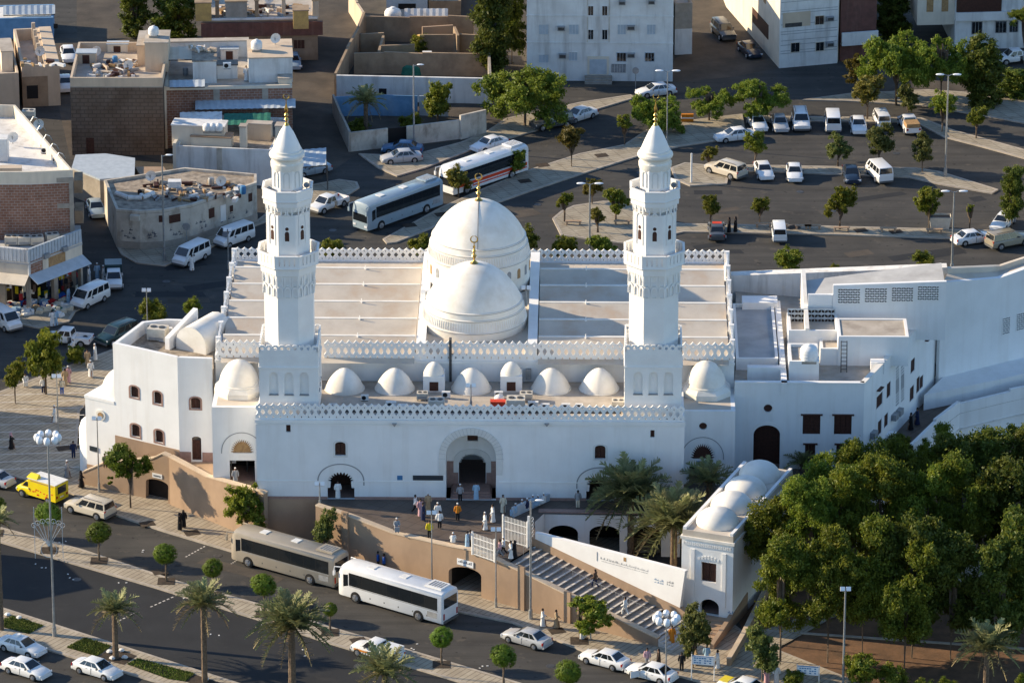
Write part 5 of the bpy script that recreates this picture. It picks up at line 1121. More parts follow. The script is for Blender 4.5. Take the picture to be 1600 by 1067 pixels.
# trees of the car park and the far road
for kind, base, c, r, lab, kw in [
    ('autumn', (716,308), 279, 23, 'tree between the silver coach and the red striped coach', {}), ('street', (807,276), 249, 20, 'tree at the tail of the red striped coach', {}),
    ('autumn', (893,262), 215, 22, 'slim stemmed tree on the bus pavement opposite the dark car', {}), ('street', (976,228), 190, 14, 'thin tree on the pavement left of the right minaret tip', {}),
    ('street', (882,348), 313, 14, 'thin small tree on the left tip of the lower car park strip', {}), ('autumn', (925,320), 293, 17, 'tree behind the double lamp near the right minaret', {}),
    ('street', (962,345), 315, 21, 'leafy tree with forked stems on the car park strip beside the right minaret', {}), ('autumn', (934,365), 336, 14, 'small shaded tree on the lower strip by the lamp post', {}),
    ('street', (1110,350), 319, 18, 'tree on the lower strip behind the dark hatchback with two veiled women', {}), ('street', (1187,352), 319, 17, 'tree on the lower strip behind the white van', {}),
    ('street', (1312,360), 316, 26, 'full tree with forked stems in the middle of the lower strip', dict(sz=1.15)), ('street', (1451,362), 314, 24, 'full tree on the lower strip next to the rubbish skip', dict(sz=1.15)),
    ('street', (1515,358), 325, 8, 'spindly sapling right of the tall car park lamp', {}), ('tall', (1581,362), 305, 27, 'tall bright tree at the right edge behind the parked cars', dict(sz=1.15)),
    ('autumn', (1108,262), 240, 14, 'small round tree at the left end of the middle strip', {}), ('street', (1180,262), 222, 21, 'round tree on the middle strip behind the white sedans', {}),
    ('streetd', (1309,262), 228, 23, 'wide round tree on the middle strip, near the dark blue car', {}), ('streetd', (1373,262), 218, 28, 'largest round tree on the middle strip, behind the white van', {}),
    ('streetd', (1441,270), 229, 25, 'dark round tree at the right end of the middle strip', {}), ('autumn', (1355,188), 140, 27, 'brownish tree standing behind the row of parked vans', {}),
    ('street', (1472,208), 163, 24, 'yellow green tree beside the tall double lamp in the car park', {}), ('street', (1525,218), 182, 18, 'slim tree on the upper right strip', {}),
    ('autumn', (1335,150), 108, 22, 'brown tinged tree at the foot of the great acacia', {}), ('streetd', (1418,175), 150, 24, 'small tree in the shade of the great acacia', {}),
    ('acacia', (820,198), 132, 72, 'great spreading bright green acacia in front of the white apartment block', dict(tk=.22, sz=1.0, depth=.8)), ('acacia', (1025,208), 172, 42, 'spreading acacia behind the tip of the right minaret', dict(sz=1.1)),
    ('acacia', (1108,190), 153, 32, 'feathery acacia between the minaret tip and the parked cars', dict(sz=1.1)), ('acacia', (1185,188), 143, 42, 'bright feathery acacia behind the parked white sedan', dict(sz=1.0)),
    ('acacia', (1400,165), 88, 56, 'tallest bright acacia of the group by the far right houses', dict(tk=.2, sz=1.35)), ('acacia', (1470,165), 84, 46, 'bright acacia in front of the white house at top right', dict(tk=.18, sz=1.25)),
    ('tall', (1535,165), 120, 44, 'dark dense tree behind the upper right strip', dict(sz=.9)), ('tall', (1395,60), 22, 40, 'dark tree at the top edge behind the great acacia', dict(sz=.8)),
    ('acacia', (1600,100), 22, 24, 'tree cut by the top right corner of the picture', {}), ('tall', (1585,150), 150, 40, 'dark tree at the right edge above the car park', dict(sz=.7)),
    ('tall', (768,118), 40, 44, 'tall tree with a pale trunk rising over the walled yard', dict(tk=.26, tr='pale', sz=1.3)), ('tall', (800,100), 30, 30, 'dark tree squeezed between the tall tree and the apartment block', dict(sz=1.4)),
    ('tall', (212,60), 14, 32, 'tall green tree left of the pair behind the brown block house', dict(tk=.2, sz=1.1)), ('tall', (275,62), 22, 46, 'wide dark tree over the alley at the top left', dict(tk=.2, sz=.9)),
    ('street', (684,192), 152, 28, 'bushy tree in the walled garden with a yellow stemmed crown', dict(sz=1.2)), ('bush', (657,88), 68, 17, 'round green bush growing inside the ruined yard', {}),
    ('tall', (1340,60), 30, 34, 'shaded tree between the cream block and the great acacia', dict(sz=1.0)),
    ('bush', (640,200), 192, 20, 'low garden bush behind the garden gate', {}), ('bush', (560,205), 195, 20, 'dark undergrowth under the garden palm', dict(sz=.6))]:
    tree(kind, base, c, r, lab, {'acacia': 'acacia_tree', 'bush': 'garden_bush'}.get(kind, 'street_tree'), 'shrub' if kind == 'bush' else 'tree', **kw)
# the grove on the right
GN = {}; gr = random.Random(4); gl = 'tall bushy tree in the dark grove on the right'; gg = 'trees of the grove beside the gate house'
for base, c, r, k in [((1219,1035),900,58,'grove'), ((1293,1035),890,60,'grove'), ((1347,1027),880,62,'grove'), ((1413,1045),905,60,'grove'), ((1425,1028),870,60,'groved'), ((1485,1030),900,62,'groved'), ((1560,1040),905,60,'groved'), ((1610,1010),870,62,'groved'),
    ((1215,960),840,52,'grove'), ((1262,975),800,50,'grove'), ((1310,960),800,58,'grove'), ((1370,950),790,58,'grove'), ((1440,950),800,60,'grove'), ((1505,945),790,60,'grove'), ((1570,950),800,62,'groved'), ((1630,940),790,60,'groved'),
    ((1215,905),830,44,'grove'), ((1290,890),765,46,'grove'), ((1350,870),745,52,'grove'), ((1415,865),750,50,'grove'), ((1480,860),742,50,'groved'), ((1550,855),738,52,'groved'), ((1615,850),735,52,'groved'),
    ((1340,805),752,32,'grove'), ((1400,800),722,34,'grove'), ((1465,800),712,36,'grove'), ((1530,795),705,36,'grove'), ((1600,790),700,38,'groved'), ((1650,900),780,60,'groved'), ((1690,1010),850,70,'groved')]:
    row_ = 'front' if base[1] > 1000 else ('second' if base[1] > 935 else ('third' if base[1] > 825 else 'back')); GN[row_] = GN.get(row_, 0)+1
    gl = 'bushy green grove tree in the %s row, %s from the left' % (row_, ('first','second','third','fourth','fifth','sixth','seventh','eighth','ninth','tenth','eleventh')[GN[row_]-1])
    tree(k, base, c+6+(14 if base[1] > 1000 else 0)+gr.uniform(-6,6), r*gr.uniform(1.0,1.12), gl, 'grove_tree', group=gg, tk=.11, sz=1.2)
tree('bush', (1345,1085), 1045, 30, 'yellow green bush at the bottom edge, right of the slim lamp post', 'grove_bush', 'shrub', sz=.9)
tree('bush', (1395,1090), 1058, 26, 'low green bush at the bottom edge in front of the grove', 'grove_bush', 'shrub')
tree('bush', (1600,1100), 1062, 16, 'bush in the bottom right corner', 'grove_bush', 'shrub')
tree('streetd', (1262,865), 795, 34, 'dull grey green tree behind the row of low domes', 'grove_tree', tk=.1, sz=1.2)
for i, (px, py, r) in enumerate(((1240,1070,20),(1445,1085,22),(1480,1075,18),(1290,1092,20))):
    tree('bush', (px, py+14), py-6, r, 'low bush in the soil at the bottom edge of the grove, %s from the left' % ('first','third','fourth','second')[i], 'grove_bush', 'shrub', tk=.05)
# palms
def frond_mesh(seed, L, droop, m):
    r = random.Random(seed); b = MB(); n = 10; pts = []
    for i in range(n+1):
        t = i/n; pts.append(Vector((L*(t*.98-.12*t*t*droop), 0, L*(.18*t-.66*droop*t*t))))
    b.path(pts[::2], .012, 3)
    for i in range(3, 31):
        t = i/31; k = t*n; a = pts[min(n-1, int(k))].lerp(pts[min(n, int(k)+1)], k % 1); ll = L*.27*(math.sin(math.pi*min(1, t*.90+.12))**.55)*r.uniform(.8, 1.15)
        for s in (-1, 1):
            tip = a+Vector((ll*r.uniform(.55,.8), s*ll*r.uniform(.45,.75), ll*r.uniform(-.45, .30))); w = Vector((.026, 0, 0))
            b.add([a-w, a+w, a.lerp(tip, .5)+w*1.2, tip], [(0,1,2,3)] if s < 0 else [(3,2,1,0)])
    return b.mesh('frond', G[m])
FR = {k: [frond_mesh(i+10*j, 1.0, d, m) for i in range(2)] for j, (k, d, m) in enumerate((('up', .35, 'palm_leaf'), ('mid', .8, 'palm_leaf'), ('low', 1.25, 'palm_leaf'), ('dry', 1.5, 'palm_dry')))}
def scale_fr(): pass
pt = MB(); prf = []
for i in range(15): prf += [(1.08-.12*i/15+(.12 if i % 2 else 0), i/15)]
pt.lathe([(1.6, -.01)]+prf+[(1.35, .96), (1.5, .985), (.8, 1.0)], 9); palm_trunk = pt.mesh('trunk', G['palm_trunk'])
def palm(base, cpy, rpx, label, zb=0.0, n=50, trunk_r=.24, dry=4, group=None):
    p = P(*base, zb); R_ = rpx/PXM(*base, zb); h = ZAT(p.y, cpy)-zb; o = thing('date_palm', label, 'palm tree', (p.x, p.y, zb), rng.random()*6, group)
    inst('trunk', palm_trunk, o, sc=(trunk_r, trunk_r, h))
    for i in range(n):
        t = i/n; a = i*2.39996; kind = 'up' if t < .28 else ('mid' if t < .66 else ('low' if i < n-dry else 'dry')); el = R(72-68*t)*(1 if kind != 'dry' else 1); el += R(rng.uniform(-6, 6))
        s = R_*1.12*rng.uniform(.88, 1.05)*(.86 if t < .2 else 1)
        inst('frond', FR[kind][i % 2], o, (.12*math.cos(a), .12*math.sin(a), h-.05), sc=s, rot=(0, -el, a+rng.uniform(-.1, .1)))
palm((457,1085), 978, 63, 'biggest palm in the foreground, with a full drooping crown before the tan coach', trunk_r=.3, n=54, dry=7)
palm((320,1067), 945, 47, 'slender palm in the foreground median, left of the biggest palm', n=34, dry=6)
palm((181,1030), 955, 40, 'shorter palm in the planted median between two grass beds', n=34)
palm((602,1140), 1052, 52, 'palm crown cut by the bottom edge below the striped taxi pickup', n=34)
palm((2,985), 815, 30, 'palm cut by the left edge of the picture', n=30, dry=4)
palm((612,1020), 1012, 12, 'tiny young palm on the median beside the striped taxi pickup', n=14, dry=0, trunk_r=.1)
palm((985,868), 774, 68, 'big palm in the sunken garden in front of the right side door', n=64, trunk_r=.3)
palm((1052,905), 820, 70, 'second big palm in the sunken garden, leaning over the stair wall', n=64, trunk_r=.3)
palm((1106,855), 752, 44, 'palm behind the gate house in front of the right side entrance', n=34)
palm((1253,800), 724, 30, 'small palm beside the courtyard building windows', n=28)
palm((1540,1085), 1012, 50, 'bright palm at the front of the grove in the lower right corner', n=40)
palm((572,206), 160, 31, 'palm in the walled garden at the top', n=30)
# ================================================================= VEHICLES (nose towards +X)
def ring(x, hw, z0, zb, z1, hwt=None, n=3):
    """cross-section: sill, belt, crowned top"""
    t = hw*.86 if hwt is None else hwt
    return [(x,-hw*.90,z0),(x,-hw,z0+.12),(x,-hw,zb),(x,-hw*.97,zb+(z1-zb)*.55),(x,-t,z1-.02),(x,-t*.5,z1+.025),(x,0,z1+.035),(x,t*.5,z1+.025),(x,t,z1-.02),(x,hw*.97,zb+(z1-zb)*.55),(x,hw,zb),(x,hw,z0+.12),(x,hw*.90,z0)]
whl = MB(); whl.tube((0,-.11,0),(0,.11,0),1,1,18); tyre_me = whl.mesh('wheel', G['rubber'], 40)
rm = MB(); rm.tube((0,-.135,0),(0,-.112,0),.62,.64,14)
for i in range(5): a = i*1.2566; rm.tube((.15*math.cos(a),-.15,.15*math.sin(a)),(.55*math.cos(a),-.145,.55*math.sin(a)),.09,.07,4)
rim_me = rm.mesh('rim', G['rim'])
def quadface(mb, c, off, ins=(.06,.06,.08,.08)):
    """panel laid just outside a quad given bottom-left, bottom-right, top-right, top-left; inset fractions l,r,b,t"""
    a, b, d, e = [Vector(v) for v in c]; l, r, bo, t = ins
    f = lambda u, v: a.lerp(b, u).lerp(e.lerp(d, u), v)
    n = (b-a).cross(e-a).normalized()*off
    vs = [f(l, bo)+n, f(1-r, bo)+n, f(1-r, 1-t)+n, f(l, 1-t)+n]; mb.add(vs, [(0,1,2,3)])
def cabin_parts(root, base, roof, zb, zr, wb, wr, side, paint, glass='glass_dark', mat_roof=None):
    """greenhouse: base = (x_rear, x_front) at the belt, roof = (x_rear, x_front) at the top; side = list of (u0, u1) windows"""
    (a, b), (c, d) = base, roof
    m = MB(); V_ = [(a,-wb,zb),(b,-wb,zb),(b,wb,zb),(a,wb,zb),(c,-wr,zr),(d,-wr,zr),(d,wr,zr),(c,wr,zr)]
    m.add(V_, [(0,1,5,4),(1,2,6,5),(2,3,7,6),(3,0,4,7)]); mid = (c+d)/2
    m.add([(c,-wr,zr),(d,-wr,zr),(d,wr,zr),(c,wr,zr),(c+.12,-wr*.8,zr+.05),(d-.12,-wr*.8,zr+.05),(d-.12,wr*.8,zr+.05),(c+.12,wr*.8,zr+.05)], [(0,1,5,4),(1,2,6,5),(2,3,7,6),(3,0,4,7),(4,5,6,7)])
    m.build('cabin', mat_roof or paint, root, 60)
    q = MB(); quadface(q, [V_[1],V_[2],V_[6],V_[5]], .012, (.05,.05,.08,.07)); q.build('windscreen', G[glass], root)
    q = MB(); quadface(q, [V_[3],V_[0],V_[4],V_[7]], .012, (.06,.06,.12,.10)); q.build('rear_window', G[glass], root)
    for s in (-1, 1):
        for (u0, u1) in side:
            q = MB()
            if s < 0: quadface(q, [V_[0],V_[1],V_[5],V_[4]], .012, (u0, 1-u1, .10, .12))
            else: quadface(q, [V_[2],V_[3],V_[7],V_[6]], .012, (1-u1, u0, .10, .12))
            q.build('side_window', G[glass], root)
def wheels(root, xs, r, hw, w=1.0):
    for x in xs:
        for s in (-1, 1):
            o = inst('wheel', tyre_me, root, (x, s*(hw-.09), r), 0 if s < 0 else math.pi, (r, w, r)); inst('rim', rim_me, o)
            m = MB(); m.tube((x, s*(hw+.004), r), (x, s*(hw-.05), r), r*1.16, n=16); m.build('wheel_arch', G['black'], root)
def lamps(root, xf, xr, hw, zf, zrr, bus=False):
    for s in (-1, 1):
        m = MB(); m.box(xf-.10, xf+.012, s*hw*.80-.17, s*hw*.80+.17, zf-.08, zf+.08); m.build('headlight', G['head_lamp'], root)
        m = MB(); m.box(xr-.012, xr+.10, s*hw*.84-.12, s*hw*.84+.12, zrr-.12, zrr+.12); m.build('taillight', G['tail_lamp'], root)
        m = MB(); m.box(xf*.30-.06+(xf*.25 if bus else 0), xf*.30+.08+(xf*.25 if bus else 0), s*(hw+.08)-.08, s*(hw+.08)+.08, (zf+.33), (zf+.47)); m.build('mirror', G['black'] if bus else G['bumper'], root) if not bus else None
    MB().box(xf+.004, xf+.02, -.26, .26, zf-.28, zf-.16).build('number_plate', G['sign_white'], root)
    MB().box(xr-.02, xr-.004, -.26, .26, zrr-.15, zrr-.03).build('number_plate', G['sign_white'], root)
PROTO = {}
def proto(kind, fn):
    r = thing(kind, 'x', 'car'); fn(r, PAINT['white']); PROTO[kind] = r; register(r)
def sedan(r, p):
    m = MB(); m.loft([ring(-2.30,.70,.34,.62,.80), ring(-2.22,.80,.24,.66,.92), ring(-1.7,.87,.20,.70,.98), ring(-.6,.89,.19,.72,.96), ring(.9,.89,.19,.72,.96), ring(1.5,.87,.20,.68,.90), ring(2.1,.82,.22,.60,.76), ring(2.32,.66,.32,.52,.64)]); m.build('body', p, r, 38)
    cabin_parts(r, (-1.72,1.12), (-1.02,.30), .93, 1.40, .79, .60, [(.10,.30),(.33,.60),(.63,.88)], p)
    wheels(r, (-1.35,1.42), .32, .88); lamps(r, 2.27, -2.27, .86, .60, .74)
    MB().box(-2.36,-2.2,-.78,.78,.30,.50).build('bumper', p, r); MB().box(2.2,2.37,-.74,.74,.28,.46).build('bumper', p, r)
    for y in (-.895, .895): MB().box(-.05,.0,y-.004,y+.004,.30,.92).build('door_seam', G['bumper'], r); MB().box(-.6,-.45,y-.012,y+.012,.78,.82).build('door_handle', G['rim'], r)
def suv(r, p):
    m = MB(); m.loft([ring(-2.5,.88,.42,.80,1.06), ring(-2.4,.96,.32,.85,1.12), ring(-.5,.98,.30,.90,1.14), ring(1.1,.98,.30,.90,1.12), ring(1.9,.95,.32,.85,1.04), ring(2.45,.88,.36,.74,.90)]); m.build('body', p, r, 38)
    cabin_parts(r, (-2.42,1.30), (-2.25,.55), 1.10, 1.76, .90, .74, [(.04,.30),(.34,.58),(.62,.88)], p)
    wheels(r, (-1.5,1.6), .39, .98); lamps(r, 2.42, -2.47, .94, .78, 1.0)
    for y in (-.6, .6): MB().tube((-1.9,y,1.86),(.3,y,1.86),.03,n=5).build('roof_rail', G['bumper'], r)
    for x in (-2.52, 2.40): MB().box(x-.05,x+.12,-.86,.86,.34,.56).build('bumper', G['bumper'], r)
def van(r, p):
    m = MB(); m.loft([ring(-2.38,.84,.40,1.0,1.2), ring(-2.3,.88,.28,1.05,1.25), ring(1.5,.88,.28,1.05,1.25), ring(2.0,.86,.30,.92,1.12), ring(2.36,.80,.36,.70,.88)]); m.build('body', p, r, 38)
    cabin_parts(r, (-2.34,1.92), (-2.22,1.18), 1.20, 1.98, .86, .76, [(.04,.24),(.27,.50),(.53,.74),(.79,.93)], p)
    wheels(r, (-1.3,1.5), .33, .88); lamps(r, 2.3, -2.34, .86, .74, .9)
    for x in (-2.40, 2.30): MB().box(x-.05,x+.1,-.82,.82,.30,.5).build('bumper', G['bumper'], r)
def cargo_van(r, p):
    van(r, p)
def pickup(r, p):
    m = MB(); m.loft([ring(-.15,.86,.36,.86,1.06), ring(1.3,.88,.34,.86,1.06), ring(1.9,.86,.34,.82,1.0), ring(2.45,.80,.38,.70,.86)]); m.build('body', p, r, 38)
    cabin_parts(r, (-.6,1.42), (-.45,.72), 1.05, 1.66, .82, .68, [(.08,.42),(.48,.88)], p)
    m = MB(); m.box(-2.45,-.62,-.86,.86,.42,.62); m.build('bed', p, r)
    for a in ((-2.45,-.62,-.88,-.82),(-2.45,-.62,.82,.88),(-2.5,-2.44,-.88,.88),(-.66,-.6,-.84,.84)): MB().box(*a, .45, 1.02).build('bed_side', p, r)
    wheels(r, (-1.6,1.6), .37, .88); lamps(r, 2.42, -2.49, .86, .74, .85)
    MB().box(2.4,2.55,-.82,.82,.36,.54).build('bumper', G['bumper'], r)
def coach(r, p):
    L, hw, H_ = 5.9, 1.25, 3.35
    prof = lambda x, k=1.0, dz=0: [(x,-hw*k*.96,.35),(x,-hw*k,.55),(x,-hw*k,2.95-dz),(x,-hw*k*.93,3.2-dz),(x,-hw*k*.6,H_-dz),(x,0,H_+.04-dz),(x,hw*k*.6,H_-dz),(x,hw*k*.93,3.2-dz),(x,hw*k,2.95-dz),(x,hw*k,.55),(x,hw*k*.96,.35)]
    m = MB(); m.loft([prof(-L,.93,.12), prof(-L+.15), prof(L-.7), prof(L-.25,.99,.1), prof(L,.90,.6)]); m.build('body', p, r, 40)
    for s in (-1, 1):
        MB().box(-5.34, 4.66, s*(hw+.003)-.003, s*(hw+.003)+.003, 1.54, 2.80).build('window_band', G['black'], r)
        for i in range(7):
            x0 = -5.3+i*1.42; q = MB(); y = s*(hw+.008); v = [(x0,y,1.58),(x0+1.39,y,1.58),(x0+1.39,y,2.76),(x0,y,2.76)]
            q.add(v if s < 0 else v[::-1], [(0,1,2,3)]); q.build('side_window', G['glass_dark'], r)
        q = MB(); y = s*(hw+.008); v = [(4.75,y,1.5),(5.3,y,1.3),(5.3,y,2.5),(4.75,y,2.6)]; q.add(v if s < 0 else v[::-1], [(0,1,2,3)]); q.build('side_window', G['glass_dark'], r)
        m = MB(); m.path([(L-.3,s*1.15,3.1),(L+.35,s*1.28,3.05),(L+.4,s*1.32,2.6)], .05, 6); m.box(L+.32,L+.46,s*1.32-.12,s*1.32+.12,2.2,2.65); m.build('mirror', p, r)
        for k in range(5): MB().box(-4.2+k*1.6,-4.1+k*1.6,s*(hw+.004)-.006,s*(hw+.004)+.006,.75,.9).build('locker_handle', G['bumper'], r)
        MB().box(-5.3,-4.2,s*(hw+.004)-.004,s*(hw+.004)+.004,.75,1.3).build('vent_grille', G['grey_metal'], r)
        MB().box(-5.4,4.6,s*(hw+.006)-.004,s*(hw+.006)+.004,1.44,1.50).build('trim_line', G['grey_metal'], r)
    q = MB(); q.add([(L+.02,-1.02,1.15),(L+.02,1.02,1.15),(L-.26,1.1,2.9),(L-.26,-1.1,2.9)], [(0,1,2,3)])
    for i in range(4):
        pass
    q = MB(); q.add([(L+.03,-1.05,1.2),(L+.03,1.05,1.2),(L+.005,1.05,2.05),(L+.005,-1.05,2.05),(L-.20,1.12,2.85),(L-.20,-1.12,2.85)], [(0,1,2,3),(3,2,4,5)]); q.build('windscreen', G['glass_dark'], r)
    q = MB(); q.add([(-L-.012,1.0,1.75),(-L-.012,-1.0,1.75),(-L-.012,-1.0,2.75),(-L-.012,1.0,2.75)], [(0,1,2,3)]); q.build('rear_window', G['glass_dark'], r)
    MB().box(-L+.5,-L+2.3,-.75,.75,H_+.03,H_+.20).build('roof_air_conditioner', p, r)
    for k in range(5): MB().box(-L+.7+k*.3,-L+.85+k*.3,-.55,.55,H_+.201,H_+.225).build('roof_vent', G['grey_metal'], r)
    for x in (-1.2, 2.4): MB().box(x,x+.75,-.4,.4,H_+.03,H_+.10).build('roof_hatch', G['white_metal'], r)
    wheels(r, (-3.2,3.9), .50, hw, 1.3)
    for s in (-1, 1):
        MB().box(L-.02,L+.04,s*.85-.2,s*.85+.2,.62,.85).build('headlight', G['head_lamp'], r); MB().box(-L-.02,-L+.05,s*1.0-.1,s*1.0+.1,.7,1.3).build('taillight', G['tail_lamp'], r)
    MB().box(-L-.1,-L+.1,-1.1,1.1,.38,.6).build('bumper', G['bumper'], r)
def kiosk(r, p):
    m = MB(); m.loft([ring(.9,.88,.34,.9,1.2), ring(1.6,.88,.34,.9,1.15), ring(2.3,.84,.36,.8,.98), ring(2.6,.76,.42,.7,.86)]); m.build('body', p, r, 38)
    cabin_parts(r, (.9,1.95), (.9,1.35), 1.15, 1.75, .84, .74, [(.15,.85)], p)
    m = MB(); m.box(-2.5,.88,-.96,.96,.45,2.15); m.build('box_body', p, r)
    MB().box(-2.52,.95,-.99,.99,2.151,2.22).build('roof_panel', G['white_metal'], r)
    for s in (-1, 1):
        for k in range(5): MB().sphere((-1.9+k*.5, s*.965, .85+.12*(k%2)), .14, 8, 4).build('decal', [G['red_metal'], G['ochre_panel'], G['sign_white']][k%3], r) if False else None
        MB().box(-2.3,.6,s*.965-.004,s*.965+.004,1.95,2.05).build('trim_line', G['wood_tan'], r)
        m = MB(); rr_ = random.Random(3)
        for k in range(16): x = rr_.uniform(-2.2,.6); z = rr_.uniform(.6,1.2); m.box(x,x+.16,s*.968-.004,s*.968+.004,z,z+.12)
        tag(m.build('picture_decals', G['red_metal'], r), kind='stuff')
    MB().box(-2.53,-2.51,-.6,.6,1.2,1.9).build('rear_window', G['glass_dark'], r)
    m = MB(); m.add([(-.2,.3,2.23),(1.1,.3,2.23),(1.1,.95,2.23),(-.2,.95,2.23),(-.1,.35,2.6),(.9,.35,2.6),(.9,.5,2.6),(-.1,.5,2.6)], [(4,5,6,7),(0,1,5,4),(1,2,6,5),(2,3,7,6),(3,0,4,7)]); m.build('roof_sign', p, r)
    wheels(r, (-1.5,1.75), .36, .94); lamps(r, 2.55, -2.5, .86, .72, .9)
for k, f in (('sedan', sedan), ('suv', suv), ('van', van), ('pickup', pickup), ('coach', coach), ('kiosk_van', kiosk)): proto(k, f)
used_p = set()
def recolor(o, m):
    for ch in o.children:
        if ch.name.split('.')[0] in ('body','cabin','bed','bed_side','mirror','roof_air_conditioner','box_body','roof_sign') or (ch.name.split('.')[0] == 'bumper' and ch.material_slots[0].material == PAINT['white']):
            if ch.type == 'MESH' and ch.material_slots[0].material == PAINT['white']: setmat(ch, m)
def car(kind, c, d, label, paint='white', cat='car', name=None, group=None, sc=1.0):
    a, b = P(*c), P(c[0]+d[0]*.5, c[1]+d[1]*.5); yaw = math.atan2(b.y-a.y, b.x-a.x)
    if kind in used_p: o = copy_tree(PROTO[kind])
    else: used_p.add(kind); o = PROTO[kind]; 
    o.location = (a.x, a.y, .012); o.rotation_euler = (0, 0, yaw); tag(o, label, cat, group)
    if sc != 1: o.scale = (sc,)*3
    CARS.append((o, PAINT[paint])); o['_n'] = name or ''
    return o
CARS = []
ex = lambda p, n, m, s: (n, m)
c_ = [('sedan',(34,1018),(60,18),'white taxi with a small roof sign, nearest to the left edge in the bottom lane','white','taxi','taxi'),
('sedan',(41,1053),(60,18),'white sedan driving below the taxi in the bottom left corner','white'),
('sedan',(152,1053),(60,18),'white sedan alone in the bottom lane beside the second grass bed','white'),
('suv',(141,803),(-80,-22),'long pale beige off-roader parked behind the yellow ice cream van','beige','suv','parked_suv'),
('kiosk_van',(66,778),(-80,-24),'bright yellow ice cream van with a white roof','yellow','van','ice_cream_van'),
('sedan',(-12,755),(-80,-22),'tail of a silver car at the left edge ahead of the yellow van','silver'),
('coach',(453,894),(-150,-42),'tan coach with a pale roof parked along the terracotta wall','tan','bus','parked_coach'),
('coach',(622,950),(-150,-44),'white coach parked nose to tail behind the tan coach','white','bus','parked_coach'),
('sedan',(823,1005),(-70,-20),'silver sedan parked at the kerb behind the white coach','silver'),
('sedan',(945,1038),(-70,-19),'white sedan at the kerb between the silver sedan and the open-doored car','white'),
('sedan',(1018,1059),(-70,-18),'white car with a door open beside the cluster lamp post','white'),
('sedan',(1160,1082),(-70,-18),'white and yellow taxi cut by the bottom edge near the gate house','white','taxi','taxi'),
('pickup',(590,1027),(-70,-21),'white pickup taxi with orange stripes beside the median palm','white','pickup','taxi_pickup'),
('van',(6,510),(45,24),'white minibus nose cut by the left edge, below the shops','white','van','minibus'),
('van',(141,475),(-38,18),'white minibus in front of the shop, beside a man in a white robe','white','van','minibus'),
('pickup',(178,444),(1,20),'small white truck with a green box facing the camera by the shops','white','truck','small_truck'),
('van',(299,409),(-38,18),'white minibus with a man standing at its open door in the dark street','white','van','minibus'),
('van',(366,380),(-42,15),'white minibus farthest up the dark street by the mosque corner','white','van','minibus'),
('sedan',(150,333),(8,20),'pale sedan parked in the narrow alley beside the brick building','steel_blue'),
('pickup',(107,537),(-45,-4),'white pickup with open bed behind the plaza tree','white','pickup','pickup'),
('suv',(183,532),(-50,20),'dark blue green off-roader parked beside the corner building','green','suv','parked_suv'),
('pickup',(513,327),(-45,17),'silver white double cab pickup by the canopy, left of the silver coach','white','pickup','pickup'),
('sedan',(629,239),(-50,-2),'dark blue sedan parked by the walled garden gate','blue'),
('sedan',(627,253),(-50,4),'silver sedan parked beside the dark blue one near the garden gate','silver'),
('sedan',(765,233),(-42,12),'white sedan parked beyond the red striped coach','white'),
('sedan',(486,272),(-40,8),'pale blue car under the corrugated canopy','steel_blue'),
('coach',(622,341),(-100,36),'silver blue coach with its front towards the mosque, at the back','steel_blue','bus','parked_coach'),
('coach',(756,286),(-100,34),'white coach with red stripes behind the silver blue coach','white','bus','parked_coach'),
('suv',(862,199),(-50,8),'dark off-roader shaded by the great acacia','dark_grey','suv','parked_suv'),
('sedan',(905,187),(-36,11),'white sedan just beyond the dark off-roader by the acacia','white'),
('sedan',(1025,149),(-45,5),'white sedan in front of the white apartment block','white'),
('suv',(1130,57),(20,20),'dark off-roader parked beside the cream block','dark_grey','suv','parked_suv'),
('sedan',(1171,85),(20,18),'dark sedan parked at the corner of the cream block','navy'),
('sedan',(1148,219),(-36,4),'white sedan alone at the left edge of the car park','white'),
('sedan',(1183,199),(9,14),'white sedan, leftmost in the row of vehicles at the car park strip','white'),
('sedan',(1218,200),(5,14),'grey sedan in the parked row, left of the white off-roader','silver'),
('suv',(1251,198),(3,14),'white off-roader with dark windows in the parked row','white','suv','parked_suv'),
('van',(1301,200),(-2,-16),'white panel van seen from behind in the parked row','white','van','parked_van'),
('sedan',(1341,203),(3,14),'white sedan in the parked row, right of the panel van','white'),
('van',(1377,195),(-8,-15),'white minivan half hidden by the largest car park tree','white','van','parked_van',.85),
('pickup',(1420,203),(-10,-15),'white pickup with a brown load at the right end of the parked row','white','pickup','pickup'),
('suv',(1134,274),(-40,-12),'beige off-roader parked at the left end of the middle strip','beige','suv','parked_suv'),
('sedan',(1193,274),(7,14),'white sedan parked on the middle strip, nearest to the beige off-roader','white'),
('sedan',(1241,277),(2,14),'cream white sedan parked on the middle strip under the round tree','white'),
('sedan',(1330,280),(4,14),'dark blue sedan parked on the middle strip beside the white van','navy'),
('van',(1373,279),(-16,-15),'white van with dark rear window parked on the middle strip','white','van','parked_van'),
('sedan',(1120,368),(-1,-14),'dark hatchback with a red cloth on its roof, next to two veiled women','dark_grey'),
('van',(1217,372),(-2,-14),'small white van seen from behind on the lower strip','white','van','parked_van',.86),
('sedan',(1520,379),(48,-7),'white sedan parked at the right end of the lower strip','white'),
('suv',(1575,384),(46,-9),'gold brown off-roader beside the white sedan at the right edge','gold','suv','parked_suv'),
('sedan',(1567,354),(-10,10),'white car nose under the tall tree at the right edge','white'),
('sedan',(102,138),(3,14),'white car in the alley beside the brown block house','white'),
('sedan',(107,92),(3,14),'white car tail farther up the alley at top left','white'),
('pickup',(1496,92),(-45,4),'white pickup behind the acacias at top right','white','pickup','pickup'),
('pickup',(1588,98),(-45,4),'white pickup at the right edge near the top','white','pickup','pickup'),
('sedan',(458,103),(3,14),'car nose sticking out behind the white brick house','steel_blue')]
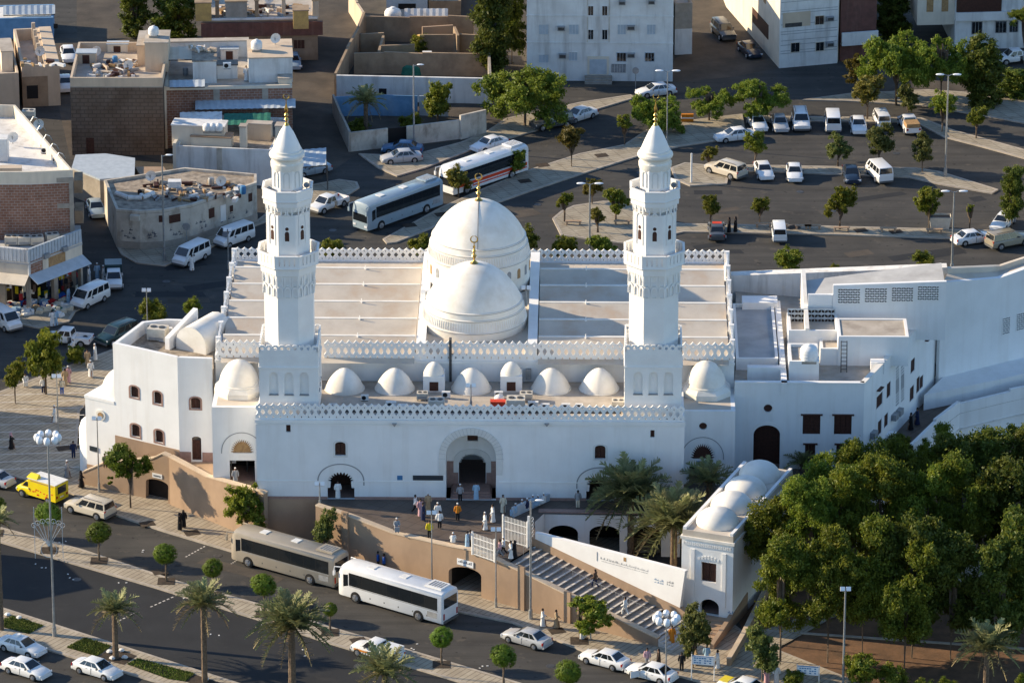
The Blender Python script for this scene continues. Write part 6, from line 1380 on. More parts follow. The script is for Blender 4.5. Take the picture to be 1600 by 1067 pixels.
for e_ in c_:
    kind, c, d, lab, pnt = e_[:5]; cat = e_[5] if len(e_) > 5 else 'car'; nm = e_[6] if len(e_) > 6 else 'parked_car'
    o = car(kind, c, d, lab, pnt, cat, nm, sc=e_[7] if len(e_) > 7 else 1.0)
bpy.context.view_layer.update()
fam = {}
for o, m in CARS:
    recolor(o, m); o.name = o['_n']; del o['_n']
def find(lab): return next(o for o, _ in CARS if o['label'].startswith(lab))
o = find('white coach with red')
for s in (-1, 1):
    MB().box(-5.6,5.2,s*1.262-.004,s*1.262+.004,1.0,1.36).build('red_stripe', G['red_metal'], o); MB().box(-5.6,3,s*1.262-.004,s*1.262+.004,.72,.86).build('red_stripe', G['red_metal'], o)
o = find('white pickup taxi')
for s in (-1, 1): MB().box(-2.3,2.0,s*.895-.004,s*.895+.004,.6,.78).build('orange_stripe', CL['orange'], o)
MB().box(-2.4,-.66,-.8,.8,1.0,1.5).build('canopy', PAINT['white'], o)
o = find('white taxi'); MB().box(-.5,-.2,-.3,.3,1.46,1.62).build('roof_sign', G['sign_white'], o)
o = find('white and yellow'); MB().box(1.2,2.1,-.6,.6,.955,.99).build('yellow_hood', PAINT['yellow'], o)
o = find('small white truck'); MB().box(-2.45,-.64,-.9,.9,.62,1.95).build('green_box', PAINT['green'], o)
o = find('dark hatchback'); MB().box(-.3,.35,-.5,.5,1.455,1.475).build('red_cloth', G['red_metal'], o)
o = find('white pickup with a brown'); MB().box(-2.35,-.7,-.78,.78,.6,1.45).build('load', G['wood_tan'], o)
o = find('white car with a door')
for s, a in ((-1, -.9), (1, .9)): MB().box(-.03,.03,0,.85,-.0,.62).build('open_door', PAINT['white'], o, loc=(.75, s*.9, .32), rz=(math.pi+.6 if s < 0 else -.6))
# ================================================================= PEOPLE
def skin_body(name, J, edges, rad):
    me = bpy.data.meshes.new(name+'_base'); me.from_pydata(J, edges, []); o = bpy.data.objects.new('tmp', me); S.collection.objects.link(o)
    sk = o.modifiers.new('s', 'SKIN'); sd = o.modifiers.new('d', 'SUBSURF'); sd.levels = 1; sd.render_levels = 1
    for i, v in enumerate(me.skin_vertices[0].data): v.radius = (rad[i], rad[i]); v.use_root = (i == 0)
    bpy.context.view_layer.update(); dg = bpy.context.evaluated_depsgraph_get(); m2 = bpy.data.meshes.new_from_object(o.evaluated_get(dg)); m2.name = name
    m2.materials.clear(); m2.materials.append(G['skin']); m2.polygons.foreach_set('use_smooth', [True]*len(m2.polygons)); bpy.data.objects.remove(o); return m2
def pose_mesh(pose):
    J = []; E = []; Rr = []
    def add(p, r, par=None): J.append(p); Rr.append(r); (E.append((par, len(J)-1)) if par is not None else None); return len(J)-1
    H0 = .96 if pose != 'sit' else .45
    pel = add((0,0,H0), .13); sp = add((0,0,H0+.24), .12, pel); ch = add((0,0,H0+.42), .14, sp); nk = add((.01,0,H0+.56), .055, ch); hd = add((.03,0,H0+.66), .085, nk); tp = add((.02,0,H0+.76), .075, hd); add((.13,0,H0+.665), .018, hd)
    out = dict(H0=H0, hands=[], feet=[], elb=[])
    for s in (-1, 1):
        sh = add((0,s*.19,H0+.47), .06, ch); k = s if pose == 'walk' else .2
        el = (.02-.10*k*(pose == 'walk'), s*.27, H0+.20) if pose != 'sit' else (.10, s*.24, H0+.22); wr = (.08+.16*k*(pose == 'walk'), s*.27, H0-.03) if pose != 'sit' else (.33, s*.16, H0+.14)
        e = add(el, .042, sh); w = add(wr, .028, e); d = (Vector(wr)-Vector(el)).normalized(); pm = add(tuple(Vector(wr)+d*.07), .03, w); out['elb'].append(el); out['hands'].append(wr)
        for q in range(4): f0 = Vector(J[pm])+d*.035+Vector((.03-.02*q, 0, 0)); i0 = add(tuple(f0), .009, pm); i1 = add(tuple(f0+d*(.035+.008*(q in (1,2)))+Vector((.006,-s*.012,0))), .008, i0)
        add(tuple(Vector(wr)+d*.05+Vector((.045, 0, 0))), .010, w)
        hp = add((0,s*.09,H0-.05), .09, pel)
        if pose == 'sit': kn, an = (.42, s*.12, H0+.02), (.46, s*.12, .08)
        elif pose == 'walk': kn, an = (.10+.14*s, s*.09, .50), (-.02+.30*s, s*.08, .09 if s > 0 else .13)
        else: kn, an = (.02, s*.10, .50), (0, s*.10, .08)
        a = add(kn, .058, hp); b = add(an, .038, a); add((an[0]+.17, an[1], an[2]-.04), .032, b); out['feet'].append((kn, an))
    return skin_body('person_'+pose, J, E, Rr), out
POSE = {p: pose_mesh(p) for p in ('stand', 'walk', 'sit')}
def garment(pose, kind, m):
    me, o = POSE[pose]; H0 = o['H0']; b = MB()
    ov = lambda z, rx, ry, cx=0.0, n=12: [(cx+rx*math.cos(2*math.pi*i/n), ry*math.sin(2*math.pi*i/n), z) for i in range(n)]
    def sleeves():
        for q, s in enumerate((-1, 1)):
            b.tube((0, s*.17, H0+.50), o['elb'][q], .085, .075, 8); b.tube(o['elb'][q], tuple(Vector(o['elb'][q]).lerp(Vector(o['hands'][q]), .95)), .075, .07, 8)
    if kind in ('robe', 'abaya'):
        if pose == 'sit': b.loft([ov(H0+.56, .07, .09), ov(H0+.50, .13, .22), ov(H0+.2, .17, .21), ov(H0-.08, .24, .25, .08), ov(H0-.10, .22, .24, .1)]); b.loft([[(x, y*1.1, z) for x, y, z in ov(0,.0,.0)]]) if False else None; b.box(.0,.50,-.22,.22,H0-.14,H0+.12); b.box(.36,.54,-.21,.21,.10,H0+.08)
        else:
            w = 1.25 if pose == 'walk' else 1.0; b.loft([ov(.10, .22*w, .24), ov(.5, .20, .22), ov(H0, .18, .20), ov(H0+.25, .15, .19), ov(H0+.48, .13, .22), ov(H0+.55, .08, .10)][::-1])
        sleeves()
    elif kind == 'shirt':
        b.loft([ov(H0-.12, .16, .19), ov(H0+.2, .145, .185), ov(H0+.48, .13, .22), ov(H0+.55, .08, .09)][::-1]); sleeves()
    elif kind == 'trousers':
        b.loft([ov(H0+.05, .14, .17), ov(H0-.14, .15, .18)])
        for q, s in enumerate((-1, 1)):
            kn, an = o['feet'][q]; b.tube((0, s*.09, H0-.04), kn, .105, .085, 8); b.tube(kn, (an[0], an[1], an[2]+.02), .085, .07, 8)
    elif kind == 'veil': b.loft([ov(H0+.80, .05, .05, .01), ov(H0+.76, .11, .10, -.005), ov(H0+.66, .125, .115, -.025), ov(H0+.55, .13, .14, -.02), ov(H0+.38, .17, .24, 0)])
    elif kind == 'cap': b.loft([ov(H0+.83, .05, .05, .02), ov(H0+.81, .085, .08, .02), ov(H0+.74, .10, .095, .015)])
    elif kind == 'hair': b.loft([ov(H0+.825, .04, .04, .0), ov(H0+.80, .09, .085, .0), ov(H0+.72, .10, .10, -.01), ov(H0+.64, .08, .09, -.03)])
    return b.mesh({'abaya': 'robe'}.get(kind, kind), m, 50)
GM = {}
def gar(pose, kind, col):
    k = (pose, kind, col)
    if k not in GM: GM[k] = garment(pose, kind, CL[col] if col in CL else G[col])
    return GM[k]
def person(base, label, top='white', bottom=None, head='cap', pose='stand', d=(0, 10), zb=.14, group=None, headc='white', sit=0.0, sc=1.0, pt=None):
    p = P(*base, zb) if pt is None else pt; q = P(base[0]+d[0], base[1]+d[1], p.z if pt is not None else zb); pp_ = P(*base, p.z if pt is not None else zb); yaw = math.atan2(q.y-pp_.y, q.x-pp_.x)
    o = inst('person', POSE[pose][0], None, (p.x, p.y, p.z+.005+sit), yaw, sc*1.03); tag(o, label, 'person', group)
    if bottom is None: inst('robe', gar(pose, 'abaya' if head == 'veil' else 'robe', top), o)
    else: inst('shirt', gar(pose, 'shirt', top), o); inst('trousers', gar(pose, 'trousers', bottom), o)
    if head == 'veil': inst('veil', gar(pose, 'veil', headc), o)
    elif head == 'cap': inst('cap', gar(pose, 'cap', headc), o)
    else: inst('hair', gar(pose, 'hair', 'hair'), o)
    return o
L_, Rt, Fr, Bk = (-20, 0), (20, 2), (2, 12), (0, -12)
pl = [
((18,702),'veiled woman in black with a pale headscarf walking on the left plaza','black',None,'veil','walk',Rt,.14,'pink'),
((86,660),'man in a white robe and cap beside the double lamp on the plaza','white',None,'cap','walk',L_,.14,'white'),
((68,615),'man in a white shirt and blue trousers under the plaza tree','white','navy','hair','stand',Bk,.14,'white'),
((97,617),'man in a cream shirt and jeans walking by the plaza lamp','cream','blue','cap','stand',Bk,.14,'white'),
((107,598),'person in a pink robe behind the plaza lamp','pink',None,'cap','stand',Bk,.14,'white'),
((102,602),'person in tan clothes next to the one in pink','tan',None,'hair','stand',Bk,.14,'white'),
((142,589),'man in a pale lilac robe near the domed annex','white',None,'cap','walk',Fr,.14,'white'),
((149,563),'man in a white robe farthest along beside the dark off-roader','white',None,'cap','stand',L_,.14,'white'),
((137,572),'person in a tan robe by the plaza shrub','tan',None,'hair','stand',Fr,.14,'white'),
((115,547),'person in white crouching beside the white pickup','white',None,'cap','sit',L_,.02,'white'),
((40,602),'child in white sitting near the plaza kerb','white',None,'hair','sit',Fr,.14,'white'),
((105,746),'man in a grey robe and white cap between the plaza and the yellow van','grey',None,'cap','walk',Rt,.14,'white'),
((127,762),'veiled woman in black at the foot of the terracotta wall','black',None,'veil','walk',Rt,.14,'black'),
((115,716),'man in dark blue beside the round turret of the annex','navy','navy','hair','stand',Fr,.14,'white'),
((281,828),'veiled woman in black carrying red bags on the pavement','black',None,'veil','stand',Rt,.14,'black'),
((287,824),'second veiled woman in black with a red bundle','black',None,'veil','stand',Fr,.14,'black'),
((107,473),'man in a pale blue robe in front of the white minibus at the shops','pale_blue',None,'hair','stand',Rt,.14,'white'),
((82,510),'man in a blue patterned white robe crossing below the shops','white',None,'hair','walk',Bk,.02,'white'),
((87,509),'companion in a pale robe crossing below the shops','pale_blue',None,'cap','walk',Bk,.02,'white'),
((139,441),'man in white at the back of the group behind the minibus','white',None,'cap','stand',Rt,.02,'white'),
((152,436),'man in pale blue in the group behind the minibus','pale_blue',None,'cap','stand',Fr,.02,'white'),
((162,440),'man in white next to the small green truck','white',None,'cap','stand',L_,.02,'white'),
((117,446),'child in a red shirt at the shop entrance','red','navy','hair','stand',Fr,.14,'white'),
((300,423),'man in a white robe at the open door of the middle minibus','white',None,'hair','walk',Bk,.02,'white'),
((361,352),'man in white beside the whitewashed curved wall','white',None,'hair','stand',Bk,.14,'white'),
((649,801),'man in a white shirt and dark trousers, leftmost on the terrace','white','black','hair','walk',Rt,TZ,'white'),
((657,807),'person in a pink top behind the dark robed person on the terrace','pink',None,'hair','stand',Fr,TZ,'white'),
((661,813),'person in a dark purple robe on the terrace','navy',None,'hair','stand',Rt,TZ,'white'),
((669,798),'man in a tan shirt on the terrace before the portal','tan',None,'cap','stand',Fr,TZ,'white'),
((684,813),'man in a white robe on the terrace near the yellow shirt','white',None,'cap','stand',Fr,TZ,'white'),
((687,826),'man in a white shirt and black trousers at the terrace edge','white','black','hair','stand',Bk,TZ,'white'),
((671,841),'man in a bright yellow shirt at the terrace edge','yellow','black','hair','stand',Fr,TZ,'white'),
((715,814),'man in an orange shirt and white cap in front of the portal','orange','black','cap','stand',Bk,TZ,'white'),
((758,828),'man in a long white robe, nearer of two right of the portal','white',None,'cap','walk',L_,TZ,'white'),
((770,816),'man in a long white robe, farther of two right of the portal','white',None,'hair','walk',L_,TZ,'white'),
((786,801),'tall man in a pale olive robe beside the portal','cream',None,'hair','walk',Fr,TZ,'white'),
((730,858),'person in a light blue robe by the barred gate leaf','pale_blue',None,'hair','stand',Rt,TZ,'white'),
((735,856),'small person in grey by the barred gate leaf','grey','black','hair','stand',Rt,TZ,'white'),
((781,871),'person in a pink shirt at the head of the stairs','pink','grey','hair','walk',L_,TZ,'white'),
((787,867),'man in a white shirt and dark trousers at the head of the stairs','white','black','cap','walk',L_,TZ,'white'),
((798,873),'man in a white robe stepping onto the stairs','white',None,'hair','walk',L_,TZ,'white'),
((804,872),'veiled woman in black at the head of the stairs','black',None,'veil','walk',L_,TZ,'black'),
((903,794),'person in a grey shirt standing by the right side door','grey','cream','hair','stand',Bk,TZ,'white'),
((744,781),'man in a blue robe inside the dark portal','pale_blue',None,'hair','stand',Bk,TZ+.46,'white'),
((719,784),'man in a dark teal shirt on the portal steps','grey','black','cap','stand',Bk,TZ+.3,'white'),
((528,779),'man in white inside the left arched door','white',None,'hair','stand',Fr,TZ+.05,'white'),
((368,758),'man in a grey robe and white cap in the left side entrance','grey',None,'cap','stand',Fr,TZ,'white'),
((1423,672),'dark figure walking on the shaded walkway','black',None,'hair','walk',L_,TZ,'white'),
((1433,664),'second dark figure higher up on the shaded walkway','navy',None,'hair','walk',L_,TZ,'white'),
((848,979),'man in a white robe, leftmost of the pair below the tall lamp','white',None,'hair','walk',Rt,.14,'white'),
((869,981),'man in an olive robe striding on the front pavement','tan',None,'hair','walk',Rt,.14,'white'),
((909,998),'person in a white robe under the spreading pavement tree','white',None,'hair','walk',Rt,.14,'white'),
((918,999),'person in cream under the spreading pavement tree','cream','cream','hair','walk',Rt,.14,'white'),
((1011,1041),'person in a pale pink top behind the white sedan','pink','grey','hair','stand',Fr,.14,'white'),
((1029,1042),'person in a dark maroon robe behind the open-doored car','brown',None,'hair','stand',L_,.14,'white'),
((1065,1048),'man all in black on the pavement by the cluster lamp','black','black','hair','stand',Bk,.14,'white'),
((1087,1038),'man in a tan robe left of the blue pavement sign','tan',None,'hair','walk',L_,.14,'white'),
((1104,1036),'man in a pale blue shirt and white cap behind the pavement sign','pale_blue',None,'cap','stand',Bk,.14,'white'),
((1121,1044),'man in a white robe right of the pavement sign','white',None,'hair','walk',L_,.14,'white'),
((1050,1006),'woman in an orange robe near the foot of the stairs','orange',None,'hair','stand',Fr,.14,'white'),
((1198,1067),'person in a lilac robe at the bottom edge near the grove','pink',None,'hair','stand',Fr,.1,'white'),
((1213,1067),'man in a long white robe at the bottom edge near the grove','white',None,'hair','stand',Fr,.1,'white'),
((600,893),'person in a bright blue shirt behind the tan and white coaches','blue','black','hair','stand',L_,.14,'white'),
((591,889),'second person in blue behind the coaches','blue','black','hair','stand',Rt,.14,'white'),
((617,893),'veiled woman in black behind the white coach','black',None,'veil','stand',L_,.14,'black'),
((626,895),'taller veiled woman in black behind the white coach','black',None,'veil','stand',L_,.14,'black'),
((1139,364),'taller of two veiled women in black at the car park strip','black',None,'veil','stand',L_,.14,'black'),
((1149,363),'shorter of two veiled women in black at the car park strip','black',None,'veil','stand',L_,.14,'black')]
for b_, lab, t_, bo, hd, ps, d_, z_, hc in pl: person(b_, lab, t_, bo, hd, ps, d_, z_, headc=hc)
# on the stairs, on walls, on a roof
def on_stairs(px, py, lab, t_, bo, hd):
    k = min(range(NS), key=lambda k: abs(FC.loc(P(px, py, TZ-dz_*(k+1))).x-(xa_+(k+.5)*dxs))); z_ = TZ-dz_*(k+1)+.03
    person((px, py), lab, t_, bo, hd, 'walk', (-16, -5), pt=P(px, py, z_))
on_stairs(930, 918, 'person in dark clothes with a blue bag climbing the stairs', 'brown', 'navy', 'hair'); on_stairs(977, 961, 'man in a white shirt and trousers climbing the lower stairs', 'white', 'white', 'hair')
person((620,829), 'person in grey and white sitting on top of the terracotta wall', 'grey', None, 'cap', 'sit', Fr, TZ+.2); person((708,852), 'man in a white robe sitting on the terracotta wall near the sign', 'white', None, 'cap', 'sit', Bk, TZ+.05)
for (a, b2, t_, l_) in ((806,806,'pale_blue','leftmost seated person at the bluish barrier wall'),(816,800,'white','seated person in white leaning on the barrier wall'),(824,798,'navy','seated person in dark blue behind the barrier wall'),(833,793,'pale_blue','seated person in pale blue at the middle of the barrier wall'),(841,793,'pale_blue','seated person in blue right of the middle of the barrier wall'),(850,790,'white','rightmost seated man in white beyond the barrier wall')):
    person((a, b2), l_, t_, None, 'cap', 'sit', L_, TZ)
q_ = FA_.aty(173, 721, .2); w_ = FA_.w(q_.x, .25)
person((173,721), 'person in dark grey sitting on the sloping wall by the annex', 'grey', 'navy', 'hair', 'sit', Fr, 3, pt=Vector((w_.x, w_.y, q_.z-.40))); w_ = FA_.w(q_.x-.7, .25)
person((166,723), 'smaller person in olive sitting next to the one on the sloping wall', 'olive', 'brown', 'hair', 'sit', Fr, 3, pt=Vector((w_.x, w_.y, q_.z-.62)))

# ================================================================= LAMPS, SIGNS, ROOF CLUTTER
def lamp(top, base, kind, label, zb=0.0, cat='street lamp', name='street_lamp'):
    p = P(*base, zb); h = ZAT(p.y, top[1])-zb; o = thing(name, label, cat, (p.x, p.y, zb))
    dk = kind in ('cluster', 'flood'); m = G['steel_dark' if kind == 'flood' else 'steel']; r = .11 if h > 9 else .07
    b = MB(); b.tube((0,0,0),(0,0,.9),r*1.9,r*1.7,8); b.tube((0,0,.9),(0,0,h),r*1.1,r*.65,8); b.build('pole', m, o, 50)
    if kind == 'double':
        for s in (-1, 1):
            b = MB(); b.path([(0,0,h-.1),(s*.35,0,h+.08),(s*.8,-.1,h+.12)], .035, 5); b.build('arm', m, o)
            b = MB(); b.lathe([(.05,-.42),(.17,-.3),(.20,.1),(.14,.35),(.03,.45)], 10); st = [(z*1.1, y, x*.55) for x, y, z in b.v]; b.v = [(x+s*.95, y-.1, z+h+.12) for x, y, z in st]; b.build('lamp_head', G['lamp_white'], o, 50)
    elif kind == 'spot':
        for s in (-1, 1): b = MB(); b.add([(s*.26-.2,-.38,h-.12),(s*.26+.2,-.38,h-.12),(s*.26+.2,-.12,h-.28),(s*.26-.2,-.12,h-.28),(s*.26-.2,-.24,h+.22),(s*.26+.2,-.24,h+.22),(s*.26+.2,.02,h+.06),(s*.26-.2,.02,h+.06)], [(3,2,1,0),(4,5,6,7),(0,1,5,4),(1,2,6,5),(2,3,7,6),(3,0,4,7)]); b.box(-.3,.3,-.04,.04,h-.25,h-.18); b.build('flood_light', G['lamp_white'], o)
    elif kind == 'single':
        b = MB(); b.path([(0,0,h-.15),(.5,0,h+.05)], .035, 5); b.build('arm', m, o); b = MB(); b.lathe([(.04,-.4),(.15,-.3),(.17,.1),(.03,.4)], 10); b.v = [(z+.8, y, x*.5+h+.05) for x, y, z in b.v]; b.build('lamp_head', G['lamp_white'], o, 50)
    elif kind == 'cluster':
        for i in range(8):
            a = i*math.pi/4; b = MB(); b.path([(0,0,h-.3),(.75*math.cos(a),.75*math.sin(a),h-.1)], .03, 4); b.build('arm', m, o)
            b = MB(); b.lathe([(.08,-.38),(.27,-.2),(.31,.08),(.24,.3),(.06,.42)], 12, (.95*math.cos(a), .95*math.sin(a), h)); b.build('lamp_head', G['lamp_white'], o, 50)
    elif kind == 'flood':
        b = MB(); b.box(-.9,.1,-.05,.05,h-.1,h); b.build('arm', m, o); b = MB(); b.tube((-.9,-.35,h-.35),(-.9,.15,h-.1),.42,.30,12); b.build('flood_light', G['grey_metal'], o)
    return o
for t_, b_, k_, l_, z_ in [((75,684),(85,993),'cluster','tall mast with a ring of pale lanterns in the palm median',.14), ((1040,966),(1040,1090),'cluster','mast with a ring of pale lanterns beside the open-doored white car',.14),
    ((152,652),(155,768),'spot','slim double floodlight pole in front of the domed annex',.14), ((90,586),(92,694),'spot','double spotlight pole standing on the left plaza',.14), ((229,452),(231,530),'spot','double white spotlight behind the corner building',0),
    ((356,358),(357,420),'spot','white spotlight pole by the rear left corner of the mosque',0), ((1041,112),(1042,226),'double','double headed lamp near the tip of the right minaret',.14), ((1487,118),(1477,275),'double','tallest double headed lamp in the car park',.14),
    ((1491,300),(1487,425),'double','double headed lamp beside the white sedan at the far right',0), ((930,288),(921,412),'double','double headed lamp left of the right minaret',.14), ((1320,918),(1317,1082),'spot','slim double floodlight pole in front of the grove',.05),
    ((498,754),(500,795),'spot','twin spotlight pole at the corner of the terrace wall',TZ), ((672,799),(675,922),'spot','spotlight pole left of the underpass opening',.14), ((774,825),(775,948),'spot','spotlight pole right of the underpass opening',.14),
    ((827,782),(829,966),'single','tall street lamp standing before the stairs',.14), ((384,660),(388,800),'flood','dark pole with one round floodlight before the left side entrance',.14), ((361,719),(363,800),'spot','short pale post in front of the left side entrance',.14),
    ((252,243),(257,408),'single','old street lamp in front of the curved whitewashed wall',.14), ((645,102),(647,228),'single','street lamp rising in front of the walled garden',.14), ((1008,-12),(1007,122),'single','tall dark pole before the white apartment block',.0)]:
    lamp(t_, b_, k_, l_, z_)
w_ = M.w(*M.atz(736, 629, ZT)[:2]); 
o = lamp((736,592),(736,632),'spot','small twin spotlight on the low roof in front of the middle dome', ZT, 'spotlight', 'roof_spotlight'); o.location = (M.w(M.atz(736,640,ZT).x, 2.6).x, M.w(M.atz(736,640,ZT).x, 2.6).y, ZT)
o = lamp((822,448),(822,478),'spot','small spotlight beside the front big dome', ZU+1.15, 'spotlight', 'roof_spotlight')
o = lamp((666,455),(666,480),'spot','small spotlight on the left of the front big dome', ZU+1.15, 'spotlight', 'roof_spotlight')
# round mirror, signs, skip, ornament
p = P(292, 387, .14); o = thing('traffic_mirror', 'round mirror on a post at the curved whitewashed wall', 'mirror', (p.x, p.y, .14)); MB().tube((0,0,0),(0,0,2.6),.05,n=6).build('post', G['steel'], o); MB().tube((0,-.05,2.4),(0,.05,2.4),.42,.42,16).build('mirror_disc', G['grey_metal'], o)
p = P(993, 140, .0); o = thing('traffic_mirror', 'round mirror on a post in front of the white apartment block', 'mirror', (p.x, p.y, 0)); MB().tube((0,0,0),(0,0,2.4),.05,n=6).build('post', G['steel'], o); MB().tube((0,-.05,2.3),(0,.05,2.3),.4,.4,16).build('mirror_disc', G['grey_metal'], o)
for (px, py, nm_, lab_, w_s) in ((1098,1062,'street_sign','white and blue street sign on two posts near the gate house',1.35), (1262,1078,'information_board','rounded white board on two posts at the edge of the grove',1.3)):
    p = P(px, py, .14); o = thing(nm_, lab_, 'sign', (p.x, p.y, .1), R(-10))
    for x in (-w_s*.75, w_s*.75): MB().tube((x,0,0),(x,0,2.5),.05,n=6).build('post', G['white_metal'], o)
    MB().box(-w_s*.7, w_s*.7, -.04, .04, 1.55, 2.4).build('board', G['sign_white'], o); b = MB(); r_ = random.Random(5)
    for k in range(3):
        for j in range(7):
            if r_.random() < .85: b.box(-w_s*.6+j*w_s*.17, -w_s*.6+j*w_s*.17+w_s*.13, -.05, -.04, 1.68+k*.22, 1.78+k*.22)
    tag(b.build('lettering', G['sign_blue'], o), kind='stuff'); MB().box(-w_s*.7,w_s*.7,-.05,-.042,2.33,2.4).build('border', G['sign_blue'], o)
p = P(1468, 356, .14); o = thing('rubbish_skip', 'grey metal rubbish skip on the lower car park strip', 'skip', (p.x, p.y, .14)); m = MB(); m.add([(-.95,-.6,0),(.95,-.6,0),(.95,.6,0),(-.95,.6,0),(-1.2,-.75,1.4),(1.2,-.75,1.4),(1.2,.75,1.4),(-1.2,.75,1.4)], [(0,1,5,4),(1,2,6,5),(2,3,7,6),(3,0,4,7),(0,3,2,1)]); m.build('tub', G['beige_metal'], o); MB().box(-1.1,1.1,-.68,.68,1.2,1.22).build('rubbish', G['black'], o)
MB().box(-1.25,1.25,-.82,-.76,1.32,1.42).build('rim_bar', G['beige_metal'], o)
p = P(1074, 190, .14); o = thing('road_barrier', 'small orange and white barrier on the far pavement', 'barrier', (p.x, p.y, .14)); MB().box(-.7,.7,-.2,.2,0,.9).build('panel', CL['orange'], o); MB().box(-.72,.72,-.22,.22,.4,.55).build('stripe', G['sign_white'], o)
p = P(1080, 285, .14); o = thing('marker_post', 'white marker post at the left end of the middle strip', 'post', (p.x, p.y, .14)); MB().tube((0,0,0),(0,0,3.4),.12,.10,8).build('post', G['white_metal'], o)
for (px, py, s_) in ((1213-2,352,0),(1247,354,1),(1307,357,2),(1380,358,3),(1452,360,4),(888,347,5),(964,347,6),(1185,351,7),(1262,354,8)):
    p = P(px+8, py+4, .14); o = thing('concrete_bench', 'low stone bench on the lower car park strip, %s' % ('left of the middle tree','right of the middle tree','under the middle tree','alone between two trees','by the skip','on the left tip','beside the minaret','behind the small van','right of the small van')[s_], 'bench', (p.x, p.y, .14), 0, 'stone benches on the lower car park strip'); MB().box(-.9,.9,-.2,.2,.38,.46).build('seat', G['terracotta_render'], o)
    for x in (-.7, .7): MB().box(x-.1,x+.1,-.18,.18,0,.38).build('leg', G['terracotta_render'], o)
p = P(77, 872, .15); o = thing('wire_ornament', 'white wire ornament shaped like a jug with curled stems on the median', 'ornament', (p.x, p.y, .15)); b = MB()
for x in (-1.3, 1.3): MB().tube((x,0,0),(x,0,5.2),.03,n=4).build('post', G['white_metal'], o)
for k in range(7):
    a = (k-3)*.33; pts = [(0,0,1.2)]+[(math.sin(a)*t*1.6, 0, 1.2+t*2.6*math.cos(a*.6)) for t in (.35,.7,1)]; b.path(pts, .03, 4); c = pts[-1]
    for i in range(10): b.tube((c[0]+.22*math.cos(i*.6),0,c[2]+.22*math.sin(i*.6)),(c[0]+.22*math.cos(i*.6+.6),0,c[2]+.22*math.sin(i*.6+.6)),.025,n=4)
for i in range(16): a0, a1 = i*.3927, i*.3927+.3927; b.tube((.75*math.cos(a0),0,.9+.8*math.sin(a0)),(.75*math.cos(a1),0,.9+.8*math.sin(a1)),.03,n=4)
tag(b.build('wire_stems', G['white_metal'], o), kind='stuff')
# white rocks in the soil beds
for i, (px, py) in enumerate([(171,1019),(190,1017),(176,1029),(195,1028),(12,961),(322,1062),(338,1072),(30,966)]):
    p = P(px, py, .16); b = MB(); b.sphere((0,0,.12), .28, 7, 4, .6); r_ = random.Random(i); b.v = [(x*r_.uniform(.8,1.3), y*r_.uniform(.8,1.3), z) for x, y, z in b.v]; o = b.build('white_rock', G['old_white'], None, loc=(p.x, p.y, .16)); tag(o, 'white painted rock in the soil around a median palm', 'rock', 'white rocks around the palms')
def ac_unit(F, x, y, z, label, s=1.0, rz=0.0, kind=0):
    w = F.w(x, y); o = thing('air_conditioner', label, 'air conditioner', (w.x, w.y, z+.002), F.yaw+rz)
    if kind == 0:
        MB().box(-.75*s,.75*s,-.6*s,.6*s,.15,1.05*s).build('casing', G['beige_metal'], o)
        for q in (-.35, .35): m = MB(); m.tube((q*s,0,1.05*s),(q*s,0,1.1*s),.26*s,n=14); m.build('fan', G['steel_dark'], o)
        MB().box(-.6*s,.6*s,-.61*s,-.601*s,.2,.45).build('grille', G['grey_metal'], o)
        for q in ((-.6,-.5),(.6,-.5),(-.6,.5),(.6,.5)): MB().box(q[0]*s-.04,q[0]*s+.04,q[1]*s-.04,q[1]*s+.04,0,.15).build('foot', G['steel_dark'], o)
    else:
        MB().box(-.45*s,.45*s,-.18*s,.18*s,.08,.75*s).build('casing', G['white_metal'], o); m = MB(); m.tube((-.1*s,-.19*s,.42*s),(-.1*s,-.18*s,.42*s),.26*s,n=14); m.build('fan', G['black'], o); MB().box(-.4*s,.4*s,-.15*s,.15*s,0,.08).build('foot', G['steel_dark'], o)
    return o
def tank(F, x, y, z, label, s=1.0, m='white_metal'):
    w = F.w(x, y); o = thing('water_tank', label, 'water tank', (w.x, w.y, z+.002), F.yaw); b = MB(); b.lathe([(.75*s,0),(.85*s,.15*s),(.85*s,1.0*s),(.7*s,1.25*s),(.3*s,1.4*s),(.25*s,1.5*s),(.22*s,1.52*s)], 18, (0,0,.25)); b.build('tank_body', G[m], o, 40)
    for k in range(3): b = MB(); b.lathe([(.86*s,-.03),(.88*s,0),(.86*s,.03)], 18, (0,0,.45+.3*k*s)); b.build('rib', G[m], o)
    MB().box(-.7*s,.7*s,-.7*s,.7*s,0,.25).build('stand', G['concrete'], o); return o
def mroof(px, py, z): q = M.atz(px, py, z); return q.x, q.y
